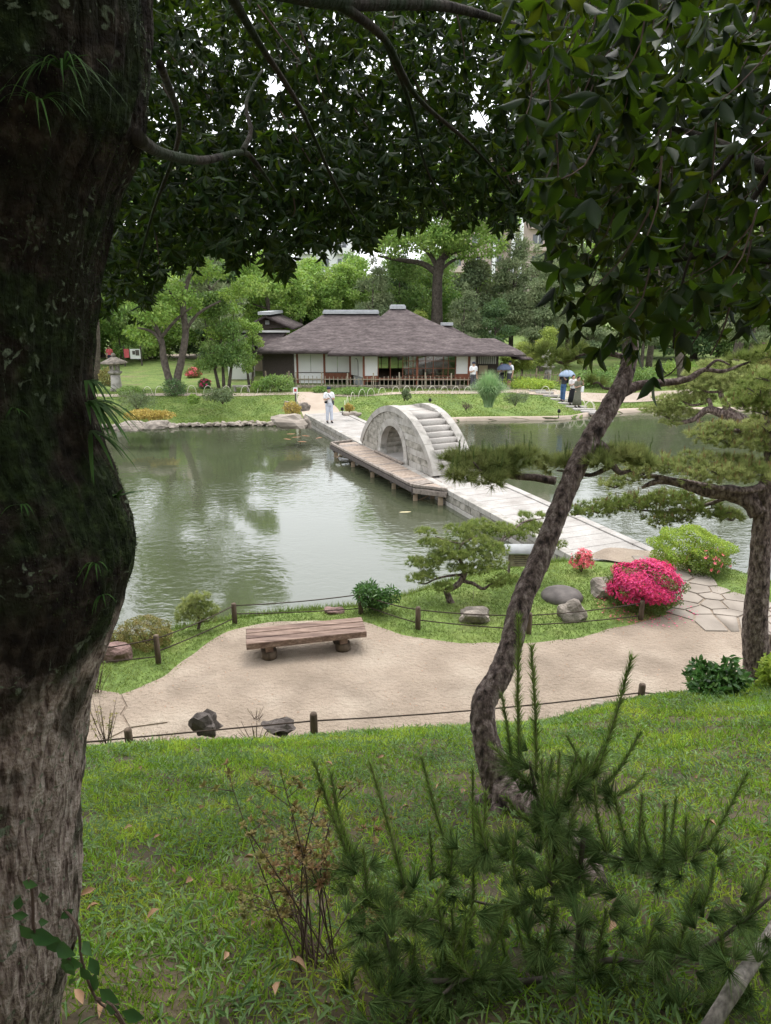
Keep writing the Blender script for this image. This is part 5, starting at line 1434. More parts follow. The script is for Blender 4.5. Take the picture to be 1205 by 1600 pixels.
def person(label, foot, rz, top, legs, H=1.7, arms=('down', 'down'), shorts=False, skirt=False, hat=None, bag=None, shoe=None, hair_long=False, group=None, wide=1.):
    t = thing('person', label, 'person', tuple(foot), group)
    M = Matrix.Translation(foot) @ Matrix.Rotation(rz, 4, 'Z') @ Matrix.Scale(H / 1.7, 4)
    # faces -Y
    hips = Vector((0, 0, .92)); chest = Vector((0, .01, 1.25)); neck = Vector((0, .01, 1.44)); head = Vector((0, -.01, 1.585))
    hipj = [Vector((s * .09, 0, .90)) for s in (-1, 1)]; ank = [Vector((-.10, .03, .08)), Vector((.10, -.04, .08))]
    knee = [(a + b_) / 2 + Vector((0, -.02, .03)) for a, b_ in zip(hipj, ank)]
    body = [tube_bm([hips - Vector((0, 0, .06)), hips + Vector((0, 0, .12)), chest, Vector((0, .01, 1.38)), neck, neck + Vector((0, 0, .05))], [.13, .12, .145, .13, .06, .05])]
    sk = sphere_geo(head, (.078, .098, .115)); body.append(sk)
    body.append(sphere_geo(head + Vector((0, -.1, -.015)), (.016, .022, .022), 6))      # nose
    body.append(sphere_geo(head + Vector((0, -.045, -.085)), (.045, .05, .035), 7))      # jaw
    for s in (-1, 1): body.append(sphere_geo(head + Vector((s * .08, .01, -.005)), (.014, .02, .03), 6))
    shirt = [tube_bm([hips + Vector((0, 0, -.04)), hips + Vector((0, 0, .14)), chest, Vector((0, .01, 1.38)), Vector((0, .01, 1.44))], [.155 * wide, .15 * wide, .168 * wide, .14, .075])]
    for i, s in enumerate((-1, 1)):
        sh = Vector((s * .185, .01, 1.38))
        ps = arms[i]
        if ps == 'down': el = sh + Vector((s * .05, .03, -.28)); wr = el + Vector((0, -.06, -.25))
        elif ps == 'fwd': el = sh + Vector((s * .05, -.03, -.26)); wr = el + Vector((-s * .1, -.2, .06))
        elif ps == 'up': el = sh + Vector((s * .06, -.1, -.2)); wr = el + Vector((-s * .06, -.1, .24))
        elif ps == 'face': el = sh + Vector((s * .05, -.16, -.14)); wr = el + Vector((-s * .12, -.08, .2))
        hd = (wr - el).normalized()
        body.append(tube_bm([Vector((s * .1, .01, 1.4)), sh, el, wr], [.06, .055, .042, .028]))
        body.append(tube_bm([wr, wr + hd * .05, wr + hd * .09], [.028, .036, .03], 8, 2))
        sd_ = hd.cross(Vector((0, 1, 0))).normalized() if abs(hd.y) < .9 else Vector((1, 0, 0))
        for f_ in range(4):
            b0 = wr + hd * .08 + sd_ * (.022 * (f_ - 1.5)); body.append(tube_bm([b0, b0 + hd * (.05 + .008 * (f_ in (1, 2))), b0 + hd * .075 + Vector((0, -.015, 0))], [.0105, .0095, .008], 5, 1))
        b0 = wr + hd * .03 + sd_ * (.035 * -s); body.append(tube_bm([b0 - sd_ * (-s) * .01, b0 + hd * .03 + sd_ * (-s) * .02, b0 + hd * .055 + sd_ * (-s) * .024], [.012, .011, .009], 5, 1))
        shirt.append(tube_bm([Vector((s * .09, .01, 1.4)), sh, sh.lerp(el, .8)], [.085, .078, .066]))
        body.append(tube_bm([hipj[i], knee[i], ank[i] + Vector((0, 0, .02))], [.085, .058, .038]))
        body.append(tube_bm([ank[i], ank[i] + Vector((0, -.06, -.04)), ank[i] + Vector((s * .01, -.15, -.055))], [.04, .038, .028], 8, 2))
    remeshed('body', body, .013, SKIN, t, M)
    remeshed('shirt', shirt, .018, top, t, M)
    if skirt:
        V, F = lathe_geo([(.14, 1.0), (.17, .85), (.2, .5), (.26, .14), (.24, .14), (.1, .9)], 16); put('skirt', [tuple(M @ Vector(v)) for v in V], np.array(F), legs, t, smooth=True)
    else:
        tr = [tube_bm([hips + Vector((0, 0, .08)), hips - Vector((0, 0, .02)), hips - Vector((0, 0, .1))], [.15, .16, .14])]
        for i in range(2): tr.append(tube_bm([hipj[i], knee[i]] + ([] if shorts else [ank[i] + Vector((0, 0, .03))]), [.105, .082] + ([] if shorts else [.07])))
        remeshed('shorts' if shorts else 'trousers', tr, .018, legs, t, M)
    for i, s in enumerate((-1, 1)):
        sh_ = [tube_bm([ank[i] + Vector((0, .03, -.02)), ank[i] + Vector((0, -.06, -.045)), ank[i] + Vector((s * .01, -.17, -.055))], [.048, .046, .034], 10, 2)]
        remeshed('shoe', sh_, .012, shoe or SHOE, t, M)
    hg = sphere_geo(head + Vector((0, .02, .03)), (.088, .1, .108)); V = hg[0]
    cut = V[:, 1] * .9 - (V[:, 2] - head.z) * 1.0 > .115
    hv_ = V.copy()
    fr = hv_[:, 1] < head.y - .045; hv_[fr, 2] = np.maximum(hv_[fr, 2], head.z + .055)
    put('hair', [tuple(M @ Vector(v)) for v in hv_], np.array(hg[1]), HAIR, t, smooth=True)
    if hair_long: V, F = tube_bm([head + Vector((0, .07, .02)), head + Vector((0, .09, -.12)), head + Vector((0, .1, -.25))], [.08, .075, .05]); put('hair', [tuple(M @ Vector(v)) for v in V], fixf(F), HAIR, t, smooth=True)
    if hat:
        V, F = lathe_geo([(.098, .035), (.105, .07), (.095, .12), (.06, .15), (0, .16)], 14, tuple(head)); put('cap', [tuple(M @ Vector(v)) for v in V], np.array(F), hat, t, smooth=True)
        V, F = lathe_geo([(.09, .05), (.15 if hat.name.endswith('brim') else .11, .04), (.11, .055)], 14, tuple(head)); V[:, 1] = np.where(V[:, 1] < head.y, head.y + (V[:, 1] - head.y) * 1.6, V[:, 1]); put('cap_brim', [tuple(M @ Vector(v)) for v in V], np.array(F), hat, t, smooth=True)
    for k, (c, s, m_, strap) in enumerate(bag or []):
        bm = box_geo(c, s, 0, min(s) * .3); bm.transform(M)
        o = bm_obj('bag', bm, m_, None, tuple(M @ Vector(c))); tag(o, strap[0], strap[1])
    return t, M
WSH = flat('white_shirt', (.74, .74, .75)); LG = flat('light_grey_trousers', (.52, .55, .62)); NAVY = flat('dark_navy', (.03, .035, .06)); JEAN = flat('blue_jeans', (.06, .12, .24)); OLIVE = flat('olive_cloth', (.14, .14, .10)); GREYS = flat('charcoal_cloth', (.07, .07, .08))
DSH = flat('dark_grey_shirt', (.05, .05, .055)); PWH = flat('offwhite_blouse', (.66, .62, .6)); KHAK = flat('white_bag_cloth', (.8, .8, .78))
ff_ = G(515, 660, .52); ff_.z = .512
t, M = person('man in white shirt, pale grey trousers and dark cap standing on the causeway', ff_, .35, WSH, LG, 1.72, ('fwd', 'fwd'), hat=NAVY)
for s in (1,):
    bm = box_geo((.19, .03, .95), (.1, .2, .22), 0, .03); bm.transform(M); tag(bm_obj('shoulder_bag', bm, GREYS, None, tuple(M @ Vector((.19, .03, .95)))), 'dark shoulder bag at the hip of the man on the causeway', 'bag')
    V, F = tube_geo([(-.12, .12, 1.42), (-.05, -.14, 1.36), (.1, -.17, 1.15), (.19, -.03, 1.0)], [.014] * 4, 5, 3); tag(put('bag_strap', [tuple(M @ Vector(v)) for v in V], fixf(F), GREYS, None, M @ Vector((0, 0, 1.2))), 'dark strap across the white shirt of the man on the causeway', 'strap')
bm = box_geo((-.2, -.16, 1.02), (.13, .12, .11), 0, .02); bm.transform(M); tag(bm_obj('camera', bm, M_black, None, tuple(M @ Vector((-.2, -.16, 1.02)))), 'black camera held by the man on the causeway', 'camera')
f = D(739, 604, 44.0); f.z = .95
person('man in a white shirt and cap with a backpack at the pavilion corner', f, .3, WSH, GREYS, 1.68, ('fwd', 'down'), hat=NAVY, bag=[((.1, .2, 1.2), (.28, .16, .42), NAVY, ('dark backpack of the man at the pavilion corner', 'backpack'))])
f = D(782, 610, 45.0); f.z = .95
person('woman in a white top with a dark bag sharing the dark umbrella', f, .2, PWH, GREYS, 1.56, ('fwd', 'fwd'), hair_long=False, bag=[((.0, -.2, 1.0), (.3, .12, .16), M_black, ('black handbag held by the woman under the dark umbrella', 'handbag'))])
f = D(795, 612, 44.6); f.z = .95
person('man in white shirt, dark shorts and black hat under the dark umbrella', f, -.9, WSH, GREYS, 1.7, ('fwd', 'down'), shorts=True, hat=M_black, shoe=flat('pale_shoe', (.4, .38, .36)))
def umbrella(label, c, r, m, grip):
    t = thing('umbrella', label, 'umbrella', tuple(grip))
    prof = [(r * math.sin(a), r * .95 * (math.cos(a) - .45)) for a in np.linspace(0.001, 1.25, 7)]
    V, F = lathe_geo(prof, 16, tuple(c))
    ang_ = np.arctan2(V[:, 1] - c.y, V[:, 0] - c.x); V[:, 2] -= .03 * np.abs(np.sin(ang_ * 4)) * np.hypot(V[:, 0] - c.x, V[:, 1] - c.y) / r
    o = put('canopy', V, np.array(F), m, t, smooth=True); o.modifiers.new('thickness', 'SOLIDIFY').thickness = .006
    tube('shaft', [grip - Vector((0, 0, .1)), c + Vector((0, 0, .55 * r * .95 + .06))], [.008, .008], M_black, t, 6, 1)
    tube('handle', [grip - Vector((0, 0, .1)), grip - Vector((0, 0, .16)), grip + Vector((.04, 0, -.18)), grip + Vector((.06, 0, -.13))], [.014] * 4, M_black, t, 6, 2)
    for k in range(8):
        a = k * math.pi / 4; e = c + Vector((r * .93 * math.cos(a), r * .93 * math.sin(a), -.13 * r))
        tube('rib', [c + Vector((0, 0, .5 * r)), c + Vector((r * .5 * math.cos(a), r * .5 * math.sin(a), .33 * r)), e], [.004] * 3, M_black, t, 4, 2)
c = D(790, 574, 44.6)
umbrella('dark blue grey umbrella over the couple beside the pavilion', Vector((c.x - .05, 44.6, c.z - .05)), .52, flat('umbrella_slate', (.09, .11, .17)), Vector((c.x + .05, 44.45, 2.05)))
f = GG(879, 629); f.z += .06
t3, M3 = person('man in dark shirt and blue jeans holding the pale blue umbrella', f, -.9, DSH, JEAN, 1.66, ('up', 'face'), bag=[((.0, .2, 1.22), (.28, .18, .42), M_black, ('black backpack of the man with the pale blue umbrella', 'backpack'))])
c = D(885, 585, f.y)
umbrella('pale translucent blue umbrella held by the man in jeans', Vector((c.x + .02, f.y - .1, c.z)), .48, mat('umbrella_pale', (.45, .55, .7), (.52, .62, .76), 3, .35, trans=.5), Vector((c.x + .0, f.y - .2, c.z - .45)))
f = GG(893, 634); f.z += .06
person('woman in a pale blouse and long black skirt on the far landing', f, .3, PWH, M_black, 1.55, ('fwd', 'face'), skirt=True, hair_long=True)
f = GG(901, 638); f.z += .06
person('visitor in olive clothes holding a white bag at the end of the far landing', f, .5, OLIVE, OLIVE, 1.56, ('fwd', 'face'), skirt=True, bag=[((.2, -.12, 1.0), (.22, .1, .34), KHAK, ('white cloth bag carried by the visitor in olive', 'bag'))])
f = D(676, 592, 48.2); f.z = ZF + .08
person('person in a pale shirt standing inside the pavilion behind the lattice', f, 0, PWH, GREYS, 1.5, ('fwd', 'down'))
f = D(1198, 556, 62); f.z = gz1(f.x, f.y)
person('visitor in white far off under the pink parasol', f, 0, WSH, GREYS, 1.6)
c = D(1198, 546, 62); umbrella('bright pink parasol far off on the lawn beyond the trees', Vector((f.x + .1, 62, 2.75)), .7, flat('parasol_pink', (.65, .12, .5)), Vector((f.x + .15, 61.8, 2.1)))
f = D(172, 560, 60); f.z = gz1(f.x, f.y)
person('visitor in a red top on the far path behind the stone lantern', f, .2, M_red, NAVY, 1.65)

# ================================================================ THE MOSSY TREE
YC = 1.72
edge = [(-900, 290), (-500, 250), (-200, 228), (0, 221), (60, 222), (200, 212), (300, 168), (420, 137), (500, 130), (600, 124), (700, 142), (760, 170), (820, 192), (870, 200), (930, 188), (1000, 166), (1060, 142), (1130, 124), (1220, 114), (1300, 106), (1400, 109), (1480, 106), (1550, 92), (1600, 80), (1700, 70), (1850, 50)]
ev = np.array([e[0] for e in edge], float); eu = np.array([e[1] for e in edge], float)
rows = []
for v in np.concatenate([np.linspace(-900, 0, 40), np.linspace(4, 1850, 330)]):
    u = float(np.interp(v, ev, eu)); p = D(u, v, YC)
    rows.append(p)
rows = [r for r in rows if r.z < 12]
nseg = 300
V = []; 
for j, p in enumerate(rows):
    rad = .40 + .02 * math.sin(p.z * 1.7)
    cx = p.x - rad
    for k in range(nseg):
        a = 2 * math.pi * k / nseg
        ca, sa = math.cos(a), math.sin(a)
        q = Vector((ca * 1.2, sa * 1.2, p.z * .55))
        r = rad + .035 * mnoise.noise(q * 2.2) * (1 - max(0, ca) ** 3)
        fine = mnoise.noise(Vector((ca * 17, sa * 17, p.z * 6)))
        r += .010 * fine + .007 * mnoise.noise(Vector((ca * 45, sa * 45, p.z * 22))) + .007 * mnoise.noise(Vector((ca * 30, sa * 30, p.z * 3.5)))
        V.append((cx + r * ca, YC + r * sa * .95, p.z))
n = len(rows)
ii = np.arange(n * nseg).reshape(n, nseg)
F = np.stack([ii[:-1], ii[1:], np.roll(ii[1:], -1, 1), np.roll(ii[:-1], -1, 1)], -1).reshape(-1, 4)
root0 = Vector((-1.25, YC, gz1(-1.25, YC)))
mt = thing('mossy_tree', 'huge dark evergreen tree with a thick mossy swollen trunk beside the slope', 'tree', tuple(root0))
# bark: dark, mossy and lichened above; the lower trunk is paler fissured wood
def bark_mat():
    m = bpy.data.materials.new('old_mossy_bark'); m.use_nodes = True
    N, Lk = m.node_tree.nodes, m.node_tree.links
    bs = N['Principled BSDF']; bs.inputs['Roughness'].default_value = .93; bs.inputs['Specular IOR Level'].default_value = .2
    geo = N.new('ShaderNodeNewGeometry'); sep = N.new('ShaderNodeSeparateXYZ'); Lk.new(geo.outputs['Position'], sep.inputs[0])
    def noise_(scale, det=6, st=(1, 1, 1), dist=0):
        mp = N.new('ShaderNodeMapping'); mp.inputs['Scale'].default_value = st; Lk.new(geo.outputs['Position'], mp.inputs[0])
        t = N.new('ShaderNodeTexNoise'); t.inputs['Scale'].default_value = scale; t.inputs['Detail'].default_value = det; t.inputs['Distortion'].default_value = dist
        Lk.new(mp.outputs[0], t.inputs[0]); return t.outputs['Fac']
    def ramp(f, stops):
        r = N.new('ShaderNodeValToRGB'); e = r.color_ramp.elements
        e[0].position, e[0].color = stops[0][0], (*stops[0][1], 1); e[1].position, e[1].color = stops[-1][0], (*stops[-1][1], 1)
        for p_, c_ in stops[1:-1]: x = e.new(p_); x.color = (*c_, 1)
        Lk.new(f, r.inputs[0]); return r.outputs[0]
    def mixc(f, a, b_):
        m_ = N.new('ShaderNodeMix'); m_.data_type = 'RGBA'; Lk.new(f, m_.inputs['Factor'])
        for s, x in (('A', a), ('B', b_)):
            if isinstance(x, tuple): m_.inputs[s].default_value = (*x, 1)
            else: Lk.new(x, m_.inputs[s])
        return m_.outputs['Result']
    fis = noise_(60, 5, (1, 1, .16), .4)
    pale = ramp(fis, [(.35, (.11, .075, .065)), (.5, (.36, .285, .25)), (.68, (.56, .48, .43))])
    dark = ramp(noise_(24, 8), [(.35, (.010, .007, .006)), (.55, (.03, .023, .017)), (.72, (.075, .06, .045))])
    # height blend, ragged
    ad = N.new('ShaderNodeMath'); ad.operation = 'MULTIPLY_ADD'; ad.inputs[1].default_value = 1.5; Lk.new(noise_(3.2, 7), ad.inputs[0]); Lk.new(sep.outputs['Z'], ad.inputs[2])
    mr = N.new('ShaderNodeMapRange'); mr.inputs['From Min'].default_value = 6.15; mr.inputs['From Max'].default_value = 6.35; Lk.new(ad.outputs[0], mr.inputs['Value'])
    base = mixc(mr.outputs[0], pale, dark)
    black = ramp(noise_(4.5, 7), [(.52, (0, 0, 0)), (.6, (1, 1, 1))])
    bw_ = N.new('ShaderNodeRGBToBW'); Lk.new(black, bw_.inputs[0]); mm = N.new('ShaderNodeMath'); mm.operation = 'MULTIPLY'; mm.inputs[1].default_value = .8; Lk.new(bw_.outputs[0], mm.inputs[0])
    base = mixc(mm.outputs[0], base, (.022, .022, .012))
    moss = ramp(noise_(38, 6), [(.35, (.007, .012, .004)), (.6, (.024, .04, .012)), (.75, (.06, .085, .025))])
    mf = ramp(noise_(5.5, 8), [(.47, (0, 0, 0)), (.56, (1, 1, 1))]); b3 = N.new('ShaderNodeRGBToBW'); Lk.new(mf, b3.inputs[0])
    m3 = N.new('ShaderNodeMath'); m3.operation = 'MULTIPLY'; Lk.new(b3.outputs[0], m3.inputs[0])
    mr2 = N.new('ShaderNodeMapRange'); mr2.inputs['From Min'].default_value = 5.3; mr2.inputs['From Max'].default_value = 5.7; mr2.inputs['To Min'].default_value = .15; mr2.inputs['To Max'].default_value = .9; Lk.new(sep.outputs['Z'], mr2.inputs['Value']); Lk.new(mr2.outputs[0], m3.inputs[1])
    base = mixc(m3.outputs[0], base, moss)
    lic = ramp(noise_(28, 3, (1, 1, 1), 1.2), [(.60, (0, 0, 0)), (.66, (1, 1, 1))]); lf = ramp(noise_(3.4, 3), [(.44, (0, 0, 0)), (.56, (1, 1, 1))])
    b4 = N.new('ShaderNodeRGBToBW'); b5 = N.new('ShaderNodeRGBToBW'); Lk.new(lic, b4.inputs[0]); Lk.new(lf, b5.inputs[0]); m4 = N.new('ShaderNodeMath'); m4.operation = 'MULTIPLY'; Lk.new(b4.outputs[0], m4.inputs[0]); Lk.new(b5.outputs[0], m4.inputs[1])
    base = mixc(m4.outputs[0], base, (.17, .21, .14))
    Lk.new(base, bs.inputs['Base Color'])
    h = N.new('ShaderNodeMath'); h.operation = 'MULTIPLY_ADD'; h.inputs[1].default_value = .8; Lk.new(noise_(70, 8), h.inputs[0]); Lk.new(fis, h.inputs[2])
    bp = N.new('ShaderNodeBump'); bp.inputs['Strength'].default_value = 1; bp.inputs['Distance'].default_value = .022; Lk.new(h.outputs[0], bp.inputs['Height']); Lk.new(bp.outputs[0], bs.inputs['Normal'])
    return m
M_oldbark = bark_mat()
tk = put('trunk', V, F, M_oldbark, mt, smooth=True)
# moss fuzz and loose bark curls along the trunk, most of it on the shoulder
Vn = np.array(V)
sel = rng.integers(0, len(Vn), 60000)
P = Vn[sel]; N0 = nrm(np.stack([P[:, 0] - np.interp(P[:, 2], [r.z for r in rows][::-1], [r.x - .4 for r in rows][::-1]), P[:, 1] - YC, np.zeros(len(P))], 1))
keep = (P[:, 2] > 5.55) & (np.sin(P[:, 2] * 9 + N0[:, 0] * 6) + np.sin(P[:, 2] * 23 + N0[:, 1] * 9) > -.2) & (P[:, 1] < YC + .25)
P, N0 = P[keep], N0[keep]
Vm, Fm = scatter(QUAD_V, QUAD_F, P, nrm(N0 * .7 + rdir(len(P)) * .6 - np.array([0, 0, .35])), rdir(len(P)), rng.uniform(.004, .010, len(P)), .0022)
tag(put('moss', Vm, Fm, mat('moss_tuft', (.022, .035, .01), (.05, .07, .02), 12, .8, island=.4), mt), kind='stuff')
# limbs
def limb(uvY, rr, parent=mt, n=9, m=None):
    rr = [q * .68 for q in rr]
    tube('limb', [(D(*q) if q[1] > 12 or q[1] < 0 or q[0] > 12 else Vector(q)) for q in uvY], rr, m or M_bark_old, parent, n, 5, .12, 9.)
limb([(215, 215, 1.72), (255, 240, 2.0), (320, 250, 2.4), (378, 238, 2.7), (400, 255, 2.8), (432, 300, 3.0)], [.026, .02, .018, .015, .012, .006])
limb([(378, 238, 2.7), (392, 205, 2.8), (385, 160, 2.9), (410, 110, 3.1)], [.016, .012, .01, .006])
limb([(150, -160, 1.9), (330, -60, 2.6), (520, 0, 3.3), (700, 10, 4.0), (840, 50, 4.6)], [.12, .08, .05, .035, .015])
limb([(520, 0, 3.3), (600, 60, 3.6), (650, 150, 3.9), (740, 230, 4.2), (800, 300, 4.4)], [.035, .024, .018, .012, .006])
limb([(330, -60, 2.6), (400, 60, 3.0), (470, 170, 3.4), (520, 280, 3.7), (560, 350, 3.9)], [.035, .02, .014, .01, .005])
limb([(600, 60, 3.6), (640, 160, 4.2), (665, 260, 4.4), (700, 330, 4.6)], [.02, .015, .01, .005])
limb([(250, 100, 2.3), (280, 210, 3.2), (240, 330, 3.6), (215, 420, 3.8)], [.018, .014, .01, .005])
limb([(180, -200, 1.8), (60, -500, 1.4), (-200, -800, .6)], [.2, .15, .06])

# leaves: whorls at the ends of twigs, filling the whole depth of the crown
def crown_low(u):
    return np.interp(u, [-500, 150, 175, 200, 235, 262, 285, 310, 345, 400, 430, 452, 470, 500, 530, 560, 600, 650, 700, 740, 800, 840, 900], [520, 505, 495, 490, 480, 462, 432, 425, 425, 425, 440, 440, 415, 405, 402, 405, 375, 372, 350, 372, 370, 365, 360])
def whorls(C, ax, k, L, w_, droop=.25, sp=1.15):
    n = len(C)
    Pn = np.repeat(C, k, 0); A = np.repeat(nrm(ax), k, 0)
    s0 = nrm(np.cross(A, np.repeat(rdir(n), k, 0))); s1 = np.cross(A, s0)
    an = np.tile(np.arange(k) * 2 * np.pi / k, n) + rng.normal(0, .35, n * k)
    opn = rng.uniform(.35, 1.1, n * k)[:, None]
    d = A * (1.25 - opn) + (s0 * np.cos(an)[:, None] + s1 * np.sin(an)[:, None]) * opn * sp
    d[:, 2] -= droop
    Ln = L * rng.uniform(.45, 1.2, n * k)
    return Pn, nrm(d), nrm(A + rdir(n * k) * .35), Ln, Ln * w_
def ray_np(u, v):
    x = (u - 602.5) / 1110; a = (v - 800) / 1110
    return np.stack([x, math.cos(PITCH) - a * math.sin(PITCH), -math.sin(PITCH) - a * math.cos(PITCH)], 1)
def ray_pts(u, v, Y):
    r = ray_np(u, v); return r * (Y / r[:, 1])[:, None] + np.array([0, 0, CAM_H])
def gapmask(u, v):
    g_ = np.sin(u * .021 + 2 * np.sin(v * .013)) * np.sin(v * .027 + 1.3 * np.sin(u * .017)) + .6 * np.sin(u * .05 + v * .041) * np.sin(v * .06 - u * .03)
    return g_
def crown_leaves(n, ulo, uhi, vlo, Ylo, Yhi, lowf, k, L, w_, gap=.75, gapw=None, droop=.3):
    u = rng.uniform(ulo, uhi, n); v = rng.uniform(vlo, 560, n)
    lo = lowf(u) - 22 + 14 * np.sin(u * .09) + 9 * np.sin(u * .23)
    Y = Ylo + (Yhi - Ylo) * rng.random(n) ** .9
    g_ = gapmask(u, v)
    thr = gap if gapw is None else gapw(u, v)
    ok = (v < lo) & (g_ < thr)
    u, v, Y = u[ok], v[ok], Y[ok]
    C = ray_pts(u, v, Y)
    ax = nrm(rdir(len(C)) * .7 + np.array([0.15, .2, -.45]))
    return whorls(C, ax, k, L, w_, droop)
def density_gap(u, v):
    # more sky showing high on the right of the crown, dense low on the left
    c = 1.6 - .75 * np.exp(-((u - 800) / 130) ** 2 - ((v - 140) / 110) ** 2) - .5 * np.exp(-((u - 480) / 140) ** 2 - ((v - 110) / 110) ** 2) - .3 * np.exp(-((u - 330) / 60) ** 2 - ((v - 290) / 50) ** 2)
    return c
A1 = crown_leaves(13500, 100, 980, -60, 4.6, 9.0, crown_low, 7, .086, .36, gapw=density_gap)
A2 = crown_leaves(2800, 130, 900, 200, 4.2, 6, crown_low, 7, .08, .34, gapw=density_gap)
A3 = crown_leaves(1000, -900, 2000, -1000, 2.5, 7.0, lambda u: np.full_like(u, 60.) * 0 - 60, 6, .14, .38)  # unseen leaves above the view, added for shading
allA = [np.concatenate([a[i] for a in (A1, A2, A3)]) for i in range(5)]
# unseen crown top over and behind the viewer, added to shade the trunk
nT = 5200
C = np.stack([rng.uniform(-7, 6, nT), rng.uniform(-6, 5.5, nT), rng.uniform(8.6, 11.5, nT)], 1)
okc = ((C[:, 2] - CAM_H) > .85 * C[:, 1]) & (rng.random(len(C)) < np.where(C[:, 1] > -.5, .1, .9))  # thinned ahead of the viewer so more light reaches the slope
C = C[okc]
T_ = whorls(C, nrm(rdir(len(C)) + np.array([0, 0, -.3])), 6, .20, .42)
def leaf_parts(arr, parent, m, nmax, LV=LEAF_V, LF=LEAF_F):
    """the leaves that show largest become parts, the rest one mass of foliage"""
    P, Dr, N, L, Wd = arr
    Pm = P + Dr * L[:, None] * .5
    dy = Pm[:, 1] * math.cos(PITCH) - (Pm[:, 2] - CAM_H) * math.sin(PITCH)
    uu = 602.5 + 1110 * Pm[:, 0] / np.maximum(dy, .01)
    vv = 800 - 1110 * (Pm[:, 1] * math.sin(PITCH) + (Pm[:, 2] - CAM_H) * math.cos(PITCH)) / np.maximum(dy, .01)
    inside = (dy > .3) & (uu > 5) & (uu < 1200) & (vv > 5) & (vv < 1590)
    score = np.where(inside, L / np.maximum(dy, .1), 0)
    order = np.argsort(-score); big = order[:nmax]; rest = order[nmax:]
    V, F = scatter(LV, LF, P[rest], Dr[rest], N[rest], L[rest], Wd[rest])
    tag(put('foliage', V, F, m, parent, smooth=True), kind='stuff')
    lm = mesh_np('leaf', FINE_V, FINE_F, m, True)
    Y_ = nrm(Dr[big]); S_ = nrm(np.cross(Y_, N[big])); N_2 = np.cross(S_, Y_)
    for j, i in enumerate(big):
        l, w_ = float(L[i]), float(Wd[i]); s, y, nn_ = S_[j], Y_[j], N_2[j]
        M4 = Matrix(((s[0] * w_, y[0] * l, nn_[0] * l, P[i][0]), (s[1] * w_, y[1] * l, nn_[1] * l, P[i][1]), (s[2] * w_, y[2] * l, nn_[2] * l, P[i][2]), (0, 0, 0, 1)))
        link('leaf', lm, parent, mat4=M4)
allA = [np.concatenate([allA[i], T_[i]]) for i in range(5)]
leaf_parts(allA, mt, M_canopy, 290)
# twigs carrying the whorls
gs = []
sel = rng.choice(len(A1[0]) // 7, 260, replace=False)
for i in sel:
    p = Vector(A1[0][i * 7]); q = p + Vector((random.uniform(-.25, .05), random.uniform(-.2, .1), random.uniform(.12, .4)))
    gs.append(tube_geo([p, p.lerp(q, .5) + Vector((.02, 0, -.03)), q], [.0025, .004, .006], 4, 2))
V, F = merge_geo(gs); tag(put('twigs', V, fixf(F), M_twig, mt), kind='stuff')

# ================================================================ SECOND EVERGREEN, reaching in from the right
rt2 = thing('overhanging_evergreen', 'evergreen tree whose big glossy leaves hang in from the right over the pines', 'tree', (2.9, 1.4, gz1(2.9, 1.4)))
tube('trunk', [(2.9, 1.4, gz1(2.9, 1.4) - .2), (2.85, 1.45, 5.6), (2.6, 1.6, 7.2), (2.3, 1.7, 9.2), (2.1, 1.5, 11)], [.24, .2, .18, .14, .06], M_bark_old, rt2, 14, 5, .1, 5)
limb([(2.7, 1.5, 6.7), (2.1, 1.75, 6.9), (1400, 200, 1.9), (1210, 262, 2.1), (1150, 235, 2.3), (1050, 200, 2.5), (940, 190, 2.8)], [.075, .06, .045, .028, .02, .012, .006], rt2)
limb([(2.8, 1.45, 6.1), (2.0, 1.8, 6.3), (1300, 400, 2.0), (1205, 405, 2.1), (1100, 400, 2.2), (1000, 420, 2.3)], [.06, .045, .032, .02, .012, .006], rt2)
limb([(1210, 262, 2.1), (1160, 330, 2.1), (1090, 380, 2.1), (1060, 470, 2.1), (1052, 545, 2.1)], [.016, .01, .007, .005, .003], rt2, 6)
limb([(1150, 235, 2.3), (1100, 290, 2.3), (1000, 340, 2.4), (940, 400, 2.4), (905, 470, 2.4)], [.014, .009, .007, .005, .003], rt2, 6)
def low2(u):
    return np.interp(u, [790, 820, 845, 868, 890, 905, 930, 960, 1000, 1040, 1070, 1085, 1110, 1150, 1180, 1205, 1300, 1900], [120, 300, 400, 500, 490, 530, 560, 565, 560, 560, 540, 500, 525, 525, 510, 520, 540, 560])
def gap2(u, v): return 1.1 - .6 * np.exp(-((u - 900) / 90) ** 2 - ((v - 120) / 90) ** 2) - .75 * np.exp(-((u - 1130) / 70) ** 2 - ((v - 500) / 45) ** 2) - .5 * np.exp(-((u - 1080) / 40) ** 2 - ((v - 110) / 50) ** 2)
B1 = crown_leaves(1250, 790, 1290, -40, 1.8, 3.6, low2, 5, .076, .42, gapw=gap2, droop=.45)
B1b = crown_leaves(1000, 845, 1290, -40, 3.0, 5.0, lambda u: low2(u) - 90, 6, .09, .4, gapw=gap2, droop=.5)
B2 = crown_leaves(420, 1290, 2300, -700, 1.6, 4.0, low2, 5, .11, .42, droop=.6)
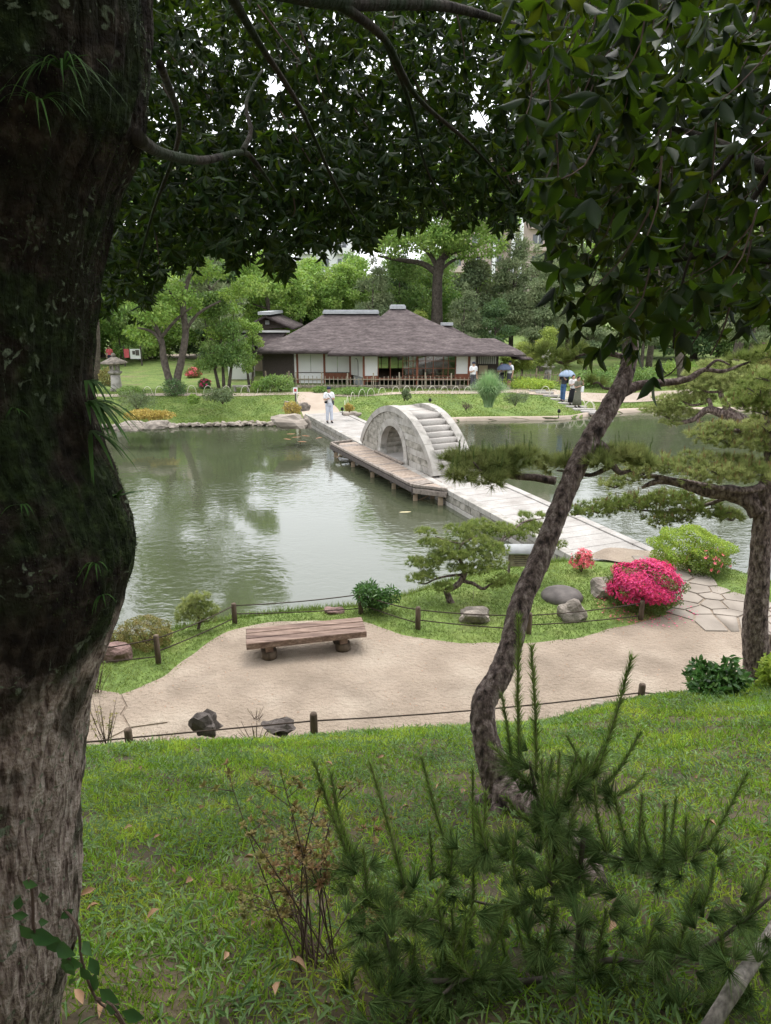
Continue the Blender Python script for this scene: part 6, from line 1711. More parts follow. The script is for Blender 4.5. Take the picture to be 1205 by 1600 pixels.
# the pair of leaves and the small sprays hanging below the rest
hand = []
for (u, v, Y, k, L) in ((1022, 588, 2.15, 3, .075), (1030, 560, 2.15, 3, .06), (985, 535, 2.1, 4, .075), (1065, 520, 2.1, 4, .07), (1072, 555, 2.1, 2, .05), (955, 520, 2.2, 4, .075), (905, 515, 2.3, 4, .07), (890, 470, 2.3, 4, .07), (868, 448, 2.4, 3, .07), (1120, 505, 2.1, 3, .06), (1170, 500, 2.1, 4, .065), (930, 545, 2.25, 3, .06), (880, 505, 2.35, 3, .065)):
    p = D(u, v, Y); hand.append(whorls(np.array([[p.x, p.y, p.z]]), np.array([[random.uniform(-.3, .3), .1, -1.]]), k, L * 1.15, .44, .7, .7))
allB = [np.concatenate([a[i] for a in [B1, B1b, B2] + hand]) for i in range(5)]
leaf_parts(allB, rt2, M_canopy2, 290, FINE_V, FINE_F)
gs = []
for i in rng.choice(len(B1[0]) // 5, 200, replace=False):
    p = Vector(B1[0][i * 5]); q = p + Vector((random.uniform(-.02, .14), random.uniform(-.1, .05), random.uniform(.08, .22)))
    gs.append(tube_geo([p, p.lerp(q, .5) + Vector((.01, 0, -.02)), q], [.0014, .002, .003], 4, 2))
for pts in ([(1105, 470, 2.1), (1100, 505, 2.12), (1080, 540, 2.13), (1052, 580, 2.15), (1030, 592, 2.15)], [(1140, 480, 2.1), (1128, 520, 2.1), (1110, 556, 2.1)]):
    gs.append(tube_geo([D(*q) for q in pts], [.003] + [.002] * (len(pts) - 1), 5, 4))
V, F = merge_geo(gs); tag(put('twigs', V, fixf(F), M_twig, rt2), kind='stuff')

# strap-leaved ferns growing on the trunk: each tuft a plant of its own
def fern(p, outv, n_, L, w_, lb, m=M_fern, droop=.9, up=.5):
    t = thing('trunk_fern', lb, 'fern', tuple(p), None)
    outv = Vector(outv).normalized(); side = outv.cross(Vector((0, 0, 1))).normalized()
    gs = []; seg = 6
    for i in range(n_):
        a = random.uniform(-1.1, 1.1); e = random.uniform(.1, 1) * up; l = L * random.uniform(.6, 1.1)
        d0 = (outv * math.cos(a) + side * math.sin(a) + Vector((0, 0, e))).normalized()
        sd_ = d0.cross(Vector((0, 0, 1))).normalized()
        V = []
        for s in range(seg + 1):
            tt = s / seg
            c = p + d0 * l * tt - Vector((0, 0, droop * l * tt ** 2.2 * .8))
            hw = w_ * (.35 + tt * 2.2 if tt < .3 else 1.0 * (1 - (tt - .3) / .7) ** .6 + .02) * .5
            V += [tuple(c - sd_ * hw), tuple(c + sd_ * hw)]
        gs.append((np.array(V), [(2 * s, 2 * s + 1, 2 * s + 3, 2 * s + 2) for s in range(seg)]))
    V, F = merge_geo(gs); put('fronds', V, np.array(F), m, t, smooth=True)
def trunk_pt(u, v): return D(u, v, YC - .02)
fern(trunk_pt(136, 596), (1, -.2, .1), 9, .10, .010, 'upper tuft of dark strap fern sticking out from the trunk beside the stone lantern')
fern(trunk_pt(136, 630), (1, -.1, 0), 26, .14, .012, 'largest tuft of strap fern arching off the mossy trunk above the pond edge')
fern(trunk_pt(142, 672), (1, -.2, -.3), 9, .12, .010, 'drooping tuft of strap fern just below the largest one on the trunk', up=.1)
fern(trunk_pt(180, 778), (1, -.3, .4), 15, .085, .010, 'small spiky fern tuft on the shoulder of the swollen trunk', droop=.3)
def front_pt(u, v):
    r = ray(u, v)
    for t in np.arange(.6, 2.2, .01):
        p = Vector((0, 0, CAM_H)) + r * t
        cx = float(np.interp(p.z, [q.z for q in rows][::-1], [q.x for q in rows][::-1])) - .4
        if (p.x - cx) ** 2 + ((p.y - YC) / .95) ** 2 < .41 ** 2: return p
    return D(u, v, 1.4)
for (u, v, n_, L, lb) in ((100, 110, 26, .15, 'big hanging clump of grassy fern on the upper trunk'), (60, 160, 12, .13, 'smaller grassy fern clump left of the big hanging clump'), (25, 640, 5, .05, 'tiny light green fern on the dark bark'), (150, 880, 8, .07, 'thin grass tuft on the swelling of the trunk'), (35, 790, 6, .06, 'short tuft of grass on the bark near the frame edge'), (160, 930, 7, .07, 'wispy grass tuft on the underside of the swelling')):
    p = front_pt(u, v); fern(p, (.3, -1, .1), n_, L, .0045, lb, up=.7, droop=1.0)

# ================================================================ PINES
def pad(blobs, n, k, L, w_, updir=.9, spread=.75):
    """needle tufts in flat cloud-shaped pads; blobs=[(centre,(rx,ry,rz))]"""
    vol = np.array([b_[1][0] * b_[1][1] for b_ in blobs]); vol /= vol.sum()
    idx = rng.choice(len(blobs), n, p=vol)
    C = np.array([tuple(b_[0]) for b_ in blobs])[idx]; Rr = np.array([b_[1] for b_ in blobs])[idx]
    d = rdir(n) * (rng.random(n) ** .4)[:, None]
    P = C + d * Rr; P[:, 2] += .25 * Rr[:, 2] * np.sin(P[:, 0] * 14) * np.cos(P[:, 1] * 12)
    Dr = nrm(d * .8 + rdir(n) * .35 + np.array([0, 0, updir]))
    return needle_tufts(P, Dr, k, L, w_, spread), P, Dr
def candles(P, L, r, m, parent, name='candles'):
    """upright young shoots, each a slim cone wrapped in short needles"""
    gs = []; n = len(P)
    k = 46
    t = np.tile(np.linspace(0, 1, k), n); Pn = np.repeat(P, k, 0); lean = np.repeat(nrm(rdir(n) * .18 + np.array([0, 0, 1.])), k, 0)
    Ln = np.repeat(L * rng.uniform(.6, 1.25, n), k)
    base = Pn + lean * (t * Ln)[:, None]
    d = nrm(lean * 1.5 + rdir(n * k) * .8)
    V, F = scatter(NEED_V, NEED_F, base, d, rdir(n * k), r * (1.15 - .5 * t), .0035 if r < .05 else .003)
    tag(put(name, V, F, m, parent), kind='stuff')
def pad_line(uvY, r, rz=.35):
    return [(tuple(D(u, v, Y)), (r_, r_, r_ * rz)) for (u, v, Y), r_ in zip(uvY, r if isinstance(r, list) else [r] * len(uvY))]

# --- leaning pine
lp_foot = Vector((0, 0, 0)); q = G(785, 1248, 2.6)
for _ in range(6): q = G(785, 1248, gz1(q.x, q.y))
lp = thing('leaning_pine', 'slender leaning pine with a curved reddish grey trunk rising from the grassy slope', 'pine', tuple(q))
y0 = q.y
pts = [(800, 1262, y0 + .02), (778, 1215, y0), (758, 1150, y0 + .05), (756, 1100, y0 + .12), (778, 1060, y0 + .2), (798, 1010, y0 + .3), (815, 940, y0 + .42), (845, 870, y0 + .55), (880, 780, y0 + .7), (915, 700, y0 + .85), (950, 640, y0 + .95), (972, 600, y0 + 1.0), (985, 560, y0 + 1.05), (990, 500, y0 + 1.1), (1000, 420, y0 + 1.2), (1030, 340, y0 + 1.3)]
wpx = [74, 62, 47, 46, 44, 43, 41, 39, 37, 36, 34, 32, 25, 22, 18, 12]
rad = [.84 * w_ / 2 * (Y * .957 + (6.4 - D(u, v, Y).z) * .289) / 1110 for (u, v, Y), w_ in zip(pts, wpx)]
tube('trunk', [D(*p_) for p_ in pts], rad, M_bark_pine, lp, 48, 16, .11, 19.)
# roots gripping the slope
def groundp(u, v, up=.03):
    q = G(u, v, 2.5)
    for _ in range(6): q = G(u, v, gz1(q.x, q.y) + up)
    return q
tube('root', [groundp(790, 1238, .1), groundp(840, 1262, .08), groundp(872, 1292, .06), groundp(905, 1330, .05), groundp(930, 1372, .03), groundp(945, 1405, -.06)], [.13, .085, .072, .07, .055, .03], M_bark_pine, lp, 18, 8, .1, 15)
tube('root', [groundp(800, 1240, .08), groundp(758, 1250, .03), groundp(738, 1258, -.02), groundp(715, 1266, -.07)], [.10, .05, .035, .02], M_bark_pine, lp, 12, 6, .1, 15)
tube('root', [groundp(790, 1245, .06), groundp(775, 1270, .0), groundp(770, 1290, -.07)], [.08, .045, .02], M_bark_pine, lp, 12, 6, .1, 15)
def branch(pts, rr, parent, m=None, n=9): return tube('branch', [D(*p_) for p_ in pts], rr, m or M_bark_pine, parent, n, 6, .12, 20)
ym = y0 + .72
branch([(868, 752, ym), (835, 746, ym + .02), (795, 742, ym + .1), (768, 722, ym + .15), (745, 712, ym + .2)], [.032, .028, .025, .02, .01], lp)
branch([(795, 742, ym + .1), (770, 752, ym), (755, 740, ym - .05), (740, 722, ym - .1)], [.014, .012, .01, .006], lp)
branch([(925, 688, ym + .15), (945, 700, ym + .1), (955, 722, ym + .05), (968, 738, ym), (985, 735, ym)], [.032, .03, .026, .02, .01], lp)
branch([(955, 728, ym + .05), (925, 742, ym + .1), (895, 738, ym + .2), (870, 735, ym + .3)], [.02, .016, .012, .006], lp)
branch([(962, 618, ym + .3), (1000, 602, ym + .32), (1040, 598, ym + .3), (1075, 592, ym + .3), (1100, 578, ym + .3), (1130, 580, ym + .35), (1165, 568, ym + .4), (1205, 556, ym + .4)], [.05, .036, .028, .024, .018, .014, .01, .005], lp)
branch([(1100, 580, ym + .3), (1120, 563, ym + .3), (1140, 570, ym + .35)], [.014, .01, .006], lp)
branch([(985, 562, ym + .35), (950, 552, ym + .5), (910, 556, ym + .7), (880, 567, ym + .8), (862, 560, ym + .9)], [.022, .02, .017, .013, .006], lp)
branch([(965, 606, ym + .32), (945, 607, ym + .4), (935, 598, ym + .45), (925, 600, ym + .5)], [.012, .01, .008, .005], lp)
pb = pad_line([(712, 722, ym + .15), (740, 735, ym), (740, 712, ym + .2), (770, 722, ym + .1), (800, 716, ym + .15), (720, 740, ym - .1), (760, 752, ym - .1), (830, 712, ym + .25), (785, 742, ym)], [.15, .15, .14, .18, .17, .12, .14, .14, .12])
(VF), P, Dr = pad(pb, 330, 50, .085, .0048, .5, .85); 
pr = pad_line([(860, 725, ym + .3), (890, 722, ym + .25), (925, 715, ym + .2), (960, 708, ym + .1), (990, 712, ym + .1), (1005, 722, ym), (940, 722, ym)], [.13, .15, .15, .15, .15, .1, .12])
VF2, P2, D2 = pad(pr, 280, 50, .075, .0048, .7, .8)
V, F = cat([VF, VF2]); tag(put('needles', V, F, M_needle_y, lp), kind='stuff')
Pc = np.concatenate([P[rng.choice(len(P), 30)], P2[rng.choice(len(P2), 14)]]); Pc[:, 2] += .05
candles(Pc, .11, .022, M_shoot, lp)
VF, P, Dr = pad(pad_line([(872, 560, ym + .9), (850, 552, ym + 1), (900, 548, ym + .8), (930, 600, ym + .5), (1160, 562, ym + .4), (1195, 552, ym + .4)], [.2, .16, .12, .08, .12, .12]), 130, 50, .085, .0036, .6, .9)
tag(put('needles', *VF, M_needle, lp), kind='stuff')

# --- right pine
rp_f = G(1185, 1100, .95)
rp = thing('right_bank_pine', 'sturdy pine beside the glossy shrub with long level branches reaching over the pond', 'pine', tuple(rp_f))
Yr = rp_f.y
pts = [(1185, 1110, Yr), (1184, 1060, Yr), (1180, 980, Yr), (1186, 900, Yr), (1190, 840, Yr), (1196, 780, Yr), (1204, 720, Yr + .05), (1206, 640, Yr + .1), (1216, 560, Yr + .2), (1225, 430, Yr + .4)]
wpx = [62, 54, 50, 42, 40, 38, 27, 25, 22, 16]
rad = [w_ / 2 * (Y * .957 + (6.4 - D(u, v, Y).z) * .289) / 1110 for (u, v, Y), w_ in zip(pts, wpx)]
tube('trunk', [D(*p_) for p_ in pts], [r_ * .74 for r_ in rad], M_bark_pine, rp, 40, 14, .09, 13.)
def rbranch(pts, rr): return tube('branch', [D(u, v, Yr + dy) for u, v, dy in pts], rr, M_bark_pine, rp, 10, 6, .14, 12)
rbranch([(1188, 800, 0), (1172, 782, .05), (1140, 770, .1), (1105, 768, .15), (1065, 755, .3), (1030, 752, .4), (1003, 762, .5)], [.14, .13, .105, .08, .06, .045, .02])
rbranch([(1065, 757, .3), (1040, 748, .35), (1015, 744, .5), (1005, 748, .6)], [.045, .035, .028, .012])
rbranch([(1200, 757, 0), (1175, 765, -.1), (1140, 765, -.2), (1090, 755, -.3), (1062, 748, -.35)], [.055, .05, .035, .022, .01])
rbranch([(1202, 700, .05), (1180, 680, .2), (1140, 672, .4), (1100, 676, .5)], [.05, .035, .024, .012])
rbranch([(1150, 772, .1), (1100, 790, .4), (1050, 800, .6), (990, 796, .8)], [.03, .024, .018, .01])
def rpads(L, r): return [(tuple(D(u, v, Yr + dy)), (rr * r, rr * r, rr * r * .36)) for u, v, dy, rr in L]
A_ = rpads([(1170, 740, -.2, 1), (1130, 738, -.1, 1), (1095, 742, 0, 1), (1060, 728, .3, 1), (1025, 726, .5, 1), (1150, 725, .2, 1), (1100, 720, .3, .9), (1190, 730, -.1, .9), (985, 745, .6, .8), (1000, 735, .5, .7), (960, 757, .7, .6)], .32)
B_ = rpads([(900, 798, 1.0, .8), (935, 795, .9, .9), (970, 788, .9, 1), (1010, 785, .8, 1), (1050, 780, .7, 1), (1085, 792, .5, 1), (1120, 800, .3, .9), (1145, 808, .2, .6), (1030, 812, .5, .8), (1060, 806, .5, .8)], .30)
C_ = rpads([(1180, 690, .1, 1), (1140, 690, .3, 1), (1105, 680, .5, .9), (1165, 672, .3, .9), (1200, 668, .1, 1), (1125, 668, .5, .7)], .30)
D_ = rpads([(1190, 610, -.4, 1), (1165, 628, -.3, 1), (1205, 640, -.5, 1), (1215, 590, -.4, 1)], .30)
VF, P, Dr = pad(A_ + C_, 1350, 34, .085, .006, .9, .8)
tag(put('needles', *VF, M_needle_y, rp), kind='stuff')
Pc = P[rng.choice(len(P), 300)].copy(); Pc[:, 2] += .03; 
VF, P, Dr = pad(B_ + D_, 1200, 34, .085, .006, .8, .85)
tag(put('needles', *VF, M_needle, rp), kind='stuff')
Pc2 = P[rng.choice(len(P), 200)].copy(); Pc2[:, 2] += .03
Pcc = np.concatenate([Pc, Pc2])
candles(Pcc, .06, .03, M_candle, rp, 'young_cones')

gs = []
for c, r_ in A_ + B_ + C_ + D_:
    c = Vector(c)
    for k in range(7):
        a = random.uniform(0, 6.28); e = c + Vector((math.cos(a) * r_[0] * .8, math.sin(a) * r_[0] * .8, random.uniform(-.3, .8) * r_[2])); m2 = c.lerp(e, .5) + Vector((0, 0, -.03))
        gs.append(tube_geo([c + Vector((0, 0, -r_[2] * .7)), m2, e], [.011, .008, .004], 5, 2))
V, F = merge_geo(gs); tag(put('twigs', V, fixf(F), M_bark_far, rp), kind='stuff')
# --- twisted pine leaning over the water from the right, further off
Yw = 17.5
wp = thing('twisted_pine', 'gnarled waterside pine with crooked forked branches leaning out over the pond', 'pine', tuple(D(1290, 720, Yw)))
def wbranch(pts, rr): return tube('branch', [D(u, v, Yw + dy) for u, v, dy in pts], rr, M_bark_pine, wp, 9, 6, .16, 7)
tube('trunk', [D(1330, 830, Yw), D(1300, 760, Yw), D(1240, 700, Yw), D(1185, 672, Yw), D(1155, 655, Yw), D(1130, 642, Yw)], [.3, .27, .22, .19, .16, .14], M_bark_pine, wp, 14, 6, .12, 6)
wbranch([(1150, 655, 0), (1125, 645, 0), (1105, 640, .1), (1085, 655, .3), (1060, 660, .5), (1040, 650, .8), (1022, 642, 1)], [.14, .11, .085, .06, .05, .035, .02])
wbranch([(1140, 648, 0), (1133, 630, 0), (1126, 615, 0), (1130, 600, .1), (1118, 590, .2), (1112, 575, .2)], [.1, .075, .06, .05, .04, .02])
wbranch([(1112, 643, .1), (1108, 625, .1), (1100, 630, .2), (1080, 633, .3), (1065, 625, .4)], [.06, .05, .035, .03, .015])
wbranch([(1133, 632, 0), (1145, 630, -.1), (1155, 620, -.2), (1160, 612, -.2)], [.05, .045, .03, .015])
wbranch([(1126, 612, 0), (1105, 612, .2), (1090, 605, .4), (1072, 600, .5)], [.04, .03, .025, .012])
wbranch([(1130, 600, .1), (1150, 592, .1), (1175, 590, .1), (1195, 580, 0)], [.03, .028, .02, .01])
wbranch([(1095, 650, .2), (1090, 660, .2), (1100, 658, .2)], [.04, .03, .015])
W_ = [(tuple(D(u, v, Yw + dy)), (rr * .5, rr * .5, rr * .13)) for u, v, dy, rr in [(1030, 640, 1, 1), (1060, 645, .8, 1), (1050, 625, .8, 1), (1085, 622, .5, 1), (1075, 603, .6, 1.1), (1110, 600, .3, 1), (1100, 585, .5, 1), (1135, 590, .2, 1), (1150, 605, 0, 1), (1170, 592, .2, 1.1), (1190, 600, .1, 1.2), (1160, 575, .5, 1), (1205, 585, 0, 1.2), (1195, 622, 0, 1), (1120, 570, .5, .9), (1215, 610, 0, 1.1), (1050, 660, .6, .6)]]
VF, P, Dr = pad(W_, 3600, 26, .11, .011, .8, .85)
tag(put('needles', *VF, M_needle_y, wp), kind='stuff')

# --- small black pine on the bank
bp_f = GP(706, 941)
bk = thing('small_black_pine', 'low cloud pruned black pine with a crooked trunk on the grassy bank', 'pine', tuple(bp_f))
Yb = bp_f.y
def bbr(pts, rr, nm='branch'): return tube(nm, [D(u, v, Yb + dy) for u, v, dy in pts], rr, M_bark_pine, bk, 10, 6, .16, 14)
bbr([(706, 945, 0), (700, 930, 0), (699, 922, 0), (712, 916, 0), (722, 905, 0), (726, 895, .05), (722, 882, .1), (718, 868, .15), (722, 850, .2), (745, 838, .3)], [.075, .062, .06, .058, .055, .05, .04, .032, .022, .012], 'trunk')
bbr([(724, 908, 0), (740, 912, -.05), (755, 920, -.1), (768, 912, -.1), (785, 905, -.1)], [.04, .035, .03, .022, .012])
bbr([(722, 898, .05), (700, 900, 0), (680, 905, 0), (665, 912, 0), (652, 910, 0)], [.03, .024, .02, .016, .01])
bbr([(720, 875, .15), (705, 872, .2), (685, 872, .2), (665, 868, .3)], [.02, .018, .014, .008])
bbr([(722, 862, .2), (745, 858, .2), (775, 850, .3), (800, 838, .5)], [.022, .02, .015, .01])
bbr([(728, 895, .05), (750, 888, 0), (775, 885, 0), (795, 892, 0)], [.02, .018, .014, .008])
bbr([(722, 850, .2), (700, 845, .3), (680, 838, .4)], [.016, .012, .008])
bbr([(775, 850, .3), (800, 830, .7), (820, 815, 1.0), (850, 810, 1.2)], [.018, .02, .016, .01])
K_ = [(tuple(D(u, v, Yb + dy)), (rr * .3, rr * .3, rr * .085)) for u, v, dy, rr in [(650, 878, .2, .8), (670, 882, .2, .9), (652, 905, 0, .75), (668, 898, 0, .7), (690, 918, -.1, .7), (672, 848, .4, .8), (695, 850, .3, .9), (690, 870, .2, 1), (715, 862, .1, 1.1), (740, 868, 0, 1), (720, 888, 0, .9), (745, 890, -.1, .9), (770, 880, -.1, 1), (770, 858, .1, 1.1), (745, 845, .3, 1.1), (720, 830, .5, 1.1), (750, 822, .7, 1.1), (780, 828, .7, 1.2), (810, 832, .9, 1.2), (830, 822, 1.1, 1.1), (855, 830, 1.3, 1), (790, 905, -.1, .8), (775, 912, -.15, .6), (665, 830, .6, .7), (868, 850, 1.3, .8), (820, 805, 1.3, .6), (845, 805, 1.4, .5)]]
VF, P, Dr = pad(K_, 2800, 30, .085, .0065, .8, .85)
tag(put('needles', *VF, M_needle_y if False else M_needle, bk), kind='stuff')
tube('support_string', [D(742, 905, Yb), D(738, 948, Yb - .1)], [.004, .004], M_bamboo, bk, 5, 1)
# --- tiny round pine at the rope fence
tf = GP(310, 980)
tp_ = thing('young_pine', 'tiny rounded young pine at the water edge behind the rope fence', 'pine', tuple(tf))
tube('trunk', [tf - Vector((0, 0, .03)), tf + Vector((.03, 0, .12)), tf + Vector((-.02, 0, .3))], [.03, .025, .012], M_bark_pine, tp_, 8, 4, .1, 20)
tube('branch', [tf + Vector((.03, 0, .1)), tf + Vector((.18, 0, .12)), tf + Vector((.3, 0, .2))], [.015, .012, .006], M_bark_pine, tp_, 7, 4)
T2 = [((tf.x + dx, tf.y + random.uniform(-.12, .12), tf.z + dz), (r_, r_, r_ * .7)) for dx, dz, r_ in ((0, .42, .2), (-.2, .34, .18), (.2, .36, .18), (-.26, .2, .14), (.28, .24, .13), (0, .58, .13), (-.12, .5, .15), (.12, .52, .14), (0, .28, .2))]
VF, P, Dr = pad(T2, 420, 36, .075, .006, .5, .9); tag(put('needles', *VF, M_needle_y, tp_), kind='stuff')

# ================================================================ FOREGROUND PINE SAPLING
Ys = 2.15
sf = Vector((D(905, 1600, Ys).x, Ys, gz1(.6, Ys)))
sp2 = thing('pine_sapling', 'shaggy young pine with tall upright shoots filling the near slope', 'pine', tuple(sf))
def SP(u, v, dy=0): return D(u, v, Ys + dy)
stems = [
 ([(905, 1720, .1), (905, 1600, .05), (903, 1520, 0), (905, 1440, 0), (880, 1380, 0), (862, 1330, .0), (855, 1290, .0), (838, 1240, .02), (828, 1190, .05)], [.034, .032, .028, .016, .013, .012, .011, .009, .007]),
 ([(895, 1400, 0), (905, 1360, -.02), (912, 1310, -.05)], [.012, .012, .012]),
 ([(905, 1520, 0), (850, 1530, -.1), (780, 1535, -.15), (720, 1532, -.2), (650, 1530, -.25), (615, 1500, -.25), (600, 1440, -.2)], [.018, .015, .013, .012, .01, .008, .006]),
 ([(905, 1510, 0), (960, 1500, -.1), (1040, 1505, -.1), (1110, 1475, -.1), (1160, 1440, -.1), (1205, 1400, -.1)], [.016, .013, .011, .01, .009, .006]),
 ([(860, 1310, 0), (910, 1320, .05), (960, 1340, .1), (1010, 1345, .15), (1070, 1340, .15), (1110, 1325, .15)], [.01, .009, .008, .007, .006, .005]),
 ([(880, 1400, 0), (830, 1410, .05), (780, 1415, .1), (730, 1405, .12)], [.01, .008, .007, .005]),
 ([(870, 1390, 0), (840, 1360, .05), (800, 1340, .1), (750, 1345, .15), (710, 1350, .2)], [.009, .008, .007, .006, .004]),
 ([(720, 1500, -.1), (700, 1450, -.1), (660, 1435, -.1), (600, 1425, -.15), (560, 1400, -.15), (540, 1360, -.1)], [.010, .009, .008, .007, .006, .005]),
 ([(715, 1532, -.2), (680, 1560, -.3), (620, 1565, -.35), (570, 1550, -.35)], [.008, .007, .006, .004]),
 ([(850, 1290, 0), (880, 1255, .05), (905, 1235, .08), (925, 1215, .1)], [.009, .008, .007, .005]),
 ([(905, 1600, .05), (980, 1590, -.2), (1060, 1580, -.25), (1130, 1560, -.3)], [.014, .01, .008, .006]),
]
for pts, rr in stems: tube('branch', [SP(*p_) for p_ in pts], [q * .8 for q in rr], M_bark_far, sp2, 9, 6, .1, 40)
shoots = [  # tip, base, length scale of needles
 ((813, 968), (812, 1190), 1.0, .06), ((832, 1015), (838, 1215), 1.15, .0), ((990, 1032), (930, 1215), 1.25, .1), ((786, 1090), (800, 1200), .9, .08), ((490, 1195), (548, 1345), 1.15, -.1), ((517, 1215), (552, 1340), 1.0, -.08),
 ((578, 1198), (632, 1385), 1.0, -.1), ((660, 1190), (705, 1345), 1.0, .15), ((740, 1208), (745, 1348), .8, .15), ((568, 1330), (575, 1405), 1.0, -.15), ((622, 1330), (630, 1400), .8, 0), ((672, 1305), (672, 1375), 1.0, .1), ((705, 1300), (700, 1380), 1.1, .1),
 ((1172, 1212), (1105, 1325), 1.1, .15), ((1205, 1120 + 240), (1165, 1440), 1.2, -.1), ((1003, 1150), (935, 1240), 1.0, .1), ((1010, 1215), (960, 1245), .9, .1), ((770, 1170), (830, 1230), .9, 0), ((865, 1190), (850, 1280), .9, -.05), ((905, 1180), (880, 1260), 1.0, 0), ((945, 1170), (900, 1240), .9, .05), ((1005, 1260), (1020, 1345), .9, .15), ((1060, 1250), (1040, 1345), .9, .15),
 ((530, 1490), (600, 1440), .9, -.2), ((540, 1380), (610, 1430), 1.0, -.2), ((730, 1440), (720, 1520), 1.0, -.2), ((800, 1400), (760, 1500), 1.0, -.15), ((870, 1420), (850, 1500), 1.1, -.15), ((950, 1430), (930, 1520), 1.0, -.1), ((1030, 1440), (1000, 1510), 1.0, -.1), ((1090, 1400), (1060, 1490), 1.0, -.1), ((650, 1480), (640, 1535), 1.1, -.25), ((690, 1470), (740, 1530), 1.0, -.25), ((1205, 1480), (1130, 1560), 1.3, -.3), ((1185, 1500), (1100, 1570), 1.2, -.3), ((560, 1500), (600, 1560), 1.1, -.35), ((1120, 1360), (1095, 1420), 1.0, -.05), ((790, 1250), (850, 1300), .9, .05), ((900, 1290), (860, 1320), .9, 0)]
for i in range(55):
    pts, rr = stems[random.randrange(2, len(stems))]; j = random.randrange(len(pts) - 1); t = random.random()
    bu, bv = pts[j][0] * (1 - t) + pts[j + 1][0] * t + random.gauss(0, 18), pts[j][1] * (1 - t) + pts[j + 1][1] * t + random.gauss(0, 14)
    shoots.append(((bu + random.gauss(0, 22), bv - random.uniform(35, 115)), (bu, bv), random.uniform(.75, 1.1), random.uniform(-.2, .1)))
nV = []; 
Pn, Dn, Ln = [], [], []
stemg = []
for (tip, base, sc, dy) in shoots:
    a = SP(*base, dy); b_ = SP(*tip, dy); b_ = b_ + Vector((0, .02, 0)); L = (b_ - a).length; d = (b_ - a).normalized()
    cv = a.lerp(b_, .5) + Vector((random.uniform(-.012, .012), .0, -.01))
    stemg.append(tube_geo([a, cv, b_], [.005, .0042, .003], 6, 4))
    k = int(L / .0009)
    for i in range(k):
        t = i / k
        p = a.lerp(cv, t * 2) if t < .5 else cv.lerp(b_, t * 2 - 1)
        Pn.append(p); r3 = Vector((random.gauss(0, 1), random.gauss(0, 1), random.gauss(0, 1))); r3 = (r3 - d * r3.dot(d)).normalized()
        Dn.append(d * random.uniform(.9, 1.5) + r3 * random.uniform(.45, .95)); Ln.append(.047 * sc * random.uniform(.7, 1.2) * (1.05 - .35 * t))
V, F = merge_geo(stemg); tag(put('shoot_stems', V, fixf(F), mat('green_shoot', (.12, .16, .06), (.2, .2, .09), 20, .6), sp2), kind='stuff')
Pn = np.array([tuple(p) for p in Pn]); Dn = np.array([tuple(p) for p in Dn]); Ln = np.array(Ln)
V, F = scatter(NEED_V, NEED_F, Pn, Dn, rdir(len(Pn)), Ln, .0036)
tag(put('shoot_needles', V, F, mat('shoot_needle', (.14, .23, .05), (.26, .36, .09), 9, .8, island=.4, trans=.25, spec=.06), sp2), kind='stuff')
# older long needles drooping from every node
nodes = []
for pts, rr in stems:
    for i, p_ in enumerate(pts[2:] if len(pts) > 6 else pts[1:]): nodes.append(SP(*p_) + Vector((random.uniform(-.02, .02), random.uniform(-.04, .04), 0)))
for (tip, base, sc, dy) in shoots: nodes.append(SP(*base, dy)); nodes.append(SP(*base, dy) + Vector((random.uniform(-.04, .04), random.uniform(-.05, .05), random.uniform(-.04, .02))))
for i in range(75):
    pts, rr = stems[random.randrange(2, len(stems))]; j = random.randrange(len(pts) - 1); nodes.append(SP(*pts[j]).lerp(SP(*pts[j + 1]), random.random()) + Vector((random.gauss(0, .05), random.gauss(0, .08), random.gauss(0, .04))))
for i in range(170):
    u_ = random.uniform(560, 1200); nodes.append(SP(u_, random.uniform(1400 + abs(u_ - 900) * .12, 1640), random.uniform(-.4, .2)))
for i in range(18): nodes.append(SP(random.gauss(875, 55), random.uniform(1260, 1420), random.uniform(-.1, .12)))
Pn = np.array([tuple(p) for p in nodes]); m_ = len(Pn)
Dr = nrm(rdir(m_, -.4, .6) * .8 + np.array([0, 0, .25]))
V1, F1 = needle_tufts(Pn, Dr, 90, .105, .003, .75, .2)
tag(put('old_needles', V1, F1, M_needle_b, sp2), kind='stuff')

# --- spindly reddish azalea beside it
az = thing('spindly_azalea', 'sparse straggly azalea with small bronze leaves beside the pine sapling', 'shrub', tuple(groundp(500, 1500)))
a0 = groundp(500, 1500); gs = []; tips = []
for i in range(26):
    u = random.uniform(360, 610); v = random.uniform(1250, 1450) if i > 4 else random.uniform(1190, 1270); Y = a0.y + random.uniform(-.1, .5)
    e = D(u, v, Y); m_ = a0.lerp(e, .5) + Vector((random.uniform(-.08, .08), 0, random.uniform(-.03, .06)))
    gs.append(tube_geo([a0 + Vector((random.uniform(-.08, .08), random.uniform(-.05, .05), -.03)), m_, e], [.0035, .0028, .0014], 5, 4, 0))
    for j in range(5):
        q = m_.lerp(e, random.uniform(.2, 1)); q2 = q + Vector((random.uniform(-.12, .12), random.uniform(-.1, .1), random.uniform(0, .1))); gs.append(tube_geo([q, q2], [.002, .001], 4, 1)); tips += [q2, q.lerp(q2, .6)]
    tips.append(e)
V, F = merge_geo(gs); put('stems', V, fixf(F), M_twig, az)
C = np.array([tuple(p) for p in tips]); Pq, Dq, Nq, Lq, Wq = whorls(C, nrm(rdir(len(C)) * .5 + np.array([0, 0, 1.])), 12, .024, .45, 0.)
V, F = scatter(LEAF_V, LEAF_F, Pq, Dq, Nq, Lq, Wq); put('leaves', V, F, mat('spindly_leaf', (.19, .22, .05), (.26, .15, .07), 3, .5, island=.4, trans=.3), az)
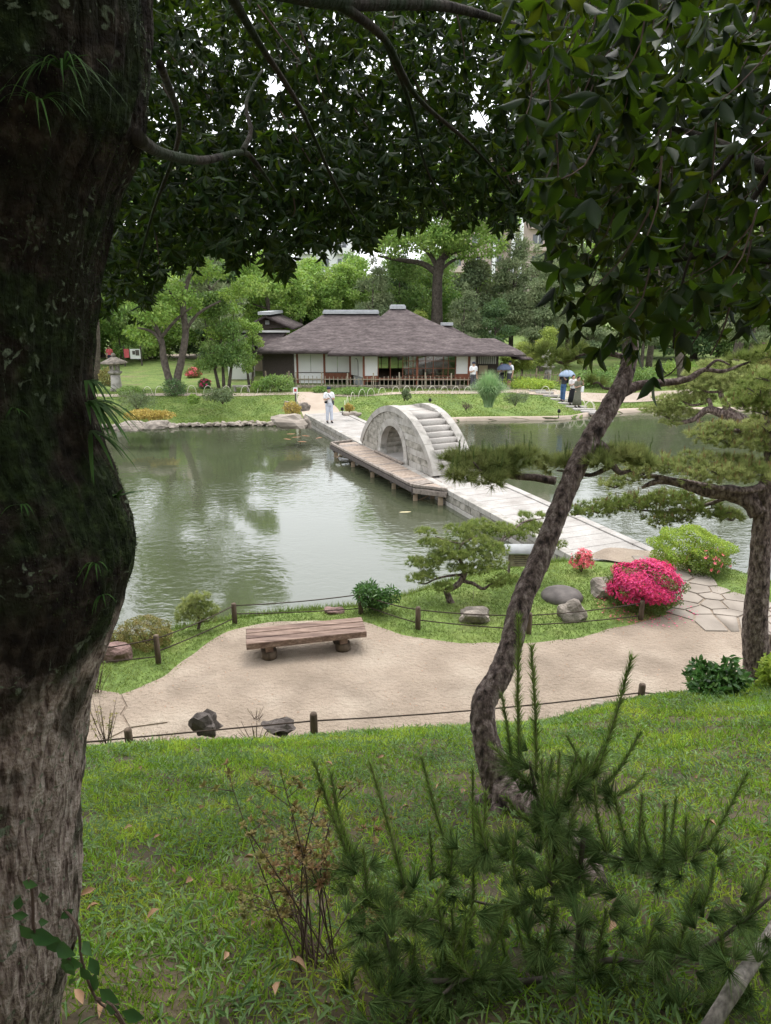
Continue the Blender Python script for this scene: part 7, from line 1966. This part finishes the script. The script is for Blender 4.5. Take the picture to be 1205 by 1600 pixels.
# --- weeds at the slope fence
def weed(u, v, w_, h, lb, z0=1.0, m=M_azr, n_=14, ls=.02, bare=False):
    f = G(u, v, z0); f.z = gz1(f.x, f.y); px = (f.y * .957 + 5.5 * .289) / 1110
    t = thing('straggly_plant', lb, 'plant', tuple(f)); gs = []; tips = []
    for i in range(n_):
        e = f + Vector((random.uniform(-1, 1) * w_ * px / 2, random.uniform(-.12, .12), h * px * random.uniform(.5, 1)))
        gs.append(tube_geo([f + Vector((random.uniform(-.06, .06), 0, -.03)), f.lerp(e, .5) + Vector((0, 0, -.02)), e], [.005, .004, .002], 4, 3))
        for j in range(4): tips.append(f.lerp(e, random.uniform(.5, 1)) + Vector((random.uniform(-.04, .04), random.uniform(-.04, .04), random.uniform(-.02, .03))))
    V, F = merge_geo(gs); put('stems', V, fixf(F), M_twig, t)
    C = np.array([tuple(p) for p in tips]); a_ = whorls(C, nrm(rdir(len(C)) * .5 + np.array([0, 0, 1.])), 3 if bare else 6, ls, .4, 0.)
    V, F = scatter(QUAD_V, QUAD_F, *a_); put('leaves', V, F, m, t)
weed(250, 1150, 80, 34, 'low reddish weeds growing along the slope fence near the jagged stump', n_=20)
weed(398, 1140, 60, 46, 'dry bare twiggy plant standing between the two dark stumps', bare=True, n_=18, ls=.014)
weed(165, 1165, 60, 95, 'tall thin yellowish weed against the mossy trunk at the path edge', n_=16, ls=.03)
weed(150, 1075, 40, 60, 'yellow green wisps of shrub peeping past the mossy trunk above the slab', z0=.8, m=M_azl, n_=16, ls=.03)
weed(400, 1120, 30, 20, 'small dry tuft on the gravel beside the low dark stump', z0=.75, bare=True, n_=8, ls=.01)
# --- broken branch lying bottom right
tube_o = tube('cut_branch', [D(1100, 1620, 1.7), D(1150, 1540, 1.75), D(1195, 1475, 1.85), D(1240, 1400, 2.0)], [.026, .025, .022, .018], M_bark_pale, None, 14, 6, .1, 12)
tag(tube_o, 'pale bare cut branch slanting up out of the sapling needles at the corner', 'branch')
# --- vine creeping up by the trunk foot
vn = thing('climbing_vine', 'thin vine with broad dark green leaves climbing at the foot of the mossy trunk', 'vine', tuple(D(150, 1600, 1.3)))
vs2 = [[(205, 1640, 1.25), (185, 1590, 1.25), (150, 1560, 1.22), (128, 1500, 1.2), (122, 1450, 1.2), (100, 1420, 1.22)], [(110, 1500, 1.15), (85, 1470, 1.12), (55, 1455, 1.1), (52, 1420, 1.1), (50, 1390, 1.1), (45, 1372, 1.1)], [(150, 1560, 1.22), (175, 1570, 1.2), (200, 1610, 1.2)]]
gs = [tube_geo([D(*p_) for p_ in pts], [.004] + [.003] * (len(pts) - 1), 6, 4) for pts in vs2]
V, F = merge_geo(gs); put('stem', V, fixf(F), M_twig, vn)
lv = []
for (u, v, Y, L) in ((35, 1378, 1.1, .03), (32, 1400, 1.1, .03), (65, 1390, 1.1, .03), (62, 1402, 1.1, .028), (45, 1430, 1.1, .028), (30, 1445, 1.1, .04), (45, 1455, 1.1, .055), (70, 1460, 1.12, .05), (85, 1475, 1.12, .05), (100, 1490, 1.15, .05), (95, 1500, 1.15, .045), (60, 1440, 1.1, .025), (130, 1470, 1.2, .04), (140, 1495, 1.2, .04), (125, 1510, 1.2, .04), (150, 1520, 1.22, .045), (170, 1525, 1.22, .035), (120, 1530, 1.2, .04), (155, 1545, 1.22, .05), (165, 1575, 1.22, .045), (190, 1580, 1.22, .05), (115, 1420, 1.22, .03)):
    p = D(u, v, Y); d = nrm(np.array([[random.uniform(-.6, 1), -.2, random.uniform(-1, .3)]]))
    lv.append((np.array([[p.x, p.y, p.z]]), d, nrm(np.array([[random.uniform(-.4, .4), -1., .6]])), np.array([L * 1.1]), np.array([L * .62])))
lm = mesh_np('leaf', LEAF_V, LEAF_F, mat('vine_leaf', (.035, .085, .025), (.07, .14, .035), 12, .35, island=.3, trans=.3))
for P, Dr, N, L, Wd in lv:
    y = nrm(Dr)[0]; s = nrm(np.cross(y, N[0])); n_ = np.cross(s, y); l, w_ = float(L[0]), float(Wd[0]); p = P[0]
    link('leaf', lm, vn, mat4=Matrix(((s[0] * w_, y[0] * l, n_[0] * l, p[0]), (s[1] * w_, y[1] * l, n_[1] * l, p[1]), (s[2] * w_, y[2] * l, n_[2] * l, p[2]), (0, 0, 0, 1))))
# --- fallen leaves on the slope
dl = mesh_np('fallen_leaf', LEAF_V * np.array([1, 1, 2.5]), LEAF_F, M_deadleaf)
pos = [(200, 1372), (150, 1388), (155, 1412), (207, 1290), (270, 1352), (165, 1455), (277, 1280), (320, 1260), (520, 1195), (222, 1196), (258, 1235), (330, 1430), (165, 1555), (430, 1555), (400, 1440), (452, 1500), (240, 1310), (980, 1300), (690, 1225), (780, 1248), (820, 1255), (1090, 1210), (960, 1440), (1000, 1480), (350, 1500), (290, 1380), (600, 1180), (1150, 1180), (1120, 1290), (720, 1240), (250, 1420), (130, 1570), (380, 1340), (640, 1260)]
for i, (u, v) in enumerate(pos):
    p = groundp(u, v, .055); l = random.uniform(.05, .085)
    R_ = Matrix.Rotation(random.uniform(0, 6.28), 4, 'Z') @ Matrix.Rotation(random.uniform(-.5, .5), 4, 'X') @ Matrix.Rotation(random.uniform(-.6, .6), 4, 'Y') @ Matrix.Diagonal((l * .42, l, l, 1))
    o = link('fallen_leaf', dl, None, mat4=Matrix.Translation(p) @ R_); tag(o, 'dry brown curled leaf fallen on the green slope under the trees', 'leaf', 'dead leaves scattered on the slope')

# --- litter on the gravel, petals under the azalea (nobody could count them)
n = 1500; x = rng.uniform(-5, 9, n); y = rng.uniform(8.3, 12.6, n); k = inpoly(x, y, PATHNP) & (clumpy(x, y, 1.4, .3) | (y > 11) & (rng.random(n) < .4)); x, y = x[k], y[k]; n = len(x)
V, F = scatter(QUAD_V, QUAD_F, np.stack([x, y, np.full(n, .712)], 1), rdir(n, -.05, .2), nrm(rdir(n) * .3 + np.array([0, 0, 1])), rng.uniform(.015, .045, n), .014)
tag(put('leaf_litter', V, F, M_deadleaf), kind='stuff')
n = 260; a = rng.uniform(0, 6.28, n); q = rng.uniform(.5, 1.1, n); cx0, cy0 = float(GP(1005, 948).x), float(GP(1005, 948).y)
x = cx0 + q * np.cos(a) * .85; y = cy0 - .1 + q * np.sin(a) * .8
V, F = scatter(QUAD_V, QUAD_F, np.stack([x, y, gz(x, y) + .03], 1), rdir(n, -.05, .2), nrm(rdir(n) * .3 + np.array([0, 0, 1])), .035, .025)
tag(put('fallen_petals', V, F, M_pink), kind='stuff')
